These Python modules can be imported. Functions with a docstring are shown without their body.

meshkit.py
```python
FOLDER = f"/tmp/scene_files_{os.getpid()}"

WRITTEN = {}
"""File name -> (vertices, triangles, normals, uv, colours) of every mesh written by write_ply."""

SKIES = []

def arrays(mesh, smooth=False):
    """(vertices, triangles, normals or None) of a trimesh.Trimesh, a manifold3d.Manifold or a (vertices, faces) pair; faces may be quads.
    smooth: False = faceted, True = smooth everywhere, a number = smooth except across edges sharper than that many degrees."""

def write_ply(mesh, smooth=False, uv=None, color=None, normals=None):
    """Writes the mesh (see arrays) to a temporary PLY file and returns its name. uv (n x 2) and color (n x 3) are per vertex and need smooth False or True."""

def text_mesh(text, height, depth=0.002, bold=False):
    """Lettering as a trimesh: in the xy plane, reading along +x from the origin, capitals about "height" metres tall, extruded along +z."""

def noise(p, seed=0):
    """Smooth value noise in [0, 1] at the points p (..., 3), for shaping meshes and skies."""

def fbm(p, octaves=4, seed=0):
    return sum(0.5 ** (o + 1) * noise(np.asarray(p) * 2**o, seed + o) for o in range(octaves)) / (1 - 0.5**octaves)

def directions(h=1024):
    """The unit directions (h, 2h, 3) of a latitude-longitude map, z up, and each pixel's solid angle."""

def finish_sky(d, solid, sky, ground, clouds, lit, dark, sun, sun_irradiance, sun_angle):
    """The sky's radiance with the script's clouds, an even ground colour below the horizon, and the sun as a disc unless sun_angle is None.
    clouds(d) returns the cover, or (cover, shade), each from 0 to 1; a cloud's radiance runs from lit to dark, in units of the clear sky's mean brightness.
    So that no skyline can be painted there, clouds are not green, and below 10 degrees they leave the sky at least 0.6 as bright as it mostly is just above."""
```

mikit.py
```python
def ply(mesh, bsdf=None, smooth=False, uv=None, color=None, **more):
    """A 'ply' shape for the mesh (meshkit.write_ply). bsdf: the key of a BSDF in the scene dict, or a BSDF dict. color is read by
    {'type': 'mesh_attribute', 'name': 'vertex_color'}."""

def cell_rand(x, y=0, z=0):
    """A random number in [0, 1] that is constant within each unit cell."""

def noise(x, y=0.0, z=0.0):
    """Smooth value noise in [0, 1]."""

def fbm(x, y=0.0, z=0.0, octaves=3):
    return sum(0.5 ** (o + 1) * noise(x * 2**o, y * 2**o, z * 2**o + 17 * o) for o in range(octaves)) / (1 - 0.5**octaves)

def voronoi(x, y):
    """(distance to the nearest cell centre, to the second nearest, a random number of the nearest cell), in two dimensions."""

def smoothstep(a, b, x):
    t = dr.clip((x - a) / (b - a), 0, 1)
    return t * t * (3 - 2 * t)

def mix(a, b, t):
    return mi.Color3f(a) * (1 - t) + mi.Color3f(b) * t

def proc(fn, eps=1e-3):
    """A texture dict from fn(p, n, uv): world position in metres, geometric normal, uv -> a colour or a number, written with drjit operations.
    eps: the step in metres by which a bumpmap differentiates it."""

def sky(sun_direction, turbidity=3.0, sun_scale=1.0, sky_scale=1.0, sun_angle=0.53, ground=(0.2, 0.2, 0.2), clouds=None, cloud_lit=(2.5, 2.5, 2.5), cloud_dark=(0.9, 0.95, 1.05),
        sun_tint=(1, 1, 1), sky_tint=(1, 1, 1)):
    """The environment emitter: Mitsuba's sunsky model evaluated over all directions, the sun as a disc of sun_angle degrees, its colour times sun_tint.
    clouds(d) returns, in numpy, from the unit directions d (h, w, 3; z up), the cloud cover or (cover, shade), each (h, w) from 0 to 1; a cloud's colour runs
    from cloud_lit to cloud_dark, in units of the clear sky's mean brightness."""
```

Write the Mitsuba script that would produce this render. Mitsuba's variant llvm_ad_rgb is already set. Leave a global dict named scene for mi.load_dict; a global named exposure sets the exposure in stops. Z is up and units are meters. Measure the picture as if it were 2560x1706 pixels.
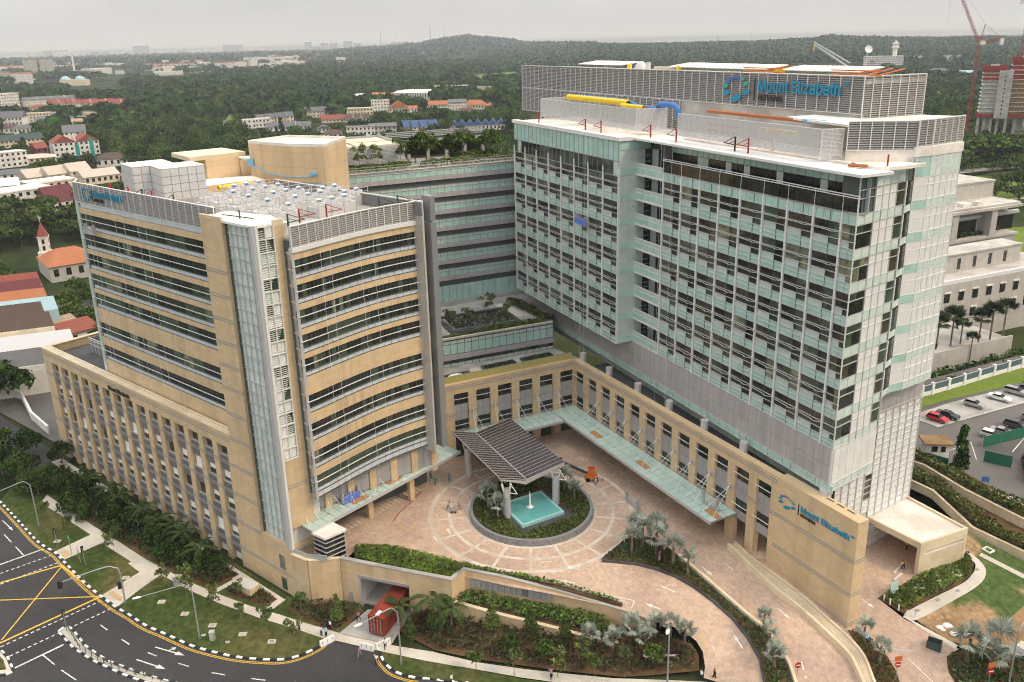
import math, random
import numpy as np, trimesh
import mitsuba as mi, drjit as dr
import mikit, meshkit
from mikit import proc, fbm, noise, mix, smoothstep, cell_rand
from shapely.geometry import Polygon, LineString, Point, MultiPolygon
from shapely.ops import unary_union
from scipy.interpolate import RBFInterpolator

T4 = mi.ScalarTransform4f
scene, labels = {}, {}

# ------------------------------------------------------------------ camera, sky, exposure
exposure = 2.3
PITCH, ROLL, FOC, CAMZ = .306747, .0239409, 2089.72, 75.0
_cp, _sp, _cr, _sr = math.cos(PITCH), math.sin(PITCH), math.cos(ROLL), math.sin(ROLL)
_fwd = np.array([0, _cp, -_sp]); _dn = -_sr * np.array([1, 0, 0]) + _cr * np.array([0, -_sp, -_cp])
scene['camera'] = {'type': 'perspective', 'fov': 2 * math.degrees(math.atan(1280 / FOC)), 'fov_axis': 'x',
    'to_world': T4().look_at(origin=[0, 0, CAMZ], target=list(np.array([0, 0, CAMZ]) + _fwd), up=list(-_dn)),
    'principal_point_offset_y': 90.305 / 1706, 'near_clip': 1.0, 'far_clip': 60000.0}

def clouds(d):
    "an even overcast: three times as bright overhead as at the horizon, mottled"
    z = np.maximum(d[..., 2], 0); q = np.stack([d[..., 0] / (z + .10) * .8, d[..., 1] / (z + .10) * .4, 0 * z], -1)
    f = .62 * meshkit.fbm(q * 1.1 + 3.1, 5, seed=4) + .38 * meshkit.fbm(q * 3.3, 4, seed=9)
    m = np.clip((f - .5) * 2.2, -1, 1) * np.clip(d[..., 2] / .10, .05, 1)
    return np.ones_like(m), np.clip(1 - .98 * (1.25 * z + .40) / 1.65 + .16 * m, 0, 1)

scene['sky'] = mikit.sky([.80, -.42, .95], turbidity=4, sun_scale=.28, sun_angle=18, clouds=clouds,
    cloud_lit=(3.5, 3.45, 3.4), cloud_dark=(.62, .63, .65), ground=(.16, .17, .14), sun_tint=(1, .97, .92))

# ------------------------------------------------------------------ materials
def uvw(p, n):
    "metres along a wall"
    l = dr.maximum(dr.sqrt(n.x * n.x + n.y * n.y), 1e-3)
    return (p.y * n.x - p.x * n.y) / l
def bsdf(key, col, rough=.6, spec=.35, metallic=0., **k):
    c = col if isinstance(col, dict) else {'type': 'rgb', 'value': list(col)}
    r = rough if isinstance(rough, dict) else float(rough)
    scene[key] = {'type': 'twosided', 'bsdf': {'type': 'principled', 'base_color': c, 'roughness': r, 'specular': spec, 'metallic': metallic, **k}}
def matte(key, col):
    scene[key] = {'type': 'twosided', 'bsdf': {'type': 'diffuse', 'reflectance': col if isinstance(col, dict) else {'type': 'rgb', 'value': list(col)}}}

def tile_fn(base, amp=.10, tw=1.2, th=.6, stain=.16):
    b = mi.Color3f(base)
    def f(p, n, uv):
        u, z = uvw(p, n), p.z
        r = cell_rand(dr.floor(u / tw + .5 * dr.floor(z / th)), dr.floor(z / th), 3)
        fu, fz = u / tw - dr.floor(u / tw), z / th - dr.floor(z / th)
        j = dr.select((fz < .06) | (fu < .025), .90, 1.0)
        s = fbm(u * .55, z * .05, p.x * .1, 3)
        w = fbm(p.x * .08, p.y * .08, p.z * .11, 3)
        return b * ((1 - amp / 2 + amp * r) * j * (1 - stain * smoothstep(.45, .8, s)) * (.90 + .2 * w))
    return proc(f)
def patch_fn(a, b, s=.3, s2=3., fine=.15):
    A, B = mi.Color3f(a), mi.Color3f(b)
    def f(p, n, uv):
        t = smoothstep(.32, .68, fbm(p.x * s, p.y * s, p.z * s, 4))
        return (A * (1 - t) + B * t) * (1 - fine / 2 + fine * fbm(p.x * s2, p.y * s2, p.z * s2, 2))
    return proc(f)
def panel_fn(base, pw, ph, amp=.12, streak=.10):
    b = mi.Color3f(base)
    def f(p, n, uv):
        u, z = uvw(p, n), p.z
        r = cell_rand(dr.floor(u / pw), dr.floor(z / ph), 5)
        return b * ((1 - amp / 2 + amp * r) * (1 - streak * fbm(u * 2.3, z * .15, 0, 3)))
    return proc(f)

bsdf('yellow_tile', tile_fn((.63, .475, .29)), .5, .35)
bsdf('yellow_plaster', tile_fn((.68, .51, .31), .04, 3.2, 2.8, .18), .7, .25)
bsdf('cream', patch_fn((.72, .62, .44), (.62, .52, .36), .4), .7, .2)
bsdf('band_grey', (.33, .31, .29), .5)
bsdf('belt_metal', panel_fn((.47, .455, .46), 1.65, 3.1, .12, .14), .42, .5, .15)
bsdf('white_panel', panel_fn((.72, .73, .72), 1.4, 1.6, .07, .08), .25, .5)
bsdf('frosted', panel_fn((.50, .585, .55), 1.5, .9, .10, .06), .18, .5)
bsdf('green_glass', panel_fn((.41, .60, .545), 1.55, 1.05, .16, .08), .12, .55)
bsdf('pale_green', panel_fn((.58, .68, .64), 1.2, .9, .10, .06), .14, .55)
bsdf('sill_glass', panel_fn((.58, .62, .66), 1.45, .7, .14, .06), .15, .55)
def vis(key, base, amp=.6, spec=.62):
    b = mi.Color3f(base)
    def f(p, n, uv):
        u = uvw(p, n)
        r = cell_rand(dr.floor(u / 1.3), dr.floor(p.z / 1.1), 7)
        c = fbm(u * 2.2, p.z * .35, 0, 2)
        return b * (.55 + amp * r) * (.75 + .5 * c)
    bsdf(key, proc(f), .07, spec)
vis('glass_dark', (.020, .023, .020)); vis('glass_green', (.062, .090, .062)); vis('glass_brown', (.066, .060, .038)); vis('glass_curtain', (.165, .175, .115), .8); vis('glass_black', (.010, .010, .010), .4, .5)
bsdf('alu', (.56, .56, .57), .38, .5, .3); bsdf('alu_dark', (.27, .28, .29), .4, .5, .3); bsdf('mull_dark', (.085, .10, .095), .45)
bsdf('alu_light', (.70, .70, .69), .45, .4)
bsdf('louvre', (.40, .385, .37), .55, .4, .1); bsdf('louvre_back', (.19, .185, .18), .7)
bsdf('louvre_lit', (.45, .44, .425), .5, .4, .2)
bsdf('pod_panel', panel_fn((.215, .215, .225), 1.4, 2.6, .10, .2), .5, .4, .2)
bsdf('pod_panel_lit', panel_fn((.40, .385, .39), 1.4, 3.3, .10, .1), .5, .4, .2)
bsdf('blind_white', (.80, .79, .76), .8, .2)
bsdf('roof_white', patch_fn((.80, .77, .72), (.62, .57, .50), .25), .8, .15)
bsdf('roof_grey', patch_fn((.42, .41, .39), (.30, .29, .27), .3), .8, .2)
bsdf('roof_dark', patch_fn((.12, .12, .12), (.08, .08, .085), .3), .8, .2)
bsdf('concrete', patch_fn((.50, .48, .44), (.38, .36, .33), .35), .8, .2)
bsdf('canopy_glass', patch_fn((.50, .64, .58), (.43, .57, .52), .2, 2, .06), .15, .5)
bsdf('balustrade', (.44, .38, .13), .2, .5)
bsdf('clear_rail', (.36, .40, .38), .12, .55)
bsdf('canopy_brown', patch_fn((.040, .030, .027), (.060, .044, .038), .4, 4), .35, .5)
bsdf('steel', (.42, .43, .44), .4, .5, .4); bsdf('steel_white', (.76, .76, .75), .45, .4)
bsdf('galv', panel_fn((.66, .66, .66), 1.25, 1.25, .08, .10), .42, .5, .25)
bsdf('white_paint', (.80, .80, .77), .6, .3); bsdf('black_paint', (.022, .022, .023), .5, .4)
bsdf('yellow_paint', (.70, .43, .06), .6, .3)
bsdf('road_white', patch_fn((.76, .75, .72), (.60, .59, .56), 1.2), .7, .2)
bsdf('asphalt', patch_fn((.040, .040, .043), (.058, .057, .058), .10, 5, .35), .75, .3)
bsdf('asphalt_old', patch_fn((.105, .100, .096), (.155, .145, .138), .10, 5, .3), .8, .2)
def court_fn(p, n, uv):
    t = smoothstep(.3, .75, fbm(p.x * .16, p.y * .16, 0, 4)); s = fbm(p.x * 2.1, p.y * 2.1, 3, 3)
    c = mix((.56, .41, .31), (.44, .32, .25), t) * (.80 + .4 * s)
    v = mikit.voronoi(p.x * 2.6, p.y * 2.6)
    return c * dr.select(v[1] - v[0] < .07, .86, 1.0) * (.94 + .12 * v[2])
bsdf('court_paving', proc(court_fn), .65, .25)
bsdf('paving_light', patch_fn((.66, .58, .50), (.52, .45, .38), .5), .7, .2)
bsdf('path_concrete', patch_fn((.60, .565, .49), (.50, .46, .40), .22, 2.5), .8, .2)
bsdf('path_tan', (.55, .40, .22), .8, .2)
def grass_fn(p, n, uv):
    t = smoothstep(.38, .72, fbm(p.x * .11, p.y * .11, 0, 4)); s = fbm(p.x * 1.7, p.y * 1.7, 0, 4)
    return mix((.060, .085, .026), (.135, .120, .052), t * .75) * (.45 + 1.1 * s)
matte('lawn_grass', proc(grass_fn))
def grass2_fn(p, n, uv):
    t = smoothstep(.50, .66, fbm(p.x * .16 + 9, p.y * .16, 0, 4)); s = fbm(p.x * 1.9, p.y * 1.9, 0, 4)
    return mix((.085, .125, .042), (.36, .245, .14), t) * (.5 + s)
matte('worn_grass', proc(grass2_fn))
matte('bright_grass', patch_fn((.16, .215, .045), (.125, .18, .04), .03, .9, .4))
matte('soil', patch_fn((.095, .058, .034), (.15, .095, .055), .5, 4, .4))
matte('soil_light', patch_fn((.33, .22, .12), (.24, .155, .085), .5, 4, .4))
matte('terrain', patch_fn((.030, .045, .020), (.052, .062, .028), .01, .15, .5))
matte('hill_mat', patch_fn((.020, .034, .015), (.046, .060, .024), .006, .05, .9))
bsdf('dark_stone', patch_fn((.050, .052, .055), (.085, .085, .088), .8), .45, .4)
bsdf('stone_tile', panel_fn((.21, .215, .22), .3, .3, .35, .1), .5, .4)
def water_fn(p, n, uv):
    return mix((.115, .40, .40), (.17, .47, .455), fbm(p.x * .8, p.y * .8, 0, 3))
bsdf('pool_water', proc(water_fn), .09, .5)
bsdf('pool_tile', (.33, .62, .58), .4, .4)
bsdf('spray', (.86, .88, .88), .6, .3)
bsdf('bark', patch_fn((.21, .18, .14), (.13, .11, .085), 1.5, 6), .9, .1)
for nm, c in dict(roof_red=((.30, .085, .055), (.22, .07, .05)), roof_orange=((.46, .175, .075), (.36, .14, .07)), roof_brown=((.115, .078, .062), (.085, .06, .05)), roof_slate=((.16, .165, .175), (.12, .125, .135)),
        roof_blue=((.085, .135, .27), (.06, .10, .21)), roof_maroon=((.17, .05, .055), (.13, .04, .045)), roof_beige=((.62, .54, .46), (.52, .45, .38)), roof_green=((.06, .09, .08), (.045, .07, .065)), roof_tan=((.42, .30, .20), (.34, .25, .17)), roof_aqua=((.42, .60, .66), (.34, .50, .57))).items():
    def rf(p, n, uv, A=mi.Color3f(c[0]), B=mi.Color3f(c[1])):
        l = dr.abs(p.z / .33 - dr.floor(p.z / .33) - .5) * 2
        return (A + (B - A) * fbm(p.x * .7, p.y * .7, p.z, 3)) * (.82 + .25 * l)
    bsdf(nm, proc(rf), .7, .25)
bsdf('wall_white', patch_fn((.76, .75, .71), (.64, .62, .58), .3), .8, .2)
bsdf('wall_cream', patch_fn((.70, .63, .48), (.60, .53, .40), .3), .8, .2)
bsdf('wall_stone', panel_fn((.50, .475, .435), 2.4, 1.2, .10, .18), .7, .25)
def farwin(p, n, uv):
    u, z = uvw(p, n), p.z
    fu, fz = u / 3.4 - dr.floor(u / 3.4), z / 3.2 - dr.floor(z / 3.2)
    w = dr.select((fu > .25) & (fu < .75) & (fz > .35) & (fz < .8) & (dr.abs(n.z) < .5), 1.0, 0.0)
    return mi.Color3f(.70, .68, .64) * (1 - w) + mi.Color3f(.16, .17, .18) * w
bsdf('far_block', proc(farwin), .8, .2)
bsdf('far_grey', (.36, .38, .42), .8, .2)
bsdf('red_paint', (.52, .030, .022), .4, .4); bsdf('red_steel', (.30, .045, .035), .6, .3); bsdf('orange_paint', (.62, .17, .04), .5, .4)
bsdf('container_red', patch_fn((.27, .050, .028), (.20, .038, .024), .6, 4), .55, .35)
bsdf('pipe_yellow', (.80, .57, .015), .45, .4); bsdf('pipe_blue', (.06, .19, .48), .45, .4); bsdf('light_blue', (.17, .43, .64), .5, .4)
bsdf('tarp_blue', (.11, .19, .62), .5, .4); bsdf('wood', patch_fn((.50, .27, .12), (.40, .21, .09), 2.), .8, .2)
bsdf('logo_blue', (.015, .25, .42), .4, .5); bsdf('logo_indigo', (.05, .15, .50), .4, .5); bsdf('logo_green', (.04, .36, .31), .4, .5); bsdf('sign_dark', (.045, .042, .04), .5)
bsdf('sign_maroon', (.035, .012, .012), .4, .4)
bsdf('green_sheet', (.025, .14, .085), .6, .3); bsdf('fence_blue', (.085, .13, .16), .4, .5)
bsdf('skin', (.22, .12, .08), .6, .3); bsdf('hair', (.012, .010, .010), .6, .3)
bsdf('cloth_white', (.74, .74, .74), .9, .1); bsdf('cloth_dark', (.022, .024, .032), .9, .1); bsdf('cloth_blue', (.16, .24, .40), .9, .1); bsdf('cloth_teal', (.02, .17, .20), .9, .1); bsdf('cloth_pink', (.42, .22, .25), .9, .1); bsdf('cloth_grey', (.30, .30, .31), .9, .1)
bsdf('car_white', (.78, .78, .76), .25, .5, 0., clearcoat=.6); bsdf('car_silver', (.40, .40, .40), .3, .5, .5, clearcoat=.6); bsdf('car_black', (.02, .02, .025), .2, .5, 0., clearcoat=.6); bsdf('car_red', (.50, .015, .02), .25, .5, 0., clearcoat=.6); bsdf('car_grey', (.10, .105, .11), .25, .5, .4, clearcoat=.6); bsdf('car_yellow', (.72, .50, .02), .3, .5, 0., clearcoat=.5); bsdf('car_blue', (.03, .05, .16), .3, .5, 0., clearcoat=.5)
bsdf('rubber', (.02, .02, .02), .8, .2)
matte('leaf', {'type': 'mesh_attribute', 'name': 'vertex_color'})

# ------------------------------------------------------------------ helpers
def numbered(k):
    if k not in scene and k not in labels: return k
    i = numbered.n.get(k, 1)
    while f'{k}_{i:03d}' in scene or f'{k}_{i:03d}' in labels: i += 1
    numbered.n[k] = i + 1
    return f'{k}_{i:03d}'
numbered.n = {}
def lab(k, label=None, cat=None, group=None, kind=None):
    d = labels.setdefault(k, {})
    for a, b in (('label', label), ('category', cat), ('group', group), ('kind', kind)):
        if b: d[a] = b
    return k
def thing(name, label, cat, group=None):
    k = numbered(name); lab(k, label, cat, group); return k
def put(name, mesh, mat, parent=None, smooth=False, kind=None, **kw):
    k = numbered(f'{parent}__{name}' if parent else name)
    scene[k] = mikit.ply(mesh, mat, smooth, **kw)
    if kind: lab(k, kind=kind)
    return k
_ub = trimesh.creation.box((1, 1, 1)); _UB = {}
def ubox(name, M, mat, parent=None, kind=None):
    "one box of its own: the shared unit box under the matrix M"
    if mat not in _UB: _UB[mat] = mikit.ply(_ub, mat)
    k = numbered(f'{parent}__{name}' if parent else name)
    scene[k] = {**_UB[mat], 'to_world': T4(M)}
    if kind: lab(k, kind=kind)
    return k
class Frame:
    "an upright plane: origin A (x, y), direction d, outward normal n; s along, z up, o outward"
    def __init__(s, A, az=None, out=1, to=None):
        s.A = np.array(A, float)
        s.d = np.array([math.cos(math.radians(az)), math.sin(math.radians(az))]) if to is None else (np.array(to, float) - s.A) / np.hypot(*(np.array(to, float) - s.A))
        s.n = out * np.array([s.d[1], -s.d[0]])
        s.L = None if to is None else float(np.hypot(*(np.array(to, float) - s.A)))
    def xy(s, a, o=0): return s.A + s.d * a + s.n * o
    def pt(s, a, z, o=0): return np.array([*s.xy(a, o), z])
    def M(s, a0, a1, z0, z1, o0, o1):
        M = np.eye(4); c = s.pt((a0 + a1) / 2, (z0 + z1) / 2, (o0 + o1) / 2)
        M[:2, 0] = s.d * (a1 - a0); M[:2, 1] = s.n * (o1 - o0); M[2, 2] = z1 - z0
        M[:3, 3] = c
        if np.linalg.det(M[:3, :3]) < 0: M[:, 0] *= -1
        return M
    def box(s, a0, a1, z0, z1, o0, o1):
        m = _ub.copy(); m.apply_transform(s.M(a0, a1, z0, z1, o0, o1)); return m
    def off(s, k):
        f = Frame(s.A + s.n * k, 0); f.d, f.n, f.L = s.d, s.n, s.L; return f
def cat(ms): return trimesh.util.concatenate(ms)
class MB:
    def __init__(s): s.m = []
    def add(s, m): s.m.append(m); return s
    def box(s, c, size, az=0):
        m = trimesh.creation.box(size); m.apply_transform(trimesh.transformations.rotation_matrix(math.radians(az), [0, 0, 1])); m.apply_translation(c); s.m.append(m); return s
    def bar(s, a, b, r=.05, n=6):
        a, b = np.array(a, float), np.array(b, float)
        if np.linalg.norm(b - a) > 1e-6: s.m.append(trimesh.creation.cylinder(r, segment=[a, b], sections=n))
        return s
    def path(s, pts, r=.05, n=6):
        for a, b in zip(pts[:-1], pts[1:]): s.bar(a, b, r, n)
        return s
    def put(s, name, mat, parent=None, **k): return put(name, cat(s.m), mat, parent, **k) if s.m else None
def prism(poly, z0, z1):
    p = poly if not isinstance(poly, (list, np.ndarray)) else Polygon(poly)
    if not p.is_valid: p = p.buffer(0)
    gs = list(p.geoms) if hasattr(p, 'geoms') else [p]
    ms = []
    for g in gs:
        if g.area < 1e-4: continue
        m = trimesh.creation.extrude_polygon(g, z1 - z0, engine='earcut'); m.apply_translation([0, 0, z0]); ms.append(m)
    return cat(ms)
def drape(poly, h, lift=0., step=2.0, thick=0.):
    "a sheet over the polygon, following the height function h, with a skirt of depth thick"
    p = poly if not isinstance(poly, (list, np.ndarray)) else Polygon(poly)
    if not p.is_valid: p = p.buffer(0)
    ms = []
    for g in (list(p.geoms) if hasattr(p, 'geoms') else [p]):
        x0, y0, x1, y1 = g.bounds
        cells = []
        nx, ny = max(1, int((x1 - x0) / step)), max(1, int((y1 - y0) / step))
        from shapely import box as sbox
        for i in range(nx):
            for j in range(ny):
                c = sbox(x0 + (x1 - x0) * i / nx, y0 + (y1 - y0) * j / ny, x0 + (x1 - x0) * (i + 1) / nx, y0 + (y1 - y0) * (j + 1) / ny).intersection(g)
                for q in (c.geoms if hasattr(c, 'geoms') else [c]):
                    if q.geom_type == 'Polygon' and q.area > 1e-4: cells.append(q)
        for q in cells:
            v, f = trimesh.creation.triangulate_polygon(q, engine='earcut')
            ms.append(trimesh.Trimesh(np.column_stack([v, np.zeros(len(v))]), f, process=False))
        if thick:
            for ring in [g.exterior, *g.interiors]:
                c = np.array(ring.segmentize(step).coords)[:, :2]
                for a, b in zip(c[:-1], c[1:]):
                    ms.append(trimesh.Trimesh([[*a, 0], [*b, 0], [*b, -thick], [*a, -thick]], [[0, 1, 2], [0, 2, 3]], process=False))
    m = cat(ms)
    m.vertices[:, 2] += np.array(h(m.vertices[:, :2])) + lift
    n = m.face_normals[:, 2]
    f = m.faces.copy(); f[n < -.1] = f[n < -.1][:, ::-1]
    return trimesh.Trimesh(m.vertices, f, process=False)
def strip(pts, w, close=False):
    return LineString(pts).buffer(w / 2, cap_style=2, join_style=2)
def smooth_pts(pts, n=6):
    "Catmull-Rom through the points"
    p = np.array(pts, float); P = np.vstack([2 * p[0] - p[1], p, 2 * p[-1] - p[-2]]); o = []
    for i in range(1, len(P) - 2):
        for t in np.linspace(0, 1, n, endpoint=False):
            a, b, c, d = P[i - 1:i + 3]
            o.append(.5 * (2 * b + (c - a) * t + (2 * a - 5 * b + 4 * c - d) * t * t + (3 * b - 3 * c + d - a) * t ** 3))
    o.append(p[-1]); return np.array(o)
def lathe(prof, n=16, c=(0, 0, 0)):
    m = trimesh.creation.revolve(np.array(prof, float), sections=n); m.apply_translation(c); return m
def lofted(path, radii, n=7):
    P = np.array(path, float); t = np.gradient(P, axis=0); t /= np.linalg.norm(t, axis=1, keepdims=True) + 1e-9
    a = np.cross(t, [0.31, .9, .22]); a /= np.linalg.norm(a, axis=1, keepdims=True) + 1e-9; b = np.cross(t, a)
    g = np.arange(n) * 2 * np.pi / n; R = np.broadcast_to(radii, (len(P),))
    v = (P[:, None] + R[:, None, None] * (np.cos(g)[None, :, None] * a[:, None] + np.sin(g)[None, :, None] * b[:, None])).reshape(-1, 3)
    i, j = np.meshgrid(np.arange(len(P) - 1), np.arange(n), indexing='ij')
    q = np.stack([i * n + j, i * n + (j + 1) % n, (i + 1) * n + (j + 1) % n, (i + 1) * n + j], -1).reshape(-1, 4)
    f = np.vstack([q[:, [0, 1, 2]], q[:, [0, 2, 3]]])
    return trimesh.Trimesh(v, f, process=False)
# ------------------------------------------------------------------ the ground
HC = [(21.9,100.9,-.4),(27.4,93.7,-1.8),(27.5,88.1,-2.7),(23.6,89.3,-2.6),(29.3,87.6,-2.8),(13.5,103.5,0),(2.4,103.9,0),(-22.7,112.6,0),(16.7,129.4,0),(28.1,104.9,0),(32.1,100,-.3),(36.2,96.2,-.8),(36.2,89.2,-2),(36.2,87.2,-2.6),(40.4,86.7,-2.8),(57.4,102.5,0),(50.1,102.5,-.3),(43.7,93.5,-1.2),(49,88.6,-2.3),(52.3,88.2,-2.3),(49.9,85.1,-2.8),(65.5,102.3,-.6),(70.5,113.5,-.4),(74,104.3,-1),(59,93.7,-1.5),(66.4,91.1,-2),(57.9,110.1,0),(58.4,84.9,-2.8),(48.6,95.2,-1.1),(62.9,84.9,-3)]
_hc = RBFInterpolator(np.array(HC)[:, :2], np.array(HC)[:, 2], kernel='linear', smoothing=.5)
def h_court(q): return np.clip(_hc(np.asarray(q, float)[:, :2]), -3.2, 0)
def h_street(q):
    q = np.asarray(q, float); return -6.5 + 3.5 * np.clip((q[:, 0] + 12) / 40, 0, 1)
def hc1(x, y): return float(h_court(np.array([[x, y]]))[0])
def hs1(x, y): return float(h_street(np.array([[x, y]]))[0])

# terrain: one sheet to the horizon, level near the site and rising behind
SKY_AZ = [54, 59.3, 61, 63.2, 65.5, 67.9, 69.6, 70.7, 72.4, 74.3, 77, 79.7, 83.9, 88.7, 89.6, 91, 92.5, 94.6, 96, 98.1, 100.5, 103, 125]
SKY_EL = [-.60, -.64, -.54, -.58, -.53, -.42, -.26, -.42, -.45, -.54, -.50, -.56, -.47, -.29, -.07, .07, .26, .04, -.26, -.42, -.50, -1, -1]
def h_terrain(q):
    q = np.asarray(q, float); r = np.hypot(q[:, 0], q[:, 1]); az = np.degrees(np.arctan2(q[:, 1], q[:, 0]))
    n = meshkit.fbm(np.column_stack([q / 420, np.zeros(len(q))]), 3, seed=3)
    up = np.clip((r - 1500) / 1200, 0, 1)
    R = np.interp(az, [84, 90], [4300, 6600]); top = np.maximum(75 + R * np.tan(np.radians(np.interp(az, SKY_AZ, SKY_EL))) - 8, -7)
    t = (r - R) / (.30 * R)
    return np.where(r < 260, np.minimum(h_street(q), -3.5) - .35, -7.2) + up * (n * 14 - 6) * np.clip(1 - r / 9000, 0, 1) + (top + 7.2) * np.exp(-t * t * np.where(t > 0, 1, 1.6))
rr = np.concatenate([[30, 70, 110, 150, 190, 230, 259.9, 260.1, 330], np.geomspace(400, 13500, 60)])
aa = np.radians(np.concatenate([np.linspace(15, 50, 12), np.linspace(51, 126, 260), np.linspace(130, 165, 12)]))
V = np.array([[r * math.cos(a), r * math.sin(a)] for r in rr for a in aa]); na = len(aa)
F = [[i * na + j, (i + 1) * na + j, (i + 1) * na + j + 1] for i in range(len(rr) - 1) for j in range(na - 1)] + [[i * na + j, (i + 1) * na + j + 1, i * na + j + 1] for i in range(len(rr) - 1) for j in range(na - 1)]
put('terrain', trimesh.Trimesh(np.column_stack([V, h_terrain(V)]), np.array(F)[:, ::-1], process=False), 'terrain', smooth=True, kind='structure')

KERB=[(-98.4,141.2),(-90.5,133.7),(-83.6,127.1),(-78.9,123.7),(-75.5,120.5),(-70.4,115.7),(-66.2,112.1),(-61.8,108.7),(-58.8,106.7),(-55.5,104.3),(-51.8,102.3),(-47.1,99.7),(-43.3,98.2),(-39.7,97.1),(-35.9,96.5),(-33.1,96.4),(-30.9,97.1),(-29.0,98.5),(-28.2,99.5)]
KERB2=[(-19.8,97.4),(-18.9,95.5),(-17.4,93.7),(-15.1,92.5),(-12.6,92.0),(-9.7,91.3),(-5.8,90.3),(0.5,88.5),(8,86.2),(16,83.6),(24,80)]
PATH_UP=[(-90.4,143.1),(-76.6,132.1),(-69.9,127.0),(-62.4,121.1),(-57.5,117.7),(-51.4,113.8),(-46.3,110.9),(-41.0,108.1),(-35.7,105.8),(-31.5,103.8),(-25.5,101.2)]
PATH_LO=[(-90.2,140.3),(-83.8,135.5),(-75.3,128.9),(-79.1,124.0),(-76.2,121.5),(-72.1,126.2),(-64.6,120.5),(-64.8,119.9),(-61.9,117.5),(-65.4,111.6),(-61.6,108.8),(-59.8,113.2),(-58.1,116.7),(-51.5,112.1),(-45.6,108.7),(-38.7,105.2),(-33.6,103.0),(-28.4,100.5),(-26.2,99.8)]
KS = smooth_pts(KERB, 6)
KS2 = smooth_pts(KERB2, 6)
# road: everything in front of the kerbs
road = Polygon([(-170, 200)] + [(-118, 160)] + [tuple(p) for p in KS] + [(-26.2, 99.8), (-21, 98.9)] + [tuple(p) for p in KS2] + [(40, 76), (40, 55), (-60, 55), (-170, 90)])
put('road', drape(road, h_street, -.10, 6.), 'asphalt', kind='structure')
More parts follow.
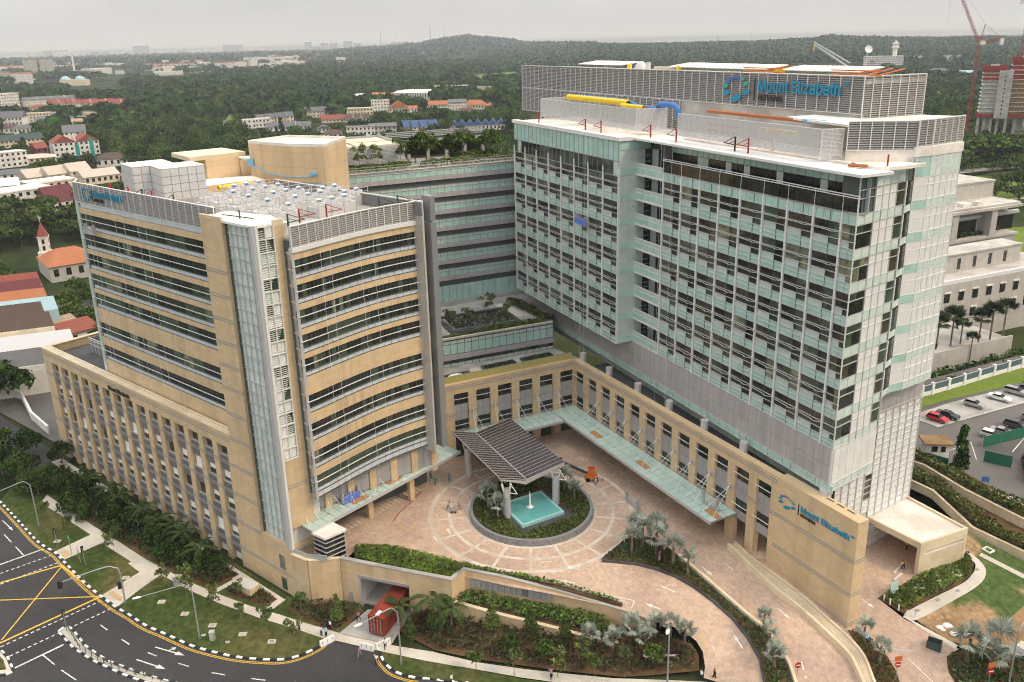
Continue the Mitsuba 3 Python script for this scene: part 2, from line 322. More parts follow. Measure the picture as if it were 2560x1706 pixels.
# the side street on the far left that meets the road beyond the trees
for i, (pg, mt) in enumerate([([(-160,214),(-104,166),(-93,157.5),(-97,151),(-116,160),(-165,200)], 'asphalt'), ([(-170,176),(-132,190),(-121,203),(-104,230),(-112,236),(-136,210),(-175,196)], 'asphalt_old'),
        ([(-132,190),(-121,203),(-96,184),(-84,171),(-93,160)], 'asphalt_old'), ([(-175,262),(-112,282),(-60,318),(-58,306),(-108,268),(-175,246)], 'asphalt_old')]):
    put('side_road', drape(Polygon(pg).buffer(.01), h_street, -.06 + .012 * i, 8.), mt, kind='structure')
# lawn verge between kerb and building
lawn = Polygon([tuple(p) for p in KS] + [(-26.2, 99.8), (-24.6, 104.6), (-24, 109), (-35.6, 110.2), (-60, 130), (-95.5, 158.5), (-100, 152)])
put('lawn', drape(lawn, h_street, .02, 5., .3), 'lawn_grass', kind='structure')
lawn2 = Polygon([tuple(p) for p in KS2] + [(30, 82), (24, 84.6), (11.6, 86.9), (0, 90.4), (-7.7, 93.5), (-14.2, 95.7), (-19.1, 97.3)])
put('lawn', drape(lawn2, h_street, .02, 5., .3), 'lawn_grass', kind='structure')
put('footpath', drape(Polygon(PATH_UP + PATH_LO[::-1]), h_street, .035, 4.), 'path_concrete', kind='structure')
P2U=[(-26.4,101.4),(-18.4,98.7),(-12.2,97.1),(-5.7,94.1),(0.6,92.0),(5.9,90.5),(11.8,88.9),(19.5,87.5),(26,86.2)]
P2L=[(-27.0,100.1),(-19.1,97.3),(-14.2,95.7),(-7.7,93.5),(-0.1,90.6),(11.6,86.8),(22.7,85.3),(27,84.4)]
put('footpath', drape(Polygon(P2U + P2L[::-1]), h_street, .039, 4.), 'path_concrete', kind='structure')
put('garage_apron', drape([(-22.9,106.6),(-26.2,101.4),(-18.3,98.7),(-16.6,104.2),(-15.4,106.6)], h_street, .047, 4.), 'roof_grey', kind='structure')
put('building_walk', drape(Polygon([(-36.6,109.9),(-95.2,158.2),(-96.6,156.6),(-37.6,108.2)]), h_street, .04, 4.), 'path_concrete', kind='structure')
for pg in ([(-81.1,125.2),(-78.9,123.9),(-77.0,121.9),(-77.7,122.3),(-79.0,123.2)],):
    pass
put('tactile_strip', drape([(-78.0,123.6),(-76.4,121.9),(-75.7,122.7),(-77.3,124.4)], h_street, .05), 'path_tan', kind='structure')
put('tactile_strip', drape([(-64.6,112.0),(-62.0,110.1),(-61.6,110.8),(-64.2,112.8)], h_street, .05), 'path_tan', kind='structure')
# soil of the planting beds
BED_L=[(-88,145.0),(-76.8,132.8),(-69.9,127.3),(-62.4,121.5),(-57.5,118.1),(-51.5,114.4),(-48.3,112.5),(-45.2,116.2),(-54.5,123.6),(-66.6,133.4),(-80.1,144.2),(-94.5,155.6)]
BED_BOX=[(-46.4,111.6),(-43.6,114.8),(-37.3,109.6),(-38.6,107.6)]
BED_R2=[(-35.2,107.3),(-34.2,109.4),(-24.2,107.4),(-23.4,106.2),(-26.6,101.9),(-31.4,104.2)]
BED_C=[(-17.6,101.6),(-14.6,105.4),(-9.8,105.2),(-2,102.2),(6,100),(13.6,97.0),(19.5,94.4),(22.8,92.4),(23.4,90.6),(23.0,88.3),(13.3,88.9),(5.6,91.0),(-5.7,94.7),(-12,97.4)]
for pg in (BED_L, BED_BOX, BED_R2): put('planting_soil', drape(pg, h_street, .05, 4.), 'soil', kind='structure')
def h_bed(q):
    q = np.asarray(q, float); return h_street(q) + np.clip((q[:, 1] + .36 * q[:, 0] - 94.6) / 8, 0, 1) * 1.6
put('planting_soil', drape(BED_C, h_bed, .05, 3.), 'soil', kind='structure')
for a, b in (((-47.6,112.1),(-44.2,115.9)), ((-38.0,107.2),(-36.4,109.7))):
    put('bed_path', drape(strip([a, b], 1.0), h_street, .055), 'path_concrete', kind='structure')

# kerbs: stones painted black and white in turn, and double yellow lines
def kerb(pts, side=1, stone=1.0, start=0):
    L = LineString(pts); n = int(L.length / stone); mw, mb = [], []
    k = numbered('kerb'); lab(k, kind='structure')
    for i in range(n):
        a, b = L.interpolate(i * stone), L.interpolate((i + .96) * stone)
        z = hs1(a.x, a.y)
        f = Frame((a.x, a.y), to=(b.x, b.y))
        black = (i + start) % 2
        ubox('kerb_stone', f.M(0, f.L, z - .2, z + .055, -.16, .16), 'black_paint' if black else 'white_paint', k)
    for o in (.55, .80):
        put('yellow_line', drape(L.parallel_offset(o, 'right' if side > 0 else 'left').buffer(.06, cap_style=2), h_street, -.088, 8.), 'yellow_paint', k)
kerb(KS, 1); kerb(KS2, 1, start=1)
# traffic islands with railings are things; their slabs are pavement
ISL=[(-68.0,103.4),(-67.5,104.7),(-65.9,103.6),(-62.4,100.1),(-57.9,97.0),(-52.6,94.6),(-46.7,92.4),(-40,90.4),(-40,89.6),(-46.5,91.4),(-50.7,92.6),(-54.6,94.3),(-60.1,97.2),(-64.0,99.8)]
ISL2=[(-80,99.9),(-74.6,99.9),(-72.5,98.2),(-70.1,95.4),(-70.3,94.7),(-80,94.0)]
for pg in (ISL, ISL2):
    k = put('traffic_island', drape(Polygon(pg).buffer(-.25), h_street, .02, 4., .2), 'path_concrete', kind='structure')
    L = Polygon(pg).exterior; n = int(L.length / 1.)
    for i in range(n):
        a, b = L.interpolate(i), L.interpolate(i + .96); f = Frame((a.x, a.y), to=(b.x, b.y)); z = hs1(a.x, a.y)
        ubox('kerb_stone', f.M(0, f.L, z - .2, z + .055, -.14, .14), 'black_paint' if i % 2 else 'white_paint', k)
put('island_grass', drape([(-74.4,99.0),(-72.6,97.4),(-71.2,95.6),(-74.4,95.4)], h_street, .03), 'lawn_grass', kind='structure')

# road markings
def marks(name, mat, segs, w, dash=None, h=h_street, lift=-.092):
    g = []
    for s in segs:
        L = LineString(s)
        if dash:
            t = 0
            while t < L.length:
                g.append(LineString([L.interpolate(t), L.interpolate(min(L.length, t + dash[0]))]).buffer(w / 2, cap_style=2)); t += sum(dash)
        else: g.append(L.buffer(w / 2, cap_style=2, join_style=2))
    put(name, drape(unary_union(g), h, lift, 6.), mat, kind='structure')
marks('box_junction', 'yellow_paint', [[(-89.6,112.2),(-76.0,120.1),(-65.5,111.5),(-75.3,101.3),(-84.5,105.2)]], .36)
marks('box_junction', 'yellow_paint', [[(-75.8,119.7),(-75.5,101.9)], [(-65.9,111.5),(-90,111.0)]], .22, lift=-.088)
marks('crossing_dash', 'road_white', [[(-85.1,118.2),(-79.1,123.1)], [(-83.4,115.3),(-76.8,121.0)], [(-74.8,100.4),(-64.9,110.5)], [(-72.4,98.4),(-62.5,108.5)]], .22, (.45, .35))
marks('stop_line', 'road_white', [[(-86.6,120.7),(-81.6,125.0)], [(-70.3,96.0),(-65.8,100.6)]], .3)
marks('lane_dash', 'road_white', [[(-91.1,129.8),(-88.4,127.3)],[(-86.9,125.9),(-84.1,123.3)],[(-62.4,104.7),(-60.8,103.5)],[(-57.8,101.4),(-56.2,100.3)],[(-52.8,98.5),(-51.2,97.7)],[(-47.7,96.2),(-45.9,95.5)],[(-42.3,94.2),(-40.3,93.7)],[(-36.5,92.9),(-34.5,92.5)],[(-30.5,92.0),(-28.5,91.7)],[(-67.7,98.5),(-65.0,96.5)],[(-63.5,95.4),(-60.5,93.4)],[(-71.5,95),(-72.6,92)]], .16)
def arrow(p, q, kind='straight', w=.16, head=.5, h=h_street, lift=-.085, mat='road_white'):
    p, q = np.array(p, float), np.array(q, float); d = (q - p) / np.hypot(*(q - p)); n = np.array([-d[1], d[0]]); L = np.hypot(*(q - p))
    hl = min(1.5, L * .42); g = [LineString([p, p + d * (L - hl)]).buffer(w / 2, cap_style=2), Polygon([q, q - d * hl + n * head / 2, q - d * hl - n * head / 2])]
    if kind == 'turn':
        c = p + d * L * .45; g += [LineString([c, c + n * .5 + d * .3]).buffer(w / 2), Polygon([c + n * 1.0 + d * .55, c + n * .35 + d * .75, c + n * .6 - d * .15])]
    put('lane_arrow', drape(unary_union(g), h, lift, 4.), mat, kind='structure')
arrow((-94.0,134.4), (-90.2,131.0)); arrow((-52.2,99.6), (-47.3,97.7), 'turn', .2, .8); arrow((-53.8,97.1), (-49.0,95.1), w=.2, head=.8); arrow((-25.5,91.2), (-21,90.4), 'turn', .2, .8)

# forecourt and ramps
court = Polygon([(-34,113),(-31.4,109.4),(-27,109.2),(-25.2,112.6),(-20.1,110.6),(-12.8,107.4),(-7.2,105.0),(-.9,102.6),(5.6,100.6),(14.5,97.7),(18.3,95.8),(20.1,95.2),(22.0,94.3),(23.5,92.6),(24,90.9),(23.8,88.6),(23.2,86.7),(28,84.8),(54.4,83.6),(54.3,87),(55.1,88.9),(57.2,90),(56.4,91.3),(52.3,95.0),(50.2,98.8),(68,108),(62,118.5),(44,112),(30,124),(11.9,153.4),(-13.4,141.2),(-26,131),(-34,118)])
put('forecourt', drape(court, h_court, 0, 2.5), 'court_paving', kind='structure')
CC = np.array([2.4, 122.7])
def ring(r0, r1): return Point(*CC).buffer(r1, 48).difference(Point(*CC).buffer(r0, 48))
divider = Polygon([(12.6,108.4),(14.4,110.5),(16.6,113.1),(18.7,114.2),(21.4,113.3),(23.7,109.7),(25.3,105.6),(28.0,100.7),(30.4,96.7),(32.7,93.3),(33.8,90.2),(34.2,87.7),(34.1,85.7),(34.0,84.0),(30.2,84.2),(30.5,85.9),(30.9,89.3),(30.2,92.7),(29.0,95.8),(27.1,98.8),(24.9,101.7),(22.9,103.7),(20.5,105.4),(17.6,106.8),(14.0,107.6),(12.6,107.8)])
bands = [ring(16.45, 17.15), ring(13.3, 13.9), ring(10.4, 10.95)]
for i in range(18):
    a = math.radians(8 + 20 * i); u = np.array([math.cos(a), math.sin(a)]); bands.append(LineString([CC + u * 10.9, CC + u * 16.6]).buffer(.24, cap_style=2))
put('paving_band', drape(unary_union(bands).intersection(court).difference(divider), h_court, .006, 3.), 'paving_light', kind='structure')
ph = lambda q: h_court(q)
k0 = .012
F1 = Frame((-28.1, 118.6), to=(-17.0, 131.15))
put('zebra_crossing', drape(unary_union([Polygon([F1.xy(a, -.95), F1.xy(a + .42, -.95), F1.xy(a + .42, .95), F1.xy(a, .95)]) for a in np.arange(0, F1.L, .84)]), h_court, k0, 9.), 'paving_light', kind='structure')
for a, b in zip([(7.1,107.0),(6.0,103.7),(20.3,102.3),(17.6,98.9)], [(9.3,106.1),(8.2,103.1),(22.2,100.9),(19.7,97.8)]): arrow(b, a, h=h_court, lift=k0, w=.2, head=.62)
for a, b in zip([(27.2,106.2),(30.5,107.5),(35.7,97.2),(47.9,98.8),(36.2,88.6),(40.3,88.3)], [(28.3,103.9),(31.6,105.0),(36.9,95.2),(49.0,96.9),(36.0,86.0),(40.6,86.0)]): arrow(a, b, h=h_court, lift=k0, w=.2, head=.62)
for a, b in zip([(25.3,92.8),(28.7,93.5)], [(25.7,90.9),(29.3,91.2)]): arrow(b, a, h=h_court, lift=k0, w=.2, head=.62)
for t in (.6, 2.2, 3.6, 4.9):
    u = np.array([math.cos(t), math.sin(t)]); v = np.array([-u[1], u[0]])
    if t != .6: arrow(CC + u * 14.6, CC + u * 14.4 - v * 2., h=h_court, lift=k0 + .004, w=.2, head=.62); arrow(CC + u * 17.2 + v, CC + u * 17.2 - v, h=h_court, lift=k0 + .004, w=.2, head=.62)
marks('taxi_bay', 'road_white', [[(-5.0,105.3),(-4.6,106.0),(.4,104.1),(0,103.3)], [(.2,103.3),(.7,104.1),(5.9,102.4),(5.5,101.5)], [(5.8,101.5),(6.2,102.4),(11.4,100.9),(11.0,99.9)], [(11.3,99.9),(11.7,100.8),(16.2,99.4),(15.6,98.0)]], .12, None, h_court, k0)
marks('drop_off_bay', 'paving_light', [[(10.3,152.0),(12.5,147.1),(14.1,148.1)], [(12.6,146.8),(15.2,142.1),(17.1,143.2)], [(15.3,141.8),(17.8,136.8),(19.6,138.0)], [(17.9,136.6),(20.6,131.6),(22.3,132.8)], [(20.7,131.4),(23.0,126.4),(24.5,127.5),(22.4,132.6)]], .12, None, h_court, k0)
marks('road_line', 'road_white', [[(50.0,88.8),(52.0,83.8)]], .12, None, h_court, k0)
marks('road_line', 'yellow_paint', [[(22.4,96.2),(24.4,93.2),(24.8,90.2)], [(-21.4,122.4),(-17.4,117.2),(-16.6,119.4)], [(-10.9,127.2),(-9.6,122.2)]], .09, None, h_court, k0)
def ground_text(txt, c, az, hgt, h, mat='road_white', w=1.):
    m = meshkit.text_mesh(txt, hgt, .004); b = m.bounds.mean(0); m.apply_translation([-b[0], -b[1], 0]); m.vertices[:, 0] *= w
    m.apply_transform(trimesh.transformations.rotation_matrix(math.radians(az), [0, 0, 1])); m.vertices[:, :2] += c
    m.vertices[:, 2] += np.array(h(m.vertices[:, :2])) + .014
    put('road_lettering', m, mat, kind='structure')
for c in ((-2.2,104.6), (3.0,102.9), (8.4,101.2), (13.4,99.6)): ground_text('TAXI QUEUE', c, 163, .5, h_court, w=.95)
for c in ((13.4,147.6), (16.0,142.6), (18.6,137.4), (21.4,132.2), (23.6,127.2)): ground_text('TAXI', (c[0] + .5, c[1] - 1.8), 117, .6, h_court, 'paving_light')
# right-hand grounds
def h_right(q): return h_court(q)
put('worn_lawn', drape([(62.6,117.8),(70.9,113.6),(80,100),(86,88),(72,84),(66,91),(65.6,94.8),(59.8,93.7),(55.2,93.0),(53.9,94.8),(61.4,98.6),(65.9,101.4),(68.1,103.8),(68.5,108.4),(66.5,110)], h_court, -.02, 3., .2), 'worn_grass', kind='structure')
put('bare_soil', drape([(54.7,93.9),(57.5,95.0),(60.1,95.0),(65.6,94.2),(70,97.4),(78,88),(70,85),(59.4,90.3),(56.5,91.3)], h_court, .0, 3.), 'soil_light', kind='structure')
BED_CP=[(50.2,98.8),(57.3,102.4),(67.1,108.0),(67.6,106.2),(66.0,103.6),(62.8,101.2),(53.0,96.3),(52.6,95.9)]
put('planting_soil', drape(BED_CP, h_court, .03, 3., .1), 'soil', kind='structure')
CO=[(52.2,95.3),(53.9,94.8),(61.4,98.6),(65.9,101.4),(68.1,103.8),(68.8,105.9),(68.5,108.4),(67.9,109.5)]; CI=[(53.0,96.2),(62.6,101.0),(65.8,103.4),(67.3,105.2),(67.7,106.4),(67.1,108.3)]
put('curved_path', drape(Polygon([tuple(p) for p in smooth_pts(CO, 4)] + [tuple(p) for p in smooth_pts(CI, 4)][::-1]), h_court, .045, 3.), 'path_concrete', kind='structure')
put('garden_path', drape([(69.3,108.0),(70.1,108.7),(77,99.6),(76.2,98.8)], h_court, .03, 3.), 'path_concrete', kind='structure')
put('drain_strip', drape([(52.6,95.0),(53.4,94.6),(57.4,90.6),(56.7,90.0)], h_court, .02, 3.), 'path_concrete', kind='structure')
put('drive_joint', drape(strip([(44.6,90.9),(54.6,89.2)], .22), h_court, .008, 3.), 'belt_metal', kind='structure')
BED_BR=[(55.1,88.9),(58.4,90.2),(64.7,88.2),(66,84),(62.1,82.7),(54.2,82.8),(54.2,86.5)]
BED_LR=[(43.9,93.2),(46.2,92.7),(47.5,89.1),(47.7,86.8),(47.0,83.0),(44.4,83.0),(44.7,88.5),(44.2,91.0)]
for pg in (BED_BR, BED_LR): put('planting_soil', drape(pg, h_court, .06, 3., .1), 'soil', kind='structure')
put('side_pavement', drape([(62.3,88.6),(66,91.2),(76,86),(72,80),(63,84)], h_court, .03, 3.), 'path_concrete', kind='structure')
# car park and grounds beyond the tower
def hz(z): return lambda q: np.full(len(q), z)
def strip_l(*a): return Polygon(a)
put('car_park', drape([(60,140),(78,120),(112,96),(170,150),(150,200),(116,185),(80,168)], hz(-.3), 0, 12.), 'asphalt_old', kind='structure')
put('grass_bank', drape([(68,156.4),(90,166.0),(118,179.8),(150,196),(150,188),(116,172.4),(92,163),(80,157.2),(74,149),(66,148)], hz(-.24), 0, 12.), 'bright_grass', kind='structure')
put('parking_strip', drape([(80.5,155.6),(92,161.6),(116,171.6),(150,187),(152,181.6),(119,165.8),(95,155.2),(84,150.2)], hz(-.2), 0, 12.), 'roof_grey', kind='structure')
put('planting_soil', drape([(62,131),(69,131),(72,124),(72,114),(82,98),(92,88),(100,96),(84,120),(79,135),(74,137),(66,139)], hz(-.15), 0, 6.), 'soil', kind='structure')
put('planting_soil', drape([(100,108),(90,124),(92,131),(104,136),(120,132),(128,118)], hz(-.12), 0, 6.), 'lawn_grass', kind='structure')
for s in ([(83.8,150.6),(95,155.6),(119,166.2),(150,181.8)], [(78.5,139.2),(87,143.6),(84.5,137)], [(92.5,139.5),(99,146),(125,158)]): marks('bay_line', 'road_white', [s], .15, None, hz(-.19 if s[0][0] > 83 and s[0][1] > 150 else -.28), .012)
marks('stop_line', 'road_white', [[(86.4,121.6),(93.4,126.4)], [(86,121.4),(80.8,126)]], .25, None, hz(-.28), .012)
marks('box_junction', 'yellow_paint', [[(94.6,121.6),(88.9,119.0),(98,113)], [(89.2,119.2),(100,117)]], .22, None, hz(-.28), .012)
ground_text('STOP', (88.3,123.9), 218, 1.1, hz(-.28))
put('sports_field', drape([(120,262),(190,262),(262,330),(240,352),(160,352),(128,300)], hz(-7.2), .4, 30.), 'bright_grass', kind='structure')
put('field_path', drape(strip([(112,255),(190,258),(240,268)], 3.), hz(-6.6), 0, 30.), 'path_concrete', kind='structure')
# ------------------------------------------------------------------ shared pieces of the hospital
def cap300(): return {}
_cnt = {}
def pieces(thing_key, name, F, rects, mat, o0, o1, most=300):
    "one entry per piece up to 300 of a kind on a thing; the rest joined as stuff.  rects: (s0, s1, z0, z1[, mat])"
    rest = {}
    for r in rects:
        m = r[4] if len(r) > 4 else mat; c = _cnt.get((thing_key, name), 0)
        if c < most: ubox(name, F.M(r[0], r[1], r[2], r[3], o0, o1), m, thing_key); _cnt[(thing_key, name)] = c + 1
        else: rest.setdefault(m, []).append(F.box(r[0], r[1], r[2], r[3], o0, o1))
    for m, ms in rest.items(): put(name + '_field', cat(ms), m, thing_key, kind='stuff')
def bars(F, ss, zs, w, h, z0, z1, s0, s1, o0, o1):
    "mullions at ss (full height) and transoms at zs (full width) as a list of boxes"
    return [F.box(a - w / 2, a + w / 2, z0, z1, o0, o1) for a in ss] + [F.box(s0, s1, z - h / 2, z + h / 2, o0, o1 - .004) for z in zs]
def louvre_wall(k, F, s0, s1, z0, z1, bay=2.0, pitch=.30, mat='louvre', o=.0, back=True):
    "a wall of horizontal blades on posts"
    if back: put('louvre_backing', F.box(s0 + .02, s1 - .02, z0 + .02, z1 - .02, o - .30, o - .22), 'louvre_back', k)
    ms = []
    for z in np.arange(z0 + pitch / 2, z1, pitch):
        m = _ub.copy(); m.apply_transform(trimesh.transformations.rotation_matrix(math.radians(32), [1, 0, 0]) @ np.diag([s1 - s0, .27, .035, 1])); M = np.eye(4); M[:2, 0] = F.d; M[:2, 1] = F.n * -1; M[:3, 3] = F.pt((s0 + s1) / 2, z, o - .09)
        if np.linalg.det(M[:3, :3]) < 0: M[:2, 0] *= -1
        m.apply_transform(M); ms.append(m)
    put('louvre_blade', cat(ms), mat, k, kind='stuff')
    n = max(1, round((s1 - s0) / bay)); ps = np.linspace(s0, s1, n + 1)
    put('louvre_post', cat([F.box(a - .05, a + .05, z0, z1, o - .06, o + .05) for a in ps] + [F.box(s0, s1, z1, z1 + .12, o - .2, o + .07), F.box(s0, s1, z0 - .10, z0, o - .2, o + .06)]), 'alu_light', k, kind='stuff')
rng = np.random.default_rng(11)

# the logo: eight ovals in a ring, a bar, two lines of lettering
_LETTER = {}
def logo_sign(k, F, s, z, H, o=.12, rot=1, dark='sign_dark', mats=None, depth=.12):
    "F: wall frame whose s runs to the RIGHT as read; s, z: left-bottom of the ring; H: ring height"
    mats = mats or {}
    def place(m):
        v = np.array(m.vertices); n = np.column_stack([F.A[0] + F.d[0] * v[:, 0] + F.n[0] * (o + v[:, 2]), F.A[1] + F.d[1] * v[:, 0] + F.n[1] * (o + v[:, 2]), v[:, 1]])
        return trimesh.Trimesh(n, m.faces, process=False)
    from shapely import affinity
    for t, rx, ry, mt in ((-88, .32, .135, 'logo_blue'), (-150, .22, .105, 'logo_blue'), (172, .18, .08, 'logo_green'), (136, .145, .075, 'logo_indigo'), (110, .12, .06, 'logo_indigo'), (86, .10, .05, 'logo_indigo'), (58, .13, .062, 'logo_green'), (28, .165, .08, 'logo_green'), (-22, .22, .105, 'logo_blue')):
        c = (s + H * (.86 + .66 * math.cos(math.radians(t))), z + H * (.5 + .41 * math.sin(math.radians(t))))
        g = trimesh.creation.extrude_polygon(affinity.rotate(affinity.scale(Point(0, 0).buffer(1, 8), rx * H, ry * H), 16, origin=(0, 0)), depth, engine='earcut'); g.apply_translation([*c, 0])
        put('logo_oval', place(g), mats.get('oval', mt), k)
    b = trimesh.creation.box((H * .05, H * .86, depth)); b.apply_translation([s + H * 1.95, z + H * .48, depth / 2]); put('logo_bar', place(b), dark, k)
    for i, (txt, dx, dz, h, mt, w) in enumerate([('Mount Elizabeth', 2.16, .42, .44, 'logo_blue', 4.2), ('NOVENA', 2.18, .06, .23, dark, 1.35), ('TM', 6.45, .78, .12, 'logo_blue', .3)]):
        m = meshkit.text_mesh(txt, h * H, depth, bold=i < 2); m.vertices[:, 0] -= m.bounds[0][0]; m.vertices[:, 0] *= w * H / m.bounds[1][0]; m.apply_translation([s + dx * H, z + dz * H, 0])
        put('lettering', place(m), mats.get('text', mt), k)

# ------------------------------------------------------------------ medical block on the left
LB = thing('medical_block', 'yellow tiled block on the left with curved window bands and a glazed stair corner', 'building')
C0 = np.array([-35.3, 110.8])
W = Frame(C0, 140.6, out=-1)
if (W.n @ np.array([-1, -1])) < 0: W.n = -W.n
ZR, ZP = -6.9, 17.3
# podium along the street: piers, panels and openings, fifteen bays
S0, PIT, OW = 13.2, 4.25, 2.85
bays = [(S0 + PIT * i, S0 + PIT * i + OW) for i in range(15)]
SE = 79.0
pier = [(12.0, bays[0][0])] + [(bays[i][1], bays[i + 1][0]) for i in range(14)] + [(bays[14][1], SE)]
for a, b in pier: ubox('pier', W.M(a, b, ZR, 14.8, -1.3, 0), 'yellow_tile', LB)
ubox('parapet', W.M(12.0, SE, 14.8, ZP, -1.3, 0), 'yellow_tile', LB)
ubox('coping', W.M(12.0, SE + .15, ZP, ZP + .14, -1.5, .12), 'cream', LB)
put('cornice', cat([W.box(12.0, SE, z, z + .16, 0, .06) for z in (16.05, 16.5)]), 'band_grey', LB)
put('coping_vent', cat([W.box(a, a + .22, ZP + .141, ZP + .15, -1.1, -.95) for a in np.arange(13, SE, .7)]), 'mull_dark', LB, kind='stuff')
ubox('inner_wall', W.M(12.0, SE, ZR, 14.8, -1.75, -1.32), 'glass_black', LB)
pr, wr, bl, st = [], [], [], []
rb = random.Random(3)
for i, (a, b) in enumerate(bays):
    for j, (z0, z1) in enumerate([(10.1, 12.8), (5.1, 7.9), (0, 2.8), (-5.0, -2.2)]):
        pr += [(a + .08, (a + b) / 2 - .02, z0, z1), ((a + b) / 2 + .02, b - .08, z0, z1)]
    for j, (z0, z1) in enumerate([(7.9, 10.1), (2.8, 5.1), (-2.2, 0), (12.8, 14.75)]):
        wr.append((a + .2, b - .2, z0, z1))
        if j < 3:
            q = rb.random(); t = 1.0 if q < .10 else (.62 if q < .5 else .42) if q < .8 or j == 2 else 0
            if t: bl.append((a + .25, b - .25, z1 - .25 - (z1 - z0 - .3) * t, z1 - .22))
    wr.append((a + .2, b - .2, -6.9, -5.0))
    bl.append((a + .3, b - .3, -6.5, -5.15))
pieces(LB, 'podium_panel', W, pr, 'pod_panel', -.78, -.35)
pieces(LB, 'podium_window', W, wr, 'glass_dark', -.75, -.65)
pieces(LB, 'blind', W, bl, 'blind_white', -.64, -.56)
put('panel_cap', kind='stuff', mat='alu', parent=LB, mesh=cat([W.box(a, b, z, z + .1, -.8, -.28) for a, b in bays for z in (12.8, 7.9, 2.8, -2.2)]))
put('window_bar', cat([W.box(a + .2, b - .2, z, z + .06, -.66, -.6) for a, b in bays for z in (9.2, 4.2, -.9, 13.9)] + [W.box(a + OW / 2 - .03, a + OW / 2 + .03, 12.8, 14.75, -.66, -.6) for a, b in bays]), 'mull_dark', LB, kind='stuff')
def stripes(F, s0, s1, zs, o=.0, name='band', parent=LB):
    [put(name, F.box(s0, s1, z + d, z + d + .17, o - .02, o + .045), 'band_grey', parent) for z in zs for d in (-.26, .12)]
stripes(W, 12.0, SE, (12.0, 6.9, 1.8, -3.2))
for a, b in bays: pass
put('wall_light', cat([trimesh.creation.icosphere(1, .17).apply_translation(W.pt(b + .5, 2.6, .25)) for a, b in bays]), 'steel', LB)
# end wall of the podium and its roof
E_ = Frame(W.xy(SE), 140.6 - 90, out=1)
if E_.n @ W.d < 0: E_.n = -E_.n
ubox('end_wall', E_.M(.02, 22, ZR, ZP, -.6, -.02), 'yellow_tile', LB)
ubox('end_coping', E_.M(1.2, 22, ZP, ZP + .14, -.9, .12), 'cream', LB)
put('podium_roof', prism([W.xy(12.1, -1.2), W.xy(SE - .4, -1.2), W.xy(SE - .4, -22), W.xy(54, -22)], 14.6, 15.6), 'roof_dark', LB)
put('plant_screen', cat([W.box(57, SE - 6, 15.6, 18.6, -7.2, -7.0), W.box(SE - 6.2, SE - 6, 15.6, 18.6, -20, -7.2)]), 'alu_dark', LB)
put('screen_rail', cat([W.box(57, SE - 6, z, z + .08, -6.95, -6.85) for z in (17.4, 18.3, 18.8)] + [W.box(a, a + .08, 15.6, 18.9, -6.98, -6.88) for a in np.arange(57, SE - 6, 1.5)]), 'alu_light', LB, kind='stuff')
# upper west front, set back
U = W.off(-1.9); US, UE = 11.7, 55.6
CURI = [np.array([-34.53, 110.17]) + np.array([.7638, .6455]) * a + np.array([.6455, -.7638]) * (np.interp(a, [4.2, 7, 10, 13, 16, 19, 22, 25, 28.4], [2.0, 1.25, .55, -.15, -.75, -1.15, -1.3, -1.25, -1.0]) - .75) for a in np.linspace(27.8, 4.6, 14)]
body = [U.xy(US, -.30), U.xy(UE - .1, -.3), (-78.5, 152), (-43.4, 153.4), (-13.4, 128.4)] + [tuple(p) for p in CURI] + [(-33.0, 113.6)]
put('core', prism(body, 10.0, 49.4), 'mull_dark', LB)
put('roof_deck', prism(Polygon(body), 49.42, 49.7), 'roof_grey', LB)
wins = [47.5, 43.9, 40.2, 36.5, 32.9, 27.2, 22.7]
tops = [48.55] + [z - 2.75 for z in wins[:-1]] + [wins[-1] - 2.75]
for i, zt in enumerate(wins): ubox('tiled_band', U.M(US, UE - 1.1, zt, tops[i] - .02, -.28, 0), 'yellow_tile', LB)
ubox('tiled_band', U.M(US, UE - 1.1, 14.6, tops[-1], -.28, 0), 'yellow_tile', LB)
pw, sl = [], []
ss = np.arange(US, UE - 1.1, 1.46)
for zt in wins:
    i = 0
    while i < len(ss) - 1:
        n = min(2, len(ss) - 1 - i); q = rng.random()
        pw.append((ss[i] + .03, ss[i + n] - .03, zt - 1.98, zt - .02, 'glass_green' if q < .28 else 'glass_curtain' if q < .36 else 'glass_dark')); i += n
    sl += [(a + .03, b - .03, zt - 2.66, zt - 2.06) for a, b in zip(ss[:-1], ss[1:])]
sl += [(a + .03, b - .03, 48.62, 49.36) for a, b in zip(ss[:-1], ss[1:])]
pieces(LB, 'window_pane', U, pw, 'glass_dark', -.24, -.16)
pieces(LB, 'sill_pane', U, sl, 'sill_glass', -.14, -.06)
put('window_rail', cat([U.box(US - .1, UE - .6, zt - .95, zt - .86, .18, .30) for zt in wins]), 'alu_light', LB)
put('glazing_bar', cat([U.box(a - .025, a + .025, zt - 1.98, zt, -.17, -.15) for zt in wins for a in ss] + [U.box(US, UE - 1.1, zt - d, zt - d + .07, -.18, .03) for zt in wins for d in (2.05, 2.74)]), 'mull_dark', LB, kind='stuff')
put('window_column', cat([U.box(a, a + .5, zt - 1.98, zt, -.27, -.245) for zt in wins for a in (14, 21.5, 29, 36.5, 44, 51)]), 'glass_curtain', LB)
# pale glass strip at the far corner
pieces(LB, 'corner_pane', U, [(UE - 1.05, UE, z, min(z + 1.75, 49.3)) for z in np.arange(15.2, 49, 1.83)], 'frosted', -.2, .12)
# the pier beside the stair
Pp = W.off(-.05)
ubox('stair_pier', Pp.M(6.6, 12.0, ZR, 51.9, -2.2, 0), 'yellow_tile', LB)
stripes(Pp, 6.55, 12.03, [44.2, 40.5, 36.8, 33.1, 29.4, 25.6, 21.3, 16.9, 12.0, 6.9, 1.8, -3.2])
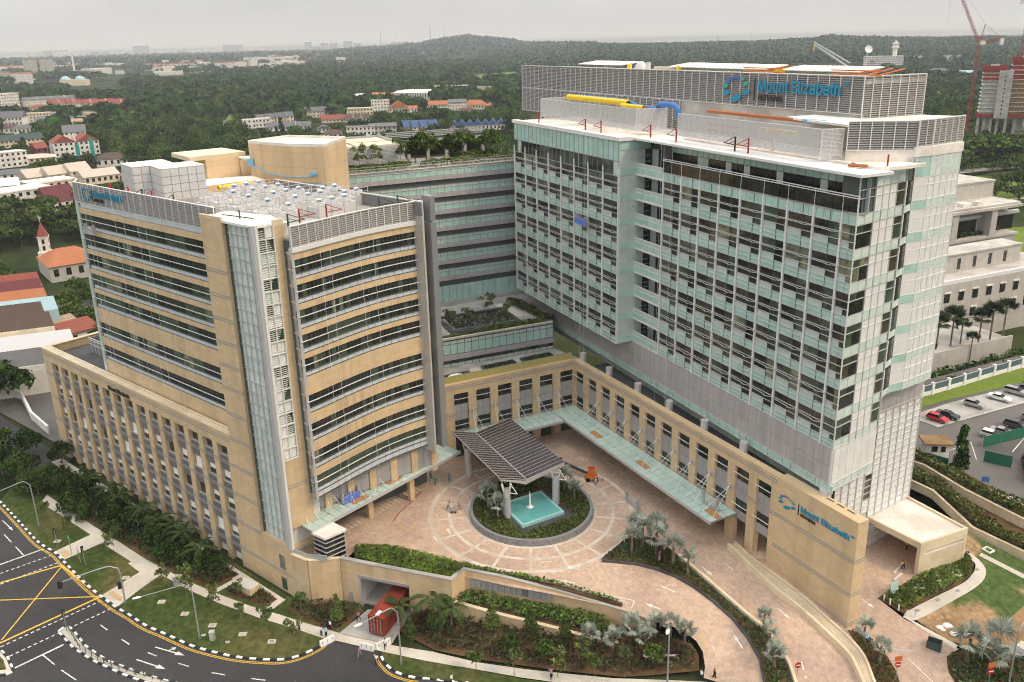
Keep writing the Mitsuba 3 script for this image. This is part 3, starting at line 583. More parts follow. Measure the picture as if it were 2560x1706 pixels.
# glazed stair: west face, corner fin, east face
Gl = W.off(-.5)
put('stair_core', prism([Gl.xy(-.4, -.5), Gl.xy(6.6, -.5), Gl.xy(6.6, -6), Gl.xy(-.4, -6)], 1.9, 51.4), 'stair_white' if 'stair_white' in scene else 'wall_white', LB)
gp = [(a + .03, a + 1.27, z + .05, z + 1.80, ('pale_green', 'frosted')[int(rng.random() < .22)]) for a in np.arange(.2, 6.5, 1.30) for z in np.arange(2.1, 50.5, 1.85)]
pieces(LB, 'stair_pane', Gl, gp, 'pale_green', -.42, -.34)
put('stair_blind', cat([Gl.box(.25, 6.5, z, z + .05, -.33, -.27) for z in np.arange(22, 51.3, .3)]), 'alu_light', LB, kind='stuff')
put('stair_mullion', cat(bars(Gl, np.arange(.2, 6.8, 1.3), np.arange(2.05, 51.6, 1.85), .06, .09, 2, 51.6, .1, 6.7, -.34, -.12)), 'alu', LB, kind='stuff')
put('stair_slot', Gl.box(6.3, 6.6, 2, 51.5, -.5, -.05), 'mull_dark', LB)
Est = Frame(W.xy(-1.0), 40.2, out=1)
if Est.n @ np.array([1, -1]) < 0: Est.n = -Est.n
put('corner_fin', cat([trimesh.creation.cylinder(.62, segment=[[*W.xy(-.55, -.35), 1.8], [*W.xy(-.55, -.35), 52.0]], sections=14)]), 'alu', LB, smooth=30)
put('corner_fin', cat([Est.box(.2, .55, 1.8, 52.1, -.25, .25)]), 'alu_light', LB)
ubox('stair_wall', Est.M(.6, 4.45, 5.2, 16.5, -1.5, 0), 'yellow_tile', LB)
ubox('stair_wall', Est.M(2.95, 4.45, 16.5, 51.6, -1.5, 0), 'yellow_tile', LB)
ubox('stair_wall', Est.M(.3, 5.2, ZR, 1.9, -1.5, -.1), 'yellow_tile', LB)
ubox('stair_wall', W.M(-1.0, 6.58, ZR, 2.0, -3, -.05), 'yellow_tile', LB)
ubox('stair_wall', Est.M(.3, 5.2, 1.9, 5.2, -3.5, -2.8), 'yellow_tile', LB)
stripes(W, -1.05, 6.58, (-3.2,), -.05); stripes(Est, .55, 4.47, (12.2, 1.2, -3.2)); stripes(W, -1.0, 6.6, (), 0) if 0 else None
ep = [(a + .04, a + 1.06, z + .05, z + 1.80, 'white_panel' if rng.random() < .45 else 'glass_green' if rng.random() < .6 else 'frosted') for a in (.62, 1.75) for z in np.arange(16.7, 50.8, 1.85)]
pieces(LB, 'stair_pane', Est, ep, 'frosted', -.42, -.32)
put('stair_blind', cat([Est.box(.65, .65 + 2.2 * min(1, .35 + .65 * abs(math.sin(z * .37))), z, z + .06, -.31, -.2) for z in np.arange(16.8, 51.2, .3)]), 'white_paint', LB, kind='stuff')
put('stair_mullion', cat(bars(Est, (.6, 1.72, 2.9), np.arange(16.6, 51.6, 1.85), .1, .1, 16.5, 51.6, .55, 2.95, -.33, .02)), 'alu_light', LB, kind='stuff')
put('stair_roof', prism([W.xy(-1, -.1), W.xy(12, -.1), W.xy(12, -4.6), W.xy(3, -6), Est.xy(4.4, -.2)], 51.6, 51.95), 'roof_white', LB)
put('stair_parapet', cat([Pp.box(6.6, 12.1, 51.9, 52.35, -.35, .02), Est.box(2.9, 4.5, 51.6, 52.4, -.4, .02)]), 'cream', LB)
pieces(LB, 'stair_window', W, [(1.1, 2.3, -2.6, -.2), (1.1, 2.3, -6.3, -4.2)], 'glass_green', -.1, .03)
# louvred plant screen round the roof
Ul = Frame(U.xy(11.2, -.02), to=tuple(U.xy(UE, -.02))); Ul.n = U.n
louvre_wall(LB, Ul, 0, Ul.L, 49.5, 52.9, 1.95)
# curved front to the forecourt
cs = np.array([4.2, 7, 10, 13, 16, 19, 22, 25, 28.4]); cn = np.array([2.0, 1.25, .55, -.15, -.75, -1.15, -1.3, -1.25, -1.0])
Ec = Frame(W.xy(-1.0), 40.2, out=1)
if Ec.n @ np.array([1, -1]) < 0: Ec.n = -Ec.n
sx = np.linspace(4.3, 28.2, 18); nx_ = np.interp(sx, cs, cn)
nx_ = np.convolve(np.pad(nx_, 2, mode='edge'), [.1, .2, .4, .2, .1], 'valid')
cur = [Ec.xy(a, b) for a, b in zip(sx, nx_)]
segs = [Frame(cur[i], to=tuple(cur[i + 1])) for i in range(len(cur) - 1)]
for f in segs:
    if f.n @ Ec.n < 0: f.n = -f.n
cw = [46.8, 43.2, 39.5, 35.8, 32.2, 26.5, 22.0, 17.5, 13.5]
ct = [47.9] + [z - 2.75 for z in cw]
for fi, f in enumerate(segs):
    e = .02
    for i, zt in enumerate(cw): ubox('curved_band', f.M(-e, f.L + e, zt, ct[i] - .01, -.5, 0), 'yellow_tile', LB)
    q = rng.random(len(cw)); mid = 4 <= fi
    pieces(LB, 'window_pane', f, [(.03, f.L / 2 - .02, zt - 1.98, zt - .02, 'glass_green' if (rng.random() < .22 or i == 8 or (i in (0, 3) and 3 < fi < 8)) else 'glass_dark') for i, zt in enumerate(cw)] + [(f.L / 2 + .02, f.L - .03, zt - 1.98, zt - .02, 'glass_green' if (rng.random() < .22 or i == 8 or (i in (0, 3) and 3 < fi < 8)) else 'glass_curtain' if rng.random() < .05 else 'glass_dark') for i, zt in enumerate(cw)], 'glass_dark', -.4, -.3)
    pieces(LB, 'sill_pane', f, [(.04, f.L - .04, zt - 2.66, zt - 2.04) for zt in cw] + [(.04, f.L - .04, 9.9, 10.8)], 'sill_glass', -.2, -.1)
put('glazing_bar', cat([f.box(a - .025, a + .025, zt - 1.98, zt, -.31, -.29) for f in segs for zt in cw for a in (0, f.L / 2)] + [f.box(-.02, f.L + .02, zt - d, zt - d + .07, -.32, .03) for f in segs for zt in cw for d in (2.05, 2.76)] + [f.box(-.02, f.L + .02, 9.7, 9.88, -.5, .05) for f in segs]), 'mull_dark', LB, kind='stuff')
for zt in cw: put('window_rail', cat([f.box(-.02, f.L + .02, zt - .95, zt - .85, .20, .34) for f in segs]), 'alu_light', LB)
put('curved_cornice', cat([f.box(-.02, f.L + .02, 47.9, 48.55, -.5, .35) for f in segs]), 'alu_light', LB, smooth=False)
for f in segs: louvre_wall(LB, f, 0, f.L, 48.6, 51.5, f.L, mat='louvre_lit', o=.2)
# return of the curved front and the fin at its right end
Rf = Frame(Ec.xy(4.3, 0), to=tuple(cur[0]))
if Rf.n @ (-Ec.d) < 0: Rf.n = -Rf.n
pieces(LB, 'return_panel', Rf, [(-1.2, Rf.L, z + .04, z + 2.3) for z in np.arange(9.9, 47.2, 2.36)], 'pod_panel_lit', -.3, 0)
put('return_bar', cat([Rf.box(-1.2, Rf.L + .05, z, z + .3, -.1, .06) for z in np.arange(9.8, 48, 2.36)] + [Rf.box(Rf.L - .08, Rf.L + .08, 9.6, 51.6, -.3, .1)]), 'alu', LB)
put('edge_fin', Ec.box(28.25, 29.3, 9.6, 48.2, -1.2, 1.0), 'alu_dark', LB)
put('edge_fin', Ec.box(28.5, 29.4, 48.4, 52.3, -1.5, .7), 'alu_dark', LB)
lw = Frame((-13.4, 127.2), to=(-43.0, 153.6))
if lw.n @ np.array([1, 1]) < 0: lw.n = -lw.n
louvre_wall(LB, lw, 0, lw.L, 49.4, 51.6, 2.2)
put('side_wall', lw.box(0, lw.L, 9, 49.3, -.2, .15), 'wall_stone', LB)
lw2 = Frame((-43.4, 153.4), to=(-78.5, 152))
if lw2.n @ np.array([0, 1]) < 0: lw2.n = -lw2.n
put('rear_wall', lw2.box(0, lw2.L, 0, 50.2, -.2, .15), 'yellow_plaster', LB)
fl = Frame(U.xy(UE, -.1), to=(-78.5, 152))
if fl.n @ W.d < 0: fl.n = -fl.n
put('rear_wall', fl.box(.3, fl.L, 14, 49.3, -.4, .1), 'frosted', LB)
louvre_wall(LB, fl, 0, fl.L, 49.5, 52.7, 1.9)
# wall under the curved front
lowf = Frame(Ec.xy(4.5, -1.9), to=tuple(Ec.xy(29, -1.9)))
if lowf.n @ Ec.n < 0: lowf.n = -lowf.n
for a in np.arange(0, lowf.L, 4.1):
    ubox('court_pier', lowf.M(a + 2.9, min(a + 4.1, lowf.L), 4, 9.9, -.6, 0), 'yellow_tile', LB)
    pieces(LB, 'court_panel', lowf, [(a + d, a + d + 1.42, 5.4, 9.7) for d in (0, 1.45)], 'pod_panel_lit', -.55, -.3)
ubox('arcade_wall', lowf.M(-3, lowf.L, -.2, 5.2, -4.0, -3.6), 'mull_dark', LB)
for a in np.arange(2.2, lowf.L, 8.2): ubox('arcade_column', lowf.M(a, a + .9, -.1, 5, -.9, 0), 'yellow_tile', LB)
# logo on the louvres
Lf = Frame(U.xy(55.6, 0), to=tuple(U.xy(0, 0))); Lf.n = U.n
logo_sign(LB, Lf, 2.9, 50.15, 2.3, .12)
# small dark letters on the podium parapet
Lp = Frame(W.xy(62, 0), to=tuple(W.xy(0, 0))); Lp.n = W.n
def wall_text(k, F, txt, s, z, h, mat, o=.05, depth=.1, w=1.0, name='lettering'):
    m = meshkit.text_mesh(txt, h, depth, bold=True); v = np.array(m.vertices); v[:, 0] *= w
    put(name, trimesh.Trimesh(np.column_stack([F.A[0] + F.d[0] * (s + v[:, 0]) + F.n[0] * (o + v[:, 2]), F.A[1] + F.d[1] * (s + v[:, 0]) + F.n[1] * (o + v[:, 2]), z + v[:, 1]]), m.faces, process=False), mat, k)
wall_text(LB, Lp, 'Mount Elizabeth', 10.5, 15.15, .8, 'sign_dark', w=.95)
# ------------------------------------------------------------------ tower on the right
TW = thing('glass_tower', 'tall green glass hospital tower on the right with grey louvred crown and large wall sign', 'building')
T0 = np.array([42.4, 100.2])
B = Frame(T0, 114.8); B.n = np.array([-.90778, -.41945])
A_ = B.off(3.5)
ZT = [52.3 - 4.36 * i for i in range(7)]
GS, BL = 40.8, 48.6
finsB = [2.4, 7.12, 11.9, 16.65, 21.5, 26.3, 31.0, 35.7, 40.6]
finsA = [48.7 + 5.2 * i for i in range(9)]
bodyT = Polygon([B.xy(.35, -.35), B.xy(GS, -.35), B.xy(GS, -3.2), B.xy(BL + .4, -3.2), B.xy(BL + .4, 3.2), B.xy(finsA[-1] - .3, 3.2), B.xy(finsA[-1] - .3, -17), B.xy(10, -17), B.xy(5, -14)])
put('core', prism(bodyT, 22.2, 53.5), 'mull_dark', TW)
put('core', prism(Polygon([B.xy(1, -1.9), B.xy(GS, -1.9), B.xy(GS, -3.2), B.xy(BL + .4, -3.2), B.xy(BL + .4, 3.2), B.xy(finsA[-1] - .3, 3.2), B.xy(finsA[-1] - .3, -17), B.xy(10, -17), B.xy(5, -14)]), 53.51, 58.3), 'mull_dark', TW)
lowT = Polygon([B.xy(.35, -.35), B.xy(97, -.35), B.xy(97, -17), B.xy(12, -17), B.xy(6, -13)])
put('core', prism(lowT, 15.5, 22.19), 'mull_dark', TW)
vis_mats = ['glass_dark', 'glass_green', 'glass_brown', 'glass_curtain']
def vm(p=(.46, .22, .26, .06)): return vis_mats[rng.choice(4, p=p)]
def ward_front(F, fins, z0, first):
    "rows of ward windows between the fins"
    for zt in ZT:
        vp, wp, sp = [], [], []
        for a, b in zip(fins[:-1], fins[1:]):
            m = a + (b - a) * .40; L, R = a + .22, b - .22
            q = vm(); q2 = vm((.35, .35, .20, .10))
            vp += [(m + .03, R, zt - 1.08, zt - .03, q), (L, m - .03, zt - 1.08, zt - .03, q2), (m + .03, R, zt - 2.12, zt - 1.14, q), (L, m - .03, zt - 2.12, zt - 1.14, q2), (L, m - .03, zt - 3.0, zt - 2.17, q2)]
            wp.append((m + .03, R, zt - 3.0, zt - 2.17))
            sp += [(m + .03, R, zt - 3.62, zt - 3.06), (L, m - .03, zt - 3.62, zt - 3.06), (m + .03, R, zt - 4.30, zt - 3.68), (L, m - .03, zt - 4.30, zt - 3.68)]
        pieces(TW, 'window_pane', F, vp, 'glass_dark', -.22, -.10); pieces(TW, 'frosted_panel', F, wp, 'frosted', -.2, -.06); pieces(TW, 'spandrel_panel', F, sp, 'green_glass', -.2, -.05)
zs = [zt - d for zt in ZT for d in (0, 1.11, 2.14, 3.03, 3.65)] + [ZT[-1] - 4.34]
ward_front(B, [0] + finsB, 22, 0); 
ward_front(A_, finsA, 22, 0)
for F, fins, s0, s1 in ((B, finsB, .0, GS), (A_, finsA, BL, finsA[-1])):
    put('fin', cat([F.box(a - .14, a + .14, 21.8, 53.6, -.25, .12) for a in fins]), 'alu_light', TW, kind='stuff')
    put('mullion', cat([F.box(a + (b - a) * .4 - .03, a + (b - a) * .4 + .03, 21.8, 53.6, -.2, .02) for a, b in zip(fins[:-1], fins[1:])]), 'mull_dark', TW, kind='stuff')
    put('transom', cat([F.box(s0, s1, z - .035, z + .035, -.15, .06) for z in zs]), 'alu', TW, kind='stuff')
    for zt in ZT:      # wavy light shelves
        ms = []
        for a, b in zip(fins[:-1], fins[1:]):
            P = [(a - .15, .30), (a + .9, .85), (a + 1.4, .62), (b - .15, .42)]
            for (p, o), (q, o2) in zip(P[:-1], P[1:]):
                f = Frame(F.xy(p, o), to=tuple(F.xy(q, o2)));
                if f.n @ F.n < 0: f.n = -f.n
                ms.append(f.box(-.02, f.L + .02, zt - 1.14, zt - 1.08, -.10, .05))
        put('light_shelf', cat(ms), 'alu', TW)
# top storey: B has a planted terrace, A runs up to its roof
TR = B.off(-1.7)
tp = [a + d for a in np.arange(0, GS, 1.36) for d in (0,)]
pieces(TW, 'frieze_panel', TR, [(a + .05, a + 1.31, 56.95, 58.2) for a in tp], 'green_glass', -.1, .02)
pieces(TW, 'window_pane', TR, [(a + .04, a + 1.32, 53.8, 56.85, 'glass_dark' if rng.random() < .8 else 'frosted') for a in tp], 'glass_dark', -.12, 0)
put('terrace_floor', B.box(0, GS, 53.60, 53.78, -1.8, .02), 'roof_grey', TW)
pieces(TW, 'terrace_glass', B, [(a + .03, a + 1.33, 53.9, 55.6) for a in tp], 'glass_dark', -.06, 0)
pieces(TW, 'spandrel_panel', B, [(a + .03, a + 1.33, 52.35, 53.6) for a in tp], 'green_glass', -.2, -.05)
put('terrace_rail', cat([B.box(-.1, GS, z, z + .1, -.1, .1) for z in (55.62, 55.9)] + [B.box(a - .03, a + .03, 53.6, 55.9, -.1, .05) for a in finsB]), 'alu_light', TW)
ta = [a + d for a in finsA[:-1] for d in (0, 1.73, 3.46)]
pieces(TW, 'frieze_panel', A_, [(a + .06, a + 1.67, 54.9, 58.2) for a in ta], 'green_glass', -.1, .0)
pieces(TW, 'window_pane', A_, [(a + .06, a + 1.67, 52.4, 54.8, 'glass_green' if rng.random() < .4 else 'frosted' if rng.random() < .2 else 'glass_dark') for a in ta], 'glass_dark', -.12, 0)
put('frieze_bar', cat([A_.box(a - .04, a + .04, 52.3, 58.3, -.1, .05) for a in ta] + [A_.box(BL, finsA[-1], 54.8, 54.92, -.1, .1)] + [TR.box(a - .04, a + .04, 56.9, 58.3, -.1, .06) for a in tp]), 'alu_dark', TW, kind='stuff')
# return of block A, and the balconies between the two blocks
AR = Frame(A_.xy(BL, 0), to=tuple(B.xy(BL, -3.0)))
if AR.n @ (-B.d) < 0: AR.n = -AR.n
put('core', AR.box(0, AR.L, 21.9, 58.3, -.5, -.2), 'mull_dark', TW)
rp = []
for zt in ZT + [56.66]:
    for a, b in ((.05, 1.95), (2.05, 3.75), (3.85, 5.1), (5.2, 6.4)):
        for d0, d1, mt in ((0, 1.1, 'frosted'), (1.15, 2.15, 'frosted'), (2.2, 3.0, 'frosted'), (3.05, 4.3, 'green_glass')): rp.append((a, b, zt - d1, zt - d0, mt if a < 5 else 'glass_dark'))
rp += [(a, b, 56.75, 58.3, 'green_glass') for a, b in ((.05, 1.95), (2.05, 3.75), (3.85, 6.4))]
pieces(TW, 'return_panel', AR, rp, 'frosted', -.15, 0)
put('return_bar', cat(bars(AR, (0, 2, 3.8, 5.15), [zt - d for zt in ZT + [56.66] for d in (0, 1.12, 2.17, 3.02)], .09, .08, 21.9, 58.3, 0, 6.45, -.1, .05)), 'alu', TW, kind='stuff')
Rb = B.off(-3.0)
for zt in [56.66] + ZT:
    put('balcony_slab', B.box(GS, BL, zt - 4.4, zt - 4.05, -3.0, .05), 'alu_light', TW)
    pieces(TW, 'balcony_panel', B, [(a + .04, a + 1.9, zt - 4.25, zt - 3.05, 'green_glass') for a in np.arange(GS + .1, BL - 1, 1.94)] + [(a + .04, a + 1.9, zt - 3.0, zt - 2.35, 'frosted') for a in np.arange(GS + .1, BL - 1, 1.94)], 'green_glass', -.08, .0)
    put('balcony_rail', cat([B.box(GS, BL, zt - 2.33, zt - 2.22, -.1, .08), B.box(GS, BL, zt - 3.06, zt - 2.98, -.1, .05)]), 'alu_light', TW)
pieces(TW, 'recess_pane', Rb, [(GS + .1 + 1.9 * i, GS + 1.95 + 1.9 * i, zt - 4.0, zt - .1, 'glass_dark' if i < 3 else 'frosted') for zt in [56.66] + ZT for i in range(4)], 'glass_dark', -.2, -.1)
GR = Frame(B.xy(GS, 0), to=tuple(B.xy(GS, -3))); 
if GR.n @ B.d < 0: GR.n = -GR.n
put('recess_wall', GR.box(0, 3, 22, 58.3, -.3, 0), 'pod_panel', TW)
# roofs and eaves
put('eave', B.box(-.9, BL - .05, 58.4, 58.75, -4.4, .95), 'alu_light', TW)
put('roof_deck', prism(Polygon([B.xy(.2, -4.3), B.xy(BL, -4.3), B.xy(BL, 3), B.xy(finsA[-1], 3), B.xy(finsA[-1], -16), B.xy(9, -16), B.xy(4.2, -13)]), 58.5, 58.72), 'roof_white', TW)
put('eave', cat([A_.box(BL - .2, finsA[-1] + .3, 58.3, 58.95, -.9, .35), AR.box(-.3, 3.6, 58.3, 58.94, -.9, .3)]), 'alu_light', TW)
put('roof_kerb', cat([B.box(.4, 8, 58.72, 59.15, -4.2, -3.7), B.box(.0, .45, 58.72, 59.15, -11, -4.2), B.box(.2, GS, 58.74, 59.0, -4.3, -4.0)]), 'roof_white', TW)
# belt of metal panels under the glass, with a green skirt
bw = 1.66
pieces(TW, 'belt_panel', B, [(a + .02, a + bw - .02, 16.62, 19.2) for a in np.arange(0, 94, bw)] + [(a + .02, a + bw - .02, 19.24, 21.85) for a in np.arange(0, 94, bw)], 'belt_metal', -.3, 0)
sk = []
for a in np.arange(2.55 - 4.75, 94, 4.75): sk += [(max(a + .06, 0), a + 1.6, 15.45, 16.55), (a + 1.7, a + 4.05, 15.45, 16.55), (a + 4.12, a + 4.68, 15.45, 16.55)]
pieces(TW, 'skirt_panel', B, [r for r in sk if r[1] > .3], 'green_glass', -.16, .02)
put('skirt_rail', cat([B.box(0, 95, z, z + .09, -.2, .08) for z in (15.36, 16.55)] + [B.box(0, 95, 21.86, 21.99, -.2, .06)]), 'alu', TW)
put('soffit', prism(lowT.buffer(-.1), 15.30, 15.49), 'alu', TW)
# recessed storey over the podium, its columns
RS = B.off(-2.2)
put('recess_wall', RS.box(1.5, 96, 12.6, 15.3, -.6, -.15), 'glass_black', TW)
pieces(TW, 'recess_window', RS, [(a + .05, a + 2.2, 13.9, 15.3, 'glass_dark') for a in np.arange(1.6, 95, 2.25)] + [(a + .05, a + 2.2, 12.7, 13.8, 'frosted') for a in np.arange(1.6, 95, 2.25)], 'glass_dark', -.14, -.04)
# east end
E1 = Frame(T0, 36.2); 
if E1.n @ np.array([1, -1]) < 0: E1.n = -E1.n
EL = 10.5
wp, vp, gp2 = [], [], []
for i, zt in enumerate([56.66] + ZT):
    cm = ('glass_green', 'glass_dark', 'glass_brown', 'glass_curtain')[rng.integers(0, 4)] if i else 'glass_dark'
    if i: vp += [(.08, 1.75, zt - 1.05, zt, 'glass_green'), (1.8, 3.55, zt - 1.05, zt, cm), (.08, 1.75, zt - 3.0, zt - 1.1, cm), (1.8, 3.55, zt - 3.0, zt - 1.1, 'glass_dark')]
    for a in (3.65, 5.25, 6.85): wp += [(a, a + 1.5, zt - 1.05, zt), (a, a + 1.5, zt - 3.0, zt - 1.1)]
    vp += [(8.5, EL - .12, zt - 1.05, zt, 'glass_green' if i > 2 else 'glass_brown'), (8.5, EL - .12, zt - 3.0, zt - 1.1, 'glass_green' if i % 2 else 'glass_brown')]
    gp2 += [(a, a + 1.58, zt - 4.28, zt - 3.06) for a in np.arange(.08, EL - 1, 1.7)]
gp2 += [(a, a + 1.55, 56.75, 58.25) for a in np.arange(3.65, EL - 1, 1.65)]
pieces(TW, 'white_panel', E1, wp, 'white_panel', -.2, -.03); pieces(TW, 'window_pane', E1, vp, 'glass_dark', -.22, -.08); pieces(TW, 'end_spandrel', E1, gp2, 'pale_green', -.2, 0)
put('core', cat([E1.box(1.0, EL, 15.5, 58.3, -3, -.21)]), 'mull_dark', TW)
put('end_bar', cat(bars(E1, (0, 3.6, 5.2, 6.8, 8.42, EL), [zt - d for zt in [56.66] + ZT for d in (0, 1.07, 3.03)], .09, .08, 21.9, 58.3, 0, EL, -.1, .06)), 'alu', TW, kind='stuff')
put('corner_post', trimesh.creation.cylinder(.09, segment=[[*T0, 15.4], [*T0, 56]], sections=8), 'alu_light', TW)
pieces(TW, 'belt_panel', E1, [(a + .02, a + 1.72, 16.62, 21.85, 'white_panel') for a in np.arange(0, EL - .5, 1.75)], 'white_panel', -.3, 0)
pieces(TW, 'skirt_panel', E1, [(a + .05, a + 1.7, 15.45, 16.55) for a in np.arange(0, EL - .5, 1.75)], 'pale_green', -.16, .02)
put('skirt_rail', cat([E1.box(0, EL, z, z + .09, -.2, .08) for z in (15.36, 16.55, 21.86)]), 'alu', TW)
put('eave', E1.box(-.6, EL + 2.2, 58.4, 58.74, -1.2, .8), 'alu_light', TW)
# slot of dark windows, then the projecting end block
SL = Frame(E1.xy(EL, -.1), to=tuple(E1.xy(13.4, -.6)))
if SL.n @ np.array([1, -1]) < 0: SL.n = -SL.n
sv = []
for zt in [56.66] + ZT[:6]: sv += [(.9, SL.L - .15, zt - 1.2, zt - .2, 'glass_dark'), (.9, SL.L - .15, zt - 3.3, zt - 1.25, 'glass_dark'), (.05, .85, zt - 3.3, zt - .2, 'white_panel'), (.05, SL.L - .1, zt - 4.3, zt - 3.36, 'pale_green')]
pieces(TW, 'slot_pane', SL, sv, 'glass_dark', -.2, -.02)
put('core', cat([SL.box(0, SL.L + 1, 27, 58.3, -3, -.21)]), 'mull_dark', TW)
E2a, E2b = np.array([55.3, 109.6]), np.array([61.1, 113.3])
E2 = Frame(E2a, to=tuple(E2b))
if E2.n @ np.array([1, -1]) < 0: E2.n = -E2.n
RT = Frame(E1.xy(13.4, -.6), to=tuple(E2a))
if RT.n @ np.array([-1, -1]) < 0: RT.n = -RT.n
w2, g2, r2 = [], [], []
nP = 5; pw_ = E2.L / nP
for i, zt in enumerate([56.66] + ZT[:6]):
    for j in range(nP): w2 += [(j * pw_ + .05, (j + 1) * pw_ - .05, zt - 1.05, zt), (j * pw_ + .05, (j + 1) * pw_ - .05, zt - 3.0, zt - 1.1)]; g2.append((j * pw_ + .05, (j + 1) * pw_ - .05, zt - 4.28, zt - 3.06))
    r2 += [(.05, RT.L, zt - 1.05, zt, 'alu_light'), (.05, RT.L, zt - 3.0, zt - 1.1, 'alu_light'), (.05, RT.L, zt - 4.28, zt - 3.06, 'green_glass')]
for j in range(nP): g2.append((j * pw_ + .05, (j + 1) * pw_ - .05, 56.75, 59.3))
r2.append((.05, RT.L, 56.75, 59.3, 'green_glass'))
pieces(TW, 'white_panel', E2, w2, 'white_panel', -.2, -.03); pieces(TW, 'end_spandrel', E2, g2, 'pale_green', -.2, 0); pieces(TW, 'return_panel', RT, r2, 'alu_light', -.2, 0)
zz = [zt - d for zt in [56.66] + ZT[:6] for d in (0, 1.07, 3.03)]
put('end_bar', cat(bars(E2, np.linspace(0, E2.L, nP + 1), zz, .09, .08, 26.1, 59.3, 0, E2.L, -.1, .06) + bars(RT, (0, RT.L), zz, .09, .08, 26.1, 59.3, 0, RT.L, -.1, .05)), 'alu_light', TW, kind='stuff')
back = B.xy(14, -21)
put('core', prism([E2.xy(.05, -.21), E2.xy(E2.L - .05, -.21), (63.0, 118.6), tuple(B.xy(12, -16)), tuple(RT.xy(0, -.3))], 26.1, 59.9), 'white_panel', TW)
put('end_cornice', cat([E2.box(-.2, E2.L + .2, 59.35, 60.6, -.5, .12), RT.box(-.2, RT.L + .1, 59.36, 60.59, -.5, .10)]), 'roof_white', TW)
# lower wall under the end block, down to the ground
LWf = Frame((45.2, 105.2), to=(61.5, 115.6))
if LWf.n @ np.array([1, -1]) < 0: LWf.n = -LWf.n
lw_, wn_ = [], []
n_ = 11; q_ = LWf.L / n_
for j in range(n_):
    for k_, z in enumerate(np.arange(.0, 21.5, 2.15)):
        if j == 4 and k_ in (1, 2, 4, 5, 8): wn_.append((j * q_ + .08, (j + 1) * q_ - .08, z + .06, z + 2.1, 'glass_brown' if k_ != 2 else 'frosted'))
        else: lw_.append((j * q_ + .05, (j + 1) * q_ - .05, z + .05, z + 2.1))
pieces(TW, 'lower_panel', LWf, lw_, 'white_panel', -.2, -.03); pieces(TW, 'lower_window', LWf, wn_, 'glass_brown', -.2, -.08)
put('lower_bar', cat(bars(LWf, np.linspace(0, LWf.L, n_ + 1), np.arange(.0, 22.6, 1.075), .10, .08, -.5, 22.2, 0, LWf.L, -.1, .12)), 'alu', TW, kind='stuff')
pieces(TW, 'belt_panel', LWf, [(a + .02, a + 1.5, 22.3, 27.2, 'belt_metal') for a in np.arange(6.5, LWf.L - .5, 1.55)], 'belt_metal', -.3, .02)
LR = Frame((61.5, 115.6), to=(64, 124))
if LR.n @ np.array([1, 0]) < 0: LR.n = -LR.n
put('side_wall', LR.box(0, LR.L, -.5, 59.5, -.3, 0), 'white_panel', TW)
put('core', prism([LWf.xy(.1, -.22), LWf.xy(LWf.L - .05, -.22), (63.6, 124), (46, 116)], -.5, 27.1), 'wall_white', TW)
# louvred crown
def tpt(s, i): return tuple(B.xy(s, -i))
Lc1 = Frame(tpt(8.0, 5.6), to=tuple(RT.xy(0, -.2)))
if Lc1.n @ np.array([1, -1]) < 0: Lc1.n = -Lc1.n
louvre_wall(TW, Lc1, 0, Lc1.L, 60.3, 63.9, 1.5, mat='louvre_lit')
put('crown_wall', Lc1.box(0, Lc1.L, 58.6, 60.3, -.4, -.1), 'roof_white', TW)
E2l = Frame(E2.xy(-.1, -.1), to=tuple(E2.xy(E2.L, -.1))); E2l.n = E2.n
RTl = Frame(RT.xy(0, -.05), to=tuple(RT.xy(RT.L, -.05))); RTl.n = RT.n
louvre_wall(TW, E2l, 0, E2l.L, 60.7, 64.0, 1.3, mat='louvre_lit'); louvre_wall(TW, RTl, 0, RTl.L, 60.7, 64.0, 1.2)
put('crown_roof', prism([Lc1.xy(.1, -.4), Lc1.xy(Lc1.L, -.4), E2l.xy(.2, -.3), E2l.xy(E2l.L - .1, -.3), (63.0, 118.4), tpt(22, 20), tpt(22, 8)], 63.2, 63.5), 'roof_white', TW)
Fm = Frame(tpt(13.4, 13.5), to=tpt(114, 10.1)); Fm.n = B.n * 1.
MT = 69.1
louvre_wall(TW, Fm, 0, Fm.L, 64.1, MT, 2.05)
Fm2 = Frame(Fm.xy(40, .05), to=tuple(Fm.xy(Fm.L, .05))); Fm2.n = Fm.n
louvre_wall(TW, Fm2, 0, Fm2.L, 58.9, 64.0, 2.05)
put('crown_wall', Fm.box(0, 40, 58.6, 64.0, -.5, -.2), 'concrete', TW)
Fr = Frame(tpt(13.4, 13.5), to=tpt(12.6, 24.5))
if Fr.n @ (-B.d) < 0: Fr.n = -Fr.n
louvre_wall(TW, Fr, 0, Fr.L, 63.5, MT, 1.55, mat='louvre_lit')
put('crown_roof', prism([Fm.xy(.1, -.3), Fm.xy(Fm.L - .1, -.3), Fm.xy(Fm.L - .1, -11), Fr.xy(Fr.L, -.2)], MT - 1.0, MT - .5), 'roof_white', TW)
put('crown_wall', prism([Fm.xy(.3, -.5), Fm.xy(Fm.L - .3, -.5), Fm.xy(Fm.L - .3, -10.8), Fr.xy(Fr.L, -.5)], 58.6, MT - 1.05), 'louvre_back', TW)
Frd = Frame(tuple(Fm.xy(34, .14)), to=tuple(Fm.xy(0, .14))); Frd.n = Fm.n
logo_sign(TW, Frd, 5.4, 64.8, 3.9, .1)
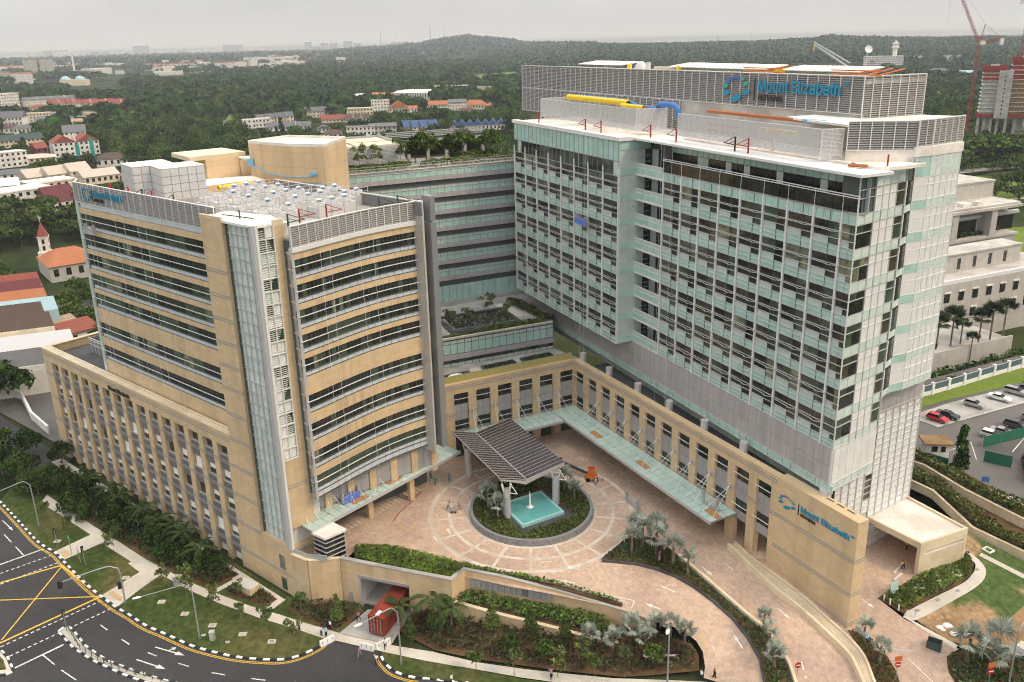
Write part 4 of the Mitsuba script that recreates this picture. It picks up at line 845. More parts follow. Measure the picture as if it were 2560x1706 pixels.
# perforated screens round the plant: wires, not a sheet
def wire_screen(k, F, s0, s1, z0, z1, o=0, pitch=.17, post=1.5, mat='alu'):
    put('screen_wire', cat([F.box(s0, s1, z, z + .13, o - .02, o + .02) for z in np.arange(z0, z1, pitch)] ), mat, k, kind='stuff')
    put('screen_post', cat([F.box(a - .04, a + .04, z0 - .4, z1 + .03, o - .1, o - .03) for a in np.arange(s0, s1 + .1, post)] + [F.box(s0, s1, z1, z1 + .08, o - .06, o + .06)]), 'alu_light', k, kind='stuff')
wire_screen(TW, B.off(-2.7), 9.6, 41, 59.5, 63.0)
S9 = Frame(tpt(9.6, 2.7), to=tpt(8.6, 5.6))
wire_screen(TW, S9, 0, S9.L, 59.5, 63.0)
wire_screen(TW, B.off(-1.0), 50.5, 86.5, 59.6, 63.2)
S10 = Frame(tpt(50.5, 1.0), to=tpt(49, 6.4)); wire_screen(TW, S10, 0, S10.L, 59.6, 63.2)
S11 = Frame(tpt(86.5, 1.0), to=tpt(87, 8)); wire_screen(TW, S11, 0, S11.L, 59.6, 63.2, post=1.2)
# ------------------------------------------------------------------ forecourt podium (yellow, two wings) with its canopy
PD = thing('court_podium', 'yellow L shaped podium round the forecourt with tall window bays and sign wall', 'building')
K = np.array([11.9, 153.4])
PT = Frame(K, 118.1 - 180)
if PT.n @ np.array([-1, -.5]) < 0: PT.n = -PT.n
PB = Frame(K, 25.8 + 180)
if PB.n @ np.array([.3, -1]) < 0: PB.n = -PB.n
ZTOP = 14.75
tb = [(.5 + 4.5 * i, .5 + 4.5 * i + 2.85) for i in range(12)]
bb = [(.14 + 4.51 * i, .14 + 4.51 * i + 2.9) for i in range(6)]
SW0, SW1 = 53.9, 67.9
def court_wing(F, bays, s_end, zlow):
    edges = [(bays[i][1], bays[i + 1][0]) for i in range(len(bays) - 1)] + [(bays[-1][1], s_end)]
    for a, b in edges: ubox('pier', F.M(a, b, -.6, 12.8, -1.1, 0), 'yellow_tile', PD)
    ubox('parapet', F.M(0, s_end, 12.8, ZTOP, -1.1, 0), 'yellow_tile', PD)
    ubox('coping', F.M(0, s_end, ZTOP, ZTOP + .12, -1.15, .08), 'yellow_plaster', PD)
    put('cornice', cat([F.box(0, s_end, z, z + .15, -.02, .06) for z in (13.75, 14.15)]), 'band_grey', PD)
    put('pier_band', cat([F.box(a - .02, b + .02, z, z + .16, -.02, .05) for a, b in edges for z in (8.55, 8.95)]), 'band_grey', PD, kind='stuff')
    w, p, lo = [], [], []
    for a, b in bays:
        w += [(a + .04, (a + b) / 2 - .02, 11.75, 12.76), ((a + b) / 2 + .02, b - .04, 11.75, 12.76), (a + .04, (a + b) / 2 - .02, 10.5, 11.7), ((a + b) / 2 + .02, b - .04, 10.5, 11.7), (a + .04, (a + b) / 2 - .02, 5.4, 7.25), ((a + b) / 2 + .02, b - .04, 5.4, 7.25)]
        p += [(a + .04, (a + b) / 2 - .02, 7.3, 8.85), ((a + b) / 2 + .02, b - .04, 7.3, 8.85), (a + .04, (a + b) / 2 - .02, 8.9, 10.45), ((a + b) / 2 + .02, b - .04, 8.9, 10.45), (a, b, 3.9, 5.35)]
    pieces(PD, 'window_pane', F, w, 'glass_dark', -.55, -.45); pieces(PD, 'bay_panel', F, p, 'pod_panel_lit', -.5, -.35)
    put('sun_bar', cat([F.box(a - .2, b + .12, z, z + .08, .12, .24) for a, b in bays for z in (11.75, 6.5)]), 'alu_light', PD)
    put('bay_back', cat([F.box(a, b, 3.9, 12.8, -1.1, -.6) for a, b in bays]), 'glass_black', PD)
court_wing(PT, tb, SW0, 0); court_wing(PB, bb, 29.3, 0)
ubox('corner_pier', PB.M(-.9, .14, -.2, 12.8, -1.1, .0), 'yellow_tile', PD); 
ubox('corner_pier', PT.M(-.0, .5, -.2, 12.8, -1.1, -.01), 'yellow_tile', PD)
ubox('arcade_wall', PT.M(-3, SW0, -.4, 4.6, -6.2, -5.8), 'mull_dark', PD); ubox('arcade_wall', PB.M(0, 29.3, -.2, 4.6, -5.2, -4.9), 'mull_dark', PD)
put('arcade_ceiling', cat([PT.box(0, SW0, 4.4, 4.7, -6, -1.12), PB.box(0, 29.3, 4.4, 4.7, -5, -1.12)]), 'alu', PD)
put('column', cat([trimesh.creation.cylinder(.62, segment=[PT.pt(s, 12.4, -1.55), PT.pt(s, 16.2, -1.6)], sections=20) for s in (.9, 9.8, 18.7, 27.5, 36.4, 45.3)]), 'alu', PD, smooth=30, kind='stuff')
put('column', trimesh.creation.cylinder(.8, segment=[PT.pt(60.6, 12.4, -2.0), PT.pt(60.6, 15.6, -2.0)], sections=20), 'alu', PD, smooth=30)
# sign wall at the street end
ubox('sign_wall', PT.M(SW0 + .0, SW1, -3.2, ZTOP + .1, -1.9, .05), 'yellow_tile', PD)
put('wall_band', cat([PT.box(SW0, SW1 + .04, z + d, z + d + .16, -1.94, .10) for z in (8.7, 3.6, -1.0) for d in (0, .38)]), 'band_grey', PD)
put('wall_slot', cat([PT.box(s, s + 1.2, ZTOP + .1, ZTOP + .13, -1.5, -1.2) for s in (61.5, 63.2, 64.9)]), 'mull_dark', PD)
logo_sign(PD, PT, 53.95 + .4, 10.85, 1.95, .06)
# roof terraces between the wings
put('terrace', prism([PB.xy(0, -1.1), PB.xy(28.8, -1.1), (-14.8, 154.1), (8.6, 164.1), PT.xy(-3, -3.5), PT.xy(0, -1.1)], 12.2, 13.3), 'roof_grey', PD)
put('podium_roof', prism([PT.xy(0, -1.1), PT.xy(SW0, -1.1), PT.xy(SW1, -1.9), PT.xy(SW1 - 1, -4.5), PT.xy(0, -8)], 11.6, 12.6), 'roof_dark', PD)
pieces(PD, 'balustrade_panel', PB, [(a + .03, a + 1.47, 14.9, 16.15) for a in np.arange(.1, 26.5, 1.5)], 'balustrade', -.75, -.70)
put('balustrade_rail', cat([PB.box(.1, 27.1, 16.15, 16.22, -.78, -.68)] + [PB.box(a - .03, a + .03, 14.8, 16.15, -.78, -.69) for a in np.arange(.1, 27.2, 1.5)]), 'alu_dark', PD)
def pb(s, i): return PB.xy(s, -i)
put('terrace_tile', prism([pb(19, 1.2), pb(28.4, 1.2), pb(27.6, 8.5), pb(19, 8.5)], 13.31, 13.36), 'dark_stone', PD)
put('terrace_path', prism([pb(17, 1.2), pb(18.7, 1.2), pb(18.7, 9), pb(17, 9)], 13.31, 13.37), 'path_concrete', PD)
put('terrace_slab', prism([pb(20.3, 2.0), pb(25.6, 2.0), pb(25.6, 7.5), pb(20.3, 7.5)], 13.37, 13.62), 'black_paint', PD)
TPL = []
for (s0, s1, i0, i1) in ((9.2, 16.3, 1.8, 4.2), (9.2, 16.3, 5.2, 8.6), (.8, 7.6, 1.8, 4.2), (.8, 7.6, 5.2, 8.6)):
    P_ = Polygon([pb(s0, i0), pb(s1, i0), pb(s1, i1), pb(s0, i1)]); put('planter_kerb', prism(P_.difference(P_.buffer(-.22)), 13.31, 13.75), 'dark_stone', PD); TPL.append(P_.buffer(-.25))
rg = lathe([(.95, 0), (1.75, 0), (1.75, .5), (.95, .5), (.95, 0)], 32, (*pb(22.9, 4.7), 13.62)); put('ring_planter', rg, 'white_paint', PD, smooth=30)
# canopy of glass on steel, hung round the court
CN = thing('glass_canopy', 'green glass canopy hung by rods along the walls of the forecourt', 'canopy')
ZC = 5.1
def canopy(F, s0, s1, d, bay, wall=0):
    rects = []
    n = max(1, round((s1 - s0) / bay)); xs = np.linspace(s0, s1, n + 1)
    ds = np.linspace(.15, d, 4)
    for a, b in zip(xs[:-1], xs[1:]):
        for p, q in zip(ds[:-1], ds[1:]):
            ubox('canopy_pane', F.M(a + .05, b - .05, ZC, ZC + .05, p + .05, q - .05), 'canopy_glass', CN)
    put('canopy_beam', cat([F.box(a - .05, a + .05, ZC - .22, ZC - .01, .1, d) for a in xs] + [F.box(s0, s1, ZC - .3, ZC - .012, q - .05, q + .05) for q in ds[1:-1]]), 'alu_dark', CN, kind='stuff')
    put('canopy_edge', cat([F.box(s0, s1, ZC - .38, ZC + .08, d, d + .18)]), 'alu', CN)
    return xs
canopy(PT, 5.3, 46.5, 5.3, 1.55); canopy(PB, 5.3, 24.0, 5.3, 1.55)
for F in (PT,):   # square in the corner
    n5 = np.linspace(0, 5.3, 4)
    for i in range(3):
        for j in range(3):
            ubox('canopy_pane', F.M(n5[i] + .03, n5[i + 1] - .03, ZC + .004, ZC + .05, n5[j] + .03, n5[j + 1] - .03), 'canopy_glass', CN)
    put('canopy_beam', F.box(0, 5.3, ZC - .25, ZC - .01, 5.2, 5.3), 'alu_dark', CN)
CL = Frame((-35.0, 113.5), to=(-13.2, 138.9))
if CL.n @ np.array([1, -1]) < 0: CL.n = -CL.n
canopy(CL, 0, 32.5, 5.2, 1.55)
rods, brk = [], []
for F, ss in ((PT, [b + .8 for a, b in tb[1:10]]), (PB, [b + .8 for a, b in bb[:5]]), (CL, list(np.arange(1.5, 31, 4.4)))):
    for s in ss:
        top = F.pt(s, 9.0 if F is not CL else 9.6, .15)
        for d in (-1.1, 1.1): rods.append(trimesh.creation.cylinder(.045, segment=[top, F.pt(s + d, ZC + .08, 4.2)], sections=5))
        brk.append(F.box(s - .16, s + .16, top[2] - .3, top[2] + .3, -.05, .3))
put('hanger_rod', cat(rods), 'steel_white', CN, kind='stuff'); put('rod_bracket', cat(brk), 'alu', CN, kind='stuff')
# ------------------------------------------------------------------ link block at the back with roof garden
LK = thing('link_block', 'green and grey banded block joining the two towers at the back of the court', 'building')
L2 = Frame((-15.2, 153.9), to=(8.4, 164.1)); 
if L2.n @ np.array([.3, -1]) < 0: L2.n = -L2.n
x2 = np.linspace(0, L2.L, 18)
z2 = list(zip(x2[:-1], x2[1:]))
put('core', L2.box(0, L2.L, 12.3, 18.9, -3, -.2), 'mull_dark', LK)
pieces(LK, 'green_panel', L2, [(a + .04, b - .04, 15.85, 17.9) for a, b in z2], 'green_glass', -.18, 0)
pieces(LK, 'white_strip', L2, [(a + .04, b - .04, 17.98, 18.62) for a, b in z2], 'frosted', -.16, -.02)
pieces(LK, 'grey_panel', L2, [(a + .02, b - .02, 14.75, 15.72) for a, b in z2], 'belt_metal', -.2, .35)
pieces(LK, 'window_pane', L2, [(a + .04, b - .04, 13.9, 14.7, 'glass_green' if rng.random() < .4 else 'glass_dark') for a, b in z2], 'glass_dark', -.16, -.06)
pieces(LK, 'white_strip', L2, [(a + .04, b - .04, 13.3, 13.85) for a, b in z2], 'frosted', -.16, -.04)
put('panel_bar', cat([L2.box(a - .04, a + .04, 13.3, 19, -.1, .06) for a in x2] + [L2.box(0, L2.L, z, z + .08, -.1, .08) for z in (17.9, 18.66, 15.76)]), 'mull_dark', LK, kind='stuff')
pieces(LK, 'terrace_coping', L2, [(a + .01, b - .01, 18.9, 19.3) for a, b in z2], 'concrete', -.4, .1)
L3 = Frame((-38.6, 168.0), to=(0.2, 187.0))
L3 = Frame(np.array([-17.5, 178.2]) - np.array([math.cos(math.radians(25.3)), math.sin(math.radians(25.3))]) * 22, 25.3)
if L3.n @ np.array([.4, -1]) < 0: L3.n = -L3.n
L3L = 44.0
put('garden_deck', prism([L2.xy(0, -.4), L2.xy(L2.L, -.4), (10, 190), L3.xy(44, -.3), L3.xy(20, -.3)], 17.6, 18.3), 'roof_grey', LK)
put('core', L3.box(0, L3L, 5, 49.0, -16, -.35), 'mull_dark', LK)
x3 = np.arange(0, L3L, 1.62)
for i in range(8):
    zb = 48.9 - 3.76 * i
    g = [(a + .04, a + 1.58, zb - 1.15, zb - .12) for a in x3] + ([(a + .04, a + 1.58, zb - .1 , zb + .45, 'frosted') for a in x3] if i == 0 else [(a + .04, a + 1.58, zb - .1, zb + .42, 'frosted') for a in x3])
    if i < 7:
        pieces(LK, 'green_panel', L3, g, 'green_glass', -.3, 0)
        pieces(LK, 'grey_panel', L3, [(a + .02, a + 1.6, zb - 2.1, zb - 1.25) for a in x3], 'belt_metal', -.3, .3)
        pieces(LK, 'window_pane', L3, [(a + .04, a + 1.58, zb - 3.3, zb - 2.2, 'glass_black' if rng.random() < .55 else 'glass_dark') for a in x3], 'glass_dark', -.9, -.8)
        put('panel_bar', cat([L3.box(a - .03, a + .03, zb - 1.2, zb + .45, -.1, .06) for a in x3] + [L3.box(0, L3L, z, z + .09, -.3, .08) for z in (zb - .12, zb + .44, zb - 1.24)]), 'alu_dark', LK, kind='stuff')
    else:
        pieces(LK, 'green_panel', L3, [(a + .04, a + 1.58, 19.2, zb + .3) for a in x3], 'green_glass', -.3, 0)
put('grey_plinth', L3.box(0, L3L, 17.8, 19.15, -.3, .2), 'belt_metal', LK)
put('roof_slab', L3.box(0, L3L, 49.0, 49.45, -42, .02), 'roof_grey', LK)
put('roof_rail', cat([L3.box(0, L3L, z, z + .06, -1.2, -1.12) for z in (50.0, 50.5)] + [L3.box(a, a + .05, 49.4, 50.5, -1.2, -1.12) for a in np.arange(0, L3L, 1.8)]), 'alu', LK, kind='stuff')
put('roof_wall', cat([L3.box(0, L3L - .3, 49.45, 49.9, -2.4, -2.2)]), 'concrete', LK)
# roof garden: screened plant, pavilion
RSn = thing('roof_plant_room', 'pale louvred plant enclosure with cream roof panels beside the roof garden', 'plant enclosure')
for a0, a1, F in ((0, 20, L3.off(-7.5)),):
    put('screen_blade', cat([F.box(a0, a1, z, z + .18, -.05, .05) for z in np.arange(49.6, 54.2, .28)]), 'alu_light', RSn, kind='stuff')
    put('side_wall', cat([F.box(a0, a0 + .2, 49.5, 54.3, -20, 0), F.box(a1 - .2, a1, 49.5, 54.3, -20, 0), F.box(a0, a1, 49.5, 54.2, -20.2, -20)]), 'alu', RSn)
    put('inner_wall', F.box(a0 + .1, a1 - .1, 49.5, 54.0, -.4, -.2), 'wall_stone', RSn)
    for p, q in ((.6, 9.4), (10.2, 19.2)):
        for d in (-9.0, -18.0): ubox('roof_panel', F.M(p, q, 53.6, 53.9, d, d + 7.6), 'cream', RSn)
PV = thing('roof_pavilion', 'long low roof garden shelter with dark flat roof on posts', 'pavilion')
Fv = L3.off(-15.5)
put('roof', Fv.box(21, 45, 53.0, 53.35, -5, 1.2), 'roof_dark', PV); put('roof_edge', Fv.box(21, 45, 53.36, 53.5, 1.0, 1.3), 'alu_light', PV)
put('wall', Fv.box(21, 45, 49.5, 52.98, -5, -4.7), 'mull_dark', PV)
for a in np.arange(23, 45, 4.6): ubox('post', Fv.M(a, a + .7, 49.5, 53.0, .2, .8), 'concrete', PV)
put('rear_screen', cat([Fv.box(21, 46, z, z + .2, -9, -8.9) for z in np.arange(53.4, 54.6, .4)]), 'alu', PV, kind='stuff')
# ------------------------------------------------------------------ porte-cochere over the drive
PC = thing('porte_cochere', 'dark brown V shaped ribbed canopy on grey columns over the round drive', 'canopy')
Lf, Mf, Rf_ = np.array([-2.6, 119.5, 8.0]), np.array([1.6, 121.4, 6.6]), np.array([8.1, 124.3, 8.0]); back = np.array([-8.9, 17.5, 0.])
def sheet(a, b, c, d, t):
    n = np.cross(b - a, d - a); n /= np.linalg.norm(n); n = n if n[2] > 0 else -n
    v = np.array([a, b, c, d, a - n * t, b - n * t, c - n * t, d - n * t]); m = trimesh.convex.convex_hull(v); return m
def pcp(a, b, t, u): return a + (b - a) * t + back * u
NR = 20
for a, b, nm in ((Lf, Mf, 'left'), (Mf, Rf_, 'right')):
    for i in range(NR):
        put('roof_panel', sheet(pcp(a, b, 0, i / NR), pcp(a, b, 1, i / NR), pcp(a, b, 1, (i + .985) / NR), pcp(a, b, 0, (i + .985) / NR), .18), 'canopy_brown', PC)
for i in range(NR + 1):
    for a, b in ((Lf, Mf), (Mf, Rf_)):
        n = np.cross(b - a, back); n /= np.linalg.norm(n); n = n if n[2] > 0 else -n
        p, q = pcp(a, b, -.02, i / NR), pcp(a, b, 1.02, i / NR); w = back / np.linalg.norm(back) * .022
        put('rib', trimesh.convex.convex_hull(np.array([p + w, p - w, q + w, q - w, p + w + n * .06, p - w + n * .06, q + w + n * .06, q - w + n * .06])), 'alu', PC)
put('valley_gutter', lofted([Mf + [0, 0, .12], Mf + back + [0, 0, .12]], .11, 6), 'alu', PC)
dz = np.array([0, 0, -.75])
put('fascia', cat([sheet(Lf, Mf, Mf + dz * 1.2, Lf + dz * .5, .2), sheet(Mf, Rf_, Rf_ + dz * .5, Mf + dz * 1.2, .2)]), 'alu', PC)
tr = []
P0, P1 = Lf, Lf + back
low = np.array([.9, .5, -1.1])
tr += [trimesh.creation.cylinder(.09, segment=[P0 + low, P1 + low], sections=6), trimesh.creation.cylinder(.09, segment=[P0, P1], sections=6)]
for i in range(16):
    tr.append(trimesh.creation.cylinder(.05, segment=[P0 + back * i / 16 + low * (i % 2), P0 + back * (i + 1) / 16 + low * ((i + 1) % 2)], sections=5))
put('edge_truss', cat(tr), 'steel', PC, kind='stuff')
for c in ((-1.6, 120.1), (6.6, 124.2), (-8.6, 135.0), (-1.0, 139.2)):
    put('column', trimesh.creation.cylinder(.62, segment=[[*c, -.1], [*c, 5.7]], sections=20), 'alu', PC, smooth=30)
    put('column_head', cat([trimesh.creation.cylinder(.11, segment=[[c[0] + dx, c[1] + dy, 5.6], [c[0] + dx * 1.6, c[1] + dy * 1.6, 7.0]], sections=6) for dx in (-.5, .5) for dy in (-.5, .5)] + [trimesh.creation.cylinder(.1, segment=[[c[0], c[1], 5.0], [c[0] + 1.7, c[1] - .9, 5.3]], sections=6), trimesh.creation.cylinder(.08, segment=[[c[0] + 1.7, c[1] - .9, 5.3], [c[0] + .5, c[1], 6.8]], sections=6)]), 'alu_light', PC)
# round planter and pool
RP = thing('round_planter', 'round planter with grey tiled rim in the middle of the drive', 'planter')
put('rim', lathe([(9.75, -.1), (10.4, -.1), (10.25, 1.0), (9.75, 1.0), (9.75, -.1)], 72, (*CC, 0)), 'stone_tile', RP, smooth=30)
Pq = Polygon([(.9, 115.0), (9.5, 119.9), (4.6, 128.9), (-4.2, 124.1)])
put('soil', prism(Point(*CC).buffer(9.8, 24).difference(Pq), -.1, .62), 'soil', RP)
for i in range(12):
    a = math.radians(200 + 14 * i); put('light_fitting', trimesh.creation.icosphere(1, .11).apply_translation([CC[0] + 10.36 * math.cos(a), CC[1] + 10.36 * math.sin(a), .55]), 'mull_dark', RP)
PL = thing('fountain_pool', 'square turquoise pool with a dark stone surround and one water jet', 'fountain')
put('surround', prism(Pq, .0, .5), 'dark_stone', PL)
pool = Polygon([(0.8, 116.7), (7.8, 120.6), (4.2, 127.5), (-2.8, 123.6)])
put('basin', prism(pool.difference(pool.buffer(-.42)), .5, 1.02), 'pool_tile', PL)
put('water', prism(pool.buffer(-.42), .5, .9), 'pool_water', PL)
pcn = np.array(pool.centroid.coords[0])
jet = cat([lathe([(0, 0), (.62, .02), (.5, .12), (.2, .3), (.14, 1.2), (.10, 2.4), (0, 3.0)], 12, (*(pcn + [-.3, .4]), .88))]); jet.vertices += (meshkit.fbm(jet.vertices * 6, 2, 3) - .5)[:, None] * .16
put('water_jet', jet, 'spray', PL, smooth=30)
DV = thing('drive_planter', 'long curved planting strip dividing the two drive lanes', 'planter')
put('kerb', drape(divider.difference(divider.buffer(-.28)), h_court, .38, 2., .5), 'dark_stone', DV)
put('soil', drape(divider.buffer(-.25), h_court, .3, 2.), 'soil', DV)
dvw = LineString([(24.2,108.2),(25.5,105.5),(28.2,100.7),(30.6,96.7),(32.9,93.3),(34.0,90.2),(34.4,87.7),(34.3,84)])
put('low_wall', drape(dvw.buffer(.2, cap_style=2), h_court, .85, 2., 1.0), 'cream', DV)
# ------------------------------------------------------------------ retaining walls
def wall_run(name, label, cat_, pts, w, ztop, zbot, mat='yellow_tile', top='cream', parts=()):
    t = thing(name, label, cat_)
    L = LineString(pts); c = list(L.coords)
    for i, (a, b) in enumerate(zip(c[:-1], c[1:])):
        f = Frame(a, to=b); zt0 = ztop(*a) if callable(ztop) else ztop; zt1 = ztop(*b) if callable(ztop) else ztop
        zb = zbot if not callable(zbot) else min(zbot(*a), zbot(*b))
        v = [f.pt(s, z, o) for s, z in ((0, zb), (f.L, zb), (f.L, zt1), (0, zt0)) for o in (-w / 2, w / 2)]
        put('wall', trimesh.convex.convex_hull(np.array(v)), mat, t)
        v = [f.pt(s, z, o) for s, z in ((0, zt0), (f.L, zt1), (f.L, zt1 + .1), (0, zt0 + .1)) for o in (-w / 2 - .06, w / 2 + .06)]
        put('coping', trimesh.convex.convex_hull(np.array(v)), top, t)
    return t
FWp = [(-33.2, 109.6), (-30.4, 108.2), (-26.8, 107.9)]
fw = wall_run('retaining_wall', 'high yellow tiled retaining wall with a garage opening facing the street', 'wall', [(-34.4,110.2),(-31.6,108.4),(-27.0,109.2)], .5, lambda x, y: .9 if x > -30 else 1.2, -7)
gz = lambda x, y: .95
wallpts = [(-26.9,109.0),(-24.2,108.0),(-16.2,105.2),(-9.9,103.1)]
for a, b in zip(wallpts[:-1], wallpts[1:]):
    f = Frame(a, to=b)
    if f.n @ np.array([0, -1]) < 0: f.n = -f.n
    if a == (-24.2,108.0):
        ubox('wall', f.M(0, f.L, -1.2, .9, -.5, 0), 'yellow_tile', fw); ubox('lintel', f.M(.1, f.L, -1.75, -1.2, -.4, .05), 'alu', fw)
        pieces(fw, 'lintel_panel', f, [(a_ + .03, a_ + .8, -1.7, -1.22) for a_ in np.arange(.2, f.L - .6, .84)], 'pod_panel_lit', .05, .1)
        ubox('jamb', f.M(0, .4, -7, -1.75, -.5, .02), 'alu', fw)
        ubox('garage_side', f.M(0, .3, -7, -1.3, -16, -.5), 'wall_white', fw); ubox('garage_side', f.M(f.L - .3, f.L, -7, -1.3, -16, -.5), 'wall_white', fw)
        ubox('garage_ceiling', f.M(0, f.L, -1.3, -1.0, -16, -.5), 'concrete', fw); ubox('garage_floor', f.M(0, f.L, -6.7, -6.28, -16, -.5), 'concrete', fw); ubox('garage_back', f.M(0, f.L, -7, -1, -16.3, -16), 'pod_panel', fw)
    else: ubox('wall', f.M(0, f.L, -7, .9, -.5, 0), 'yellow_tile', fw)
    ubox('coping', f.M(-.1, f.L + .1, .9, 1.06, -.6, .1), 'roof_grey', fw)
ubox('door', Frame((-26.9,109.0), to=(-24.2,108.0)).M(1.0, 1.7, -6.5, -4.6, -.1, .06), 'pod_panel_lit', fw)
f = Frame((-9.9, 103.1), to=(-7.9, 105.9)); ubox('wall', f.M(0, f.L, -7, .9, -.25, .25), 'yellow_tile', fw); ubox('coping', f.M(0, f.L, .9, 1.06, -.35, .35), 'roof_grey', fw)
rw2 = wall_run('retaining_wall', 'yellow retaining wall with a row of grey louvres, lowering towards the ramp', 'wall', [(-7.9,105.7),(-2.2,103.9),(5.4,101.4),(12.6,98.6),(18.6,96.3)], .45, lambda x, y: .9 if x < -5 else .75 - .095 * max(0, x + 2), lambda x, y: -6.5, top='roof_grey')
fL = Frame((-7.7,105.6), to=(5.4,101.3))
if fL.n @ np.array([0, -1]) < 0: fL.n = -fL.n
pieces(rw2, 'wall_louvre', fL, [(a + .04, a + .86, -1.75, -.35, 'pod_panel' if i == 9 else 'pod_panel_lit') for i, a in enumerate(np.arange(.6, 12.6, .9))], 'pod_panel_lit', .15, .32)
rw3 = wall_run('low_wall', 'low cream edging wall below the louvred wall holding a planting shelf', 'wall', [(-9.6,103.0),(-3.5,100.4),(3.5,97.8),(9.6,95.4),(13.4,94.3)], .45, lambda x, y: -2.6 - .03 * (x + 10), -6.6, top='cream')
put('planting_soil', prism([(-9.4,103.2),(-7.8,105.4),(5.4,101.1),(12.6,98.3),(13.4,94.6),(9.6,95.7),(3.5,98.1),(-3.5,100.7)], -4, -2.85), 'soil', kind='structure')
lw_o = [(32.2,110.6),(34.0,105.2),(36.2,100.1),(38.2,97.0),(41.0,91.8),(42.4,89.0),(42.7,86.5),(42.5,83)]
lw_i = [(33.4,111.4),(35.2,106.4),(39.1,99.8),(41.9,94.2),(43.6,91.0),(44.3,88.5),(44.1,85.3),(44.0,83)]
lwt = thing('ramp_wall', 'cream low wall with ribbed sloping ledge between the exit lane and the sign wall', 'wall')
for nm, pts, w, h0, mt in (('wall', lw_o, .4, .95, 'cream'), ('inner_wall', lw_i, .3, .7, 'cream')):
    put(nm, drape(LineString(smooth_pts(pts, 3)).buffer(w / 2, cap_style=2), h_court, h0, 2., 1.4), mt, lwt)
put('ledge', drape(Polygon(lw_o + lw_i[::-1]), h_court, .35, 2.), 'paving_light', lwt)
for i in range(5):
    t = (i + .8) / 6; put('ledge_rib', drape(LineString([(a[0] + (b[0] - a[0]) * t, a[1] + (b[1] - a[1]) * t) for a, b in zip(lw_o, lw_i)]).buffer(.06, cap_style=2), h_court, .45, 2., .12), 'cream', lwt)
# front hedge trough along the court
put('planting_soil', drape([(-25.4,113.1),(-24.8,109.1),(-16.2,105.7),(-9.9,103.5),(-7.8,105.9),(5.4,101.6),(14.2,98.2),(14.5,98.6),(5.8,102.2),(-.8,104.6),(-7,106.9),(-12.6,109.4),(-19.8,112.6)], h_court, .5, 2., .6), 'soil', kind='structure')
ts = thing('planter_kerb', 'grey stone kerb along the hedge at the front of the court', 'kerb')
put('kerb', drape(LineString([(-25.4,113.1),(-19.8,112.6),(-12.6,109.4),(-7,106.9),(-.8,104.6),(5.8,102.2),(14.5,98.6)]).buffer(.13, cap_style=2), h_court, .55, 2., .6), 'roof_grey', ts)
# ------------------------------------------------------------------ carport on the right
CPt = thing('drop_off_shelter', 'cream flat roofed shelter over the right hand drop off drive', 'shelter')
c4 = [(51.9,111.1),(61.1,116.3),(66.0,106.3),(57.4,102.6)]
put('roof', prism(Polygon(c4).buffer(-.25), 4.75, 5.1), 'roof_white', CPt)
put('roof_edge', prism(Polygon(c4).difference(Polygon(c4).buffer(-.35)), 4.45, 5.42), 'cream', CPt)
f = Frame((57.4,102.6), to=(66.0,106.3))
if f.n @ np.array([.4, -1]) < 0: f.n = -f.n
ubox('end_wall', f.M(0, f.L, -1, 3.3, -.6, -.02), 'cream', CPt); ubox('end_wall', f.M(0, 1.0, 3.3, 4.45, -.6, -.02), 'cream', CPt); ubox('end_wall', f.M(f.L - .5, f.L, 3.3, 4.45, -.6, -.02), 'cream', CPt); ubox('end_wall', f.M(1, f.L - .5, 3.75, 4.45, -.6, -.02), 'cream', CPt)
ubox('slot_sill', f.M(1, f.L - .5, 3.3, 3.38, -.6, .05), 'roof_white', CPt)
f2 = Frame((66.0,106.3), to=(61.1,116.3)); 
if f2.n @ np.array([1, 0]) < 0: f2.n = -f2.n
ubox('side_wall', f2.M(0, f2.L, -1, 4.45, -.6, -.02), 'cream', CPt)
# ------------------------------------------------------------------ leaves, trees, palms, hedges
def leafset(C, N, size, base, seed=0, hue=.35, tilt=.7, aspect=.55):
    "one bent diamond per point: (vertices, faces, colours)"
    r = np.random.default_rng(seed); n = len(C)
    N = N + r.normal(0, tilt, (n, 3)); N /= np.linalg.norm(N, axis=1, keepdims=True) + 1e-9
    t = np.cross(N, r.normal(0, 1, (n, 3))); t /= np.linalg.norm(t, axis=1, keepdims=True) + 1e-9; b = np.cross(N, t)
    s = (np.asarray(size) * r.uniform(.6, 1.35, n))[:, None]
    V = np.stack([C - t * s, C + b * s * aspect - N * s * .22, C + t * s, C - b * s * aspect - N * s * .22], 1).reshape(-1, 3)
    k = np.arange(n)[:, None] * 4; Fc = np.concatenate([k + [0, 1, 2], k + [0, 2, 3]], 1).reshape(-1, 3)
    col = np.asarray(base) * np.exp(r.normal(0, hue, (n, 1))) * (1 + r.normal(0, .14, (n, 3)))
    return V, Fc, np.repeat(np.clip(col, .004, .9), 4, 0)
def joinl(parts):
    V, F, C, o = [], [], [], 0
    for v, f, c in parts: V.append(v); F.append(f + o); C.append(c); o += len(v)
    return np.vstack(V), np.vstack(F), np.vstack(C)
def leaf_ply(p): return mikit.ply((p[0], p[1]), 'leaf', False, color=p[2])
def sph(n, r, up=-.35):
    v = r.normal(0, 1, (int(n * 2.2) + 8, 3)); v /= np.linalg.norm(v, axis=1, keepdims=True); v = v[v[:, 2] > up]
    return v[:n]
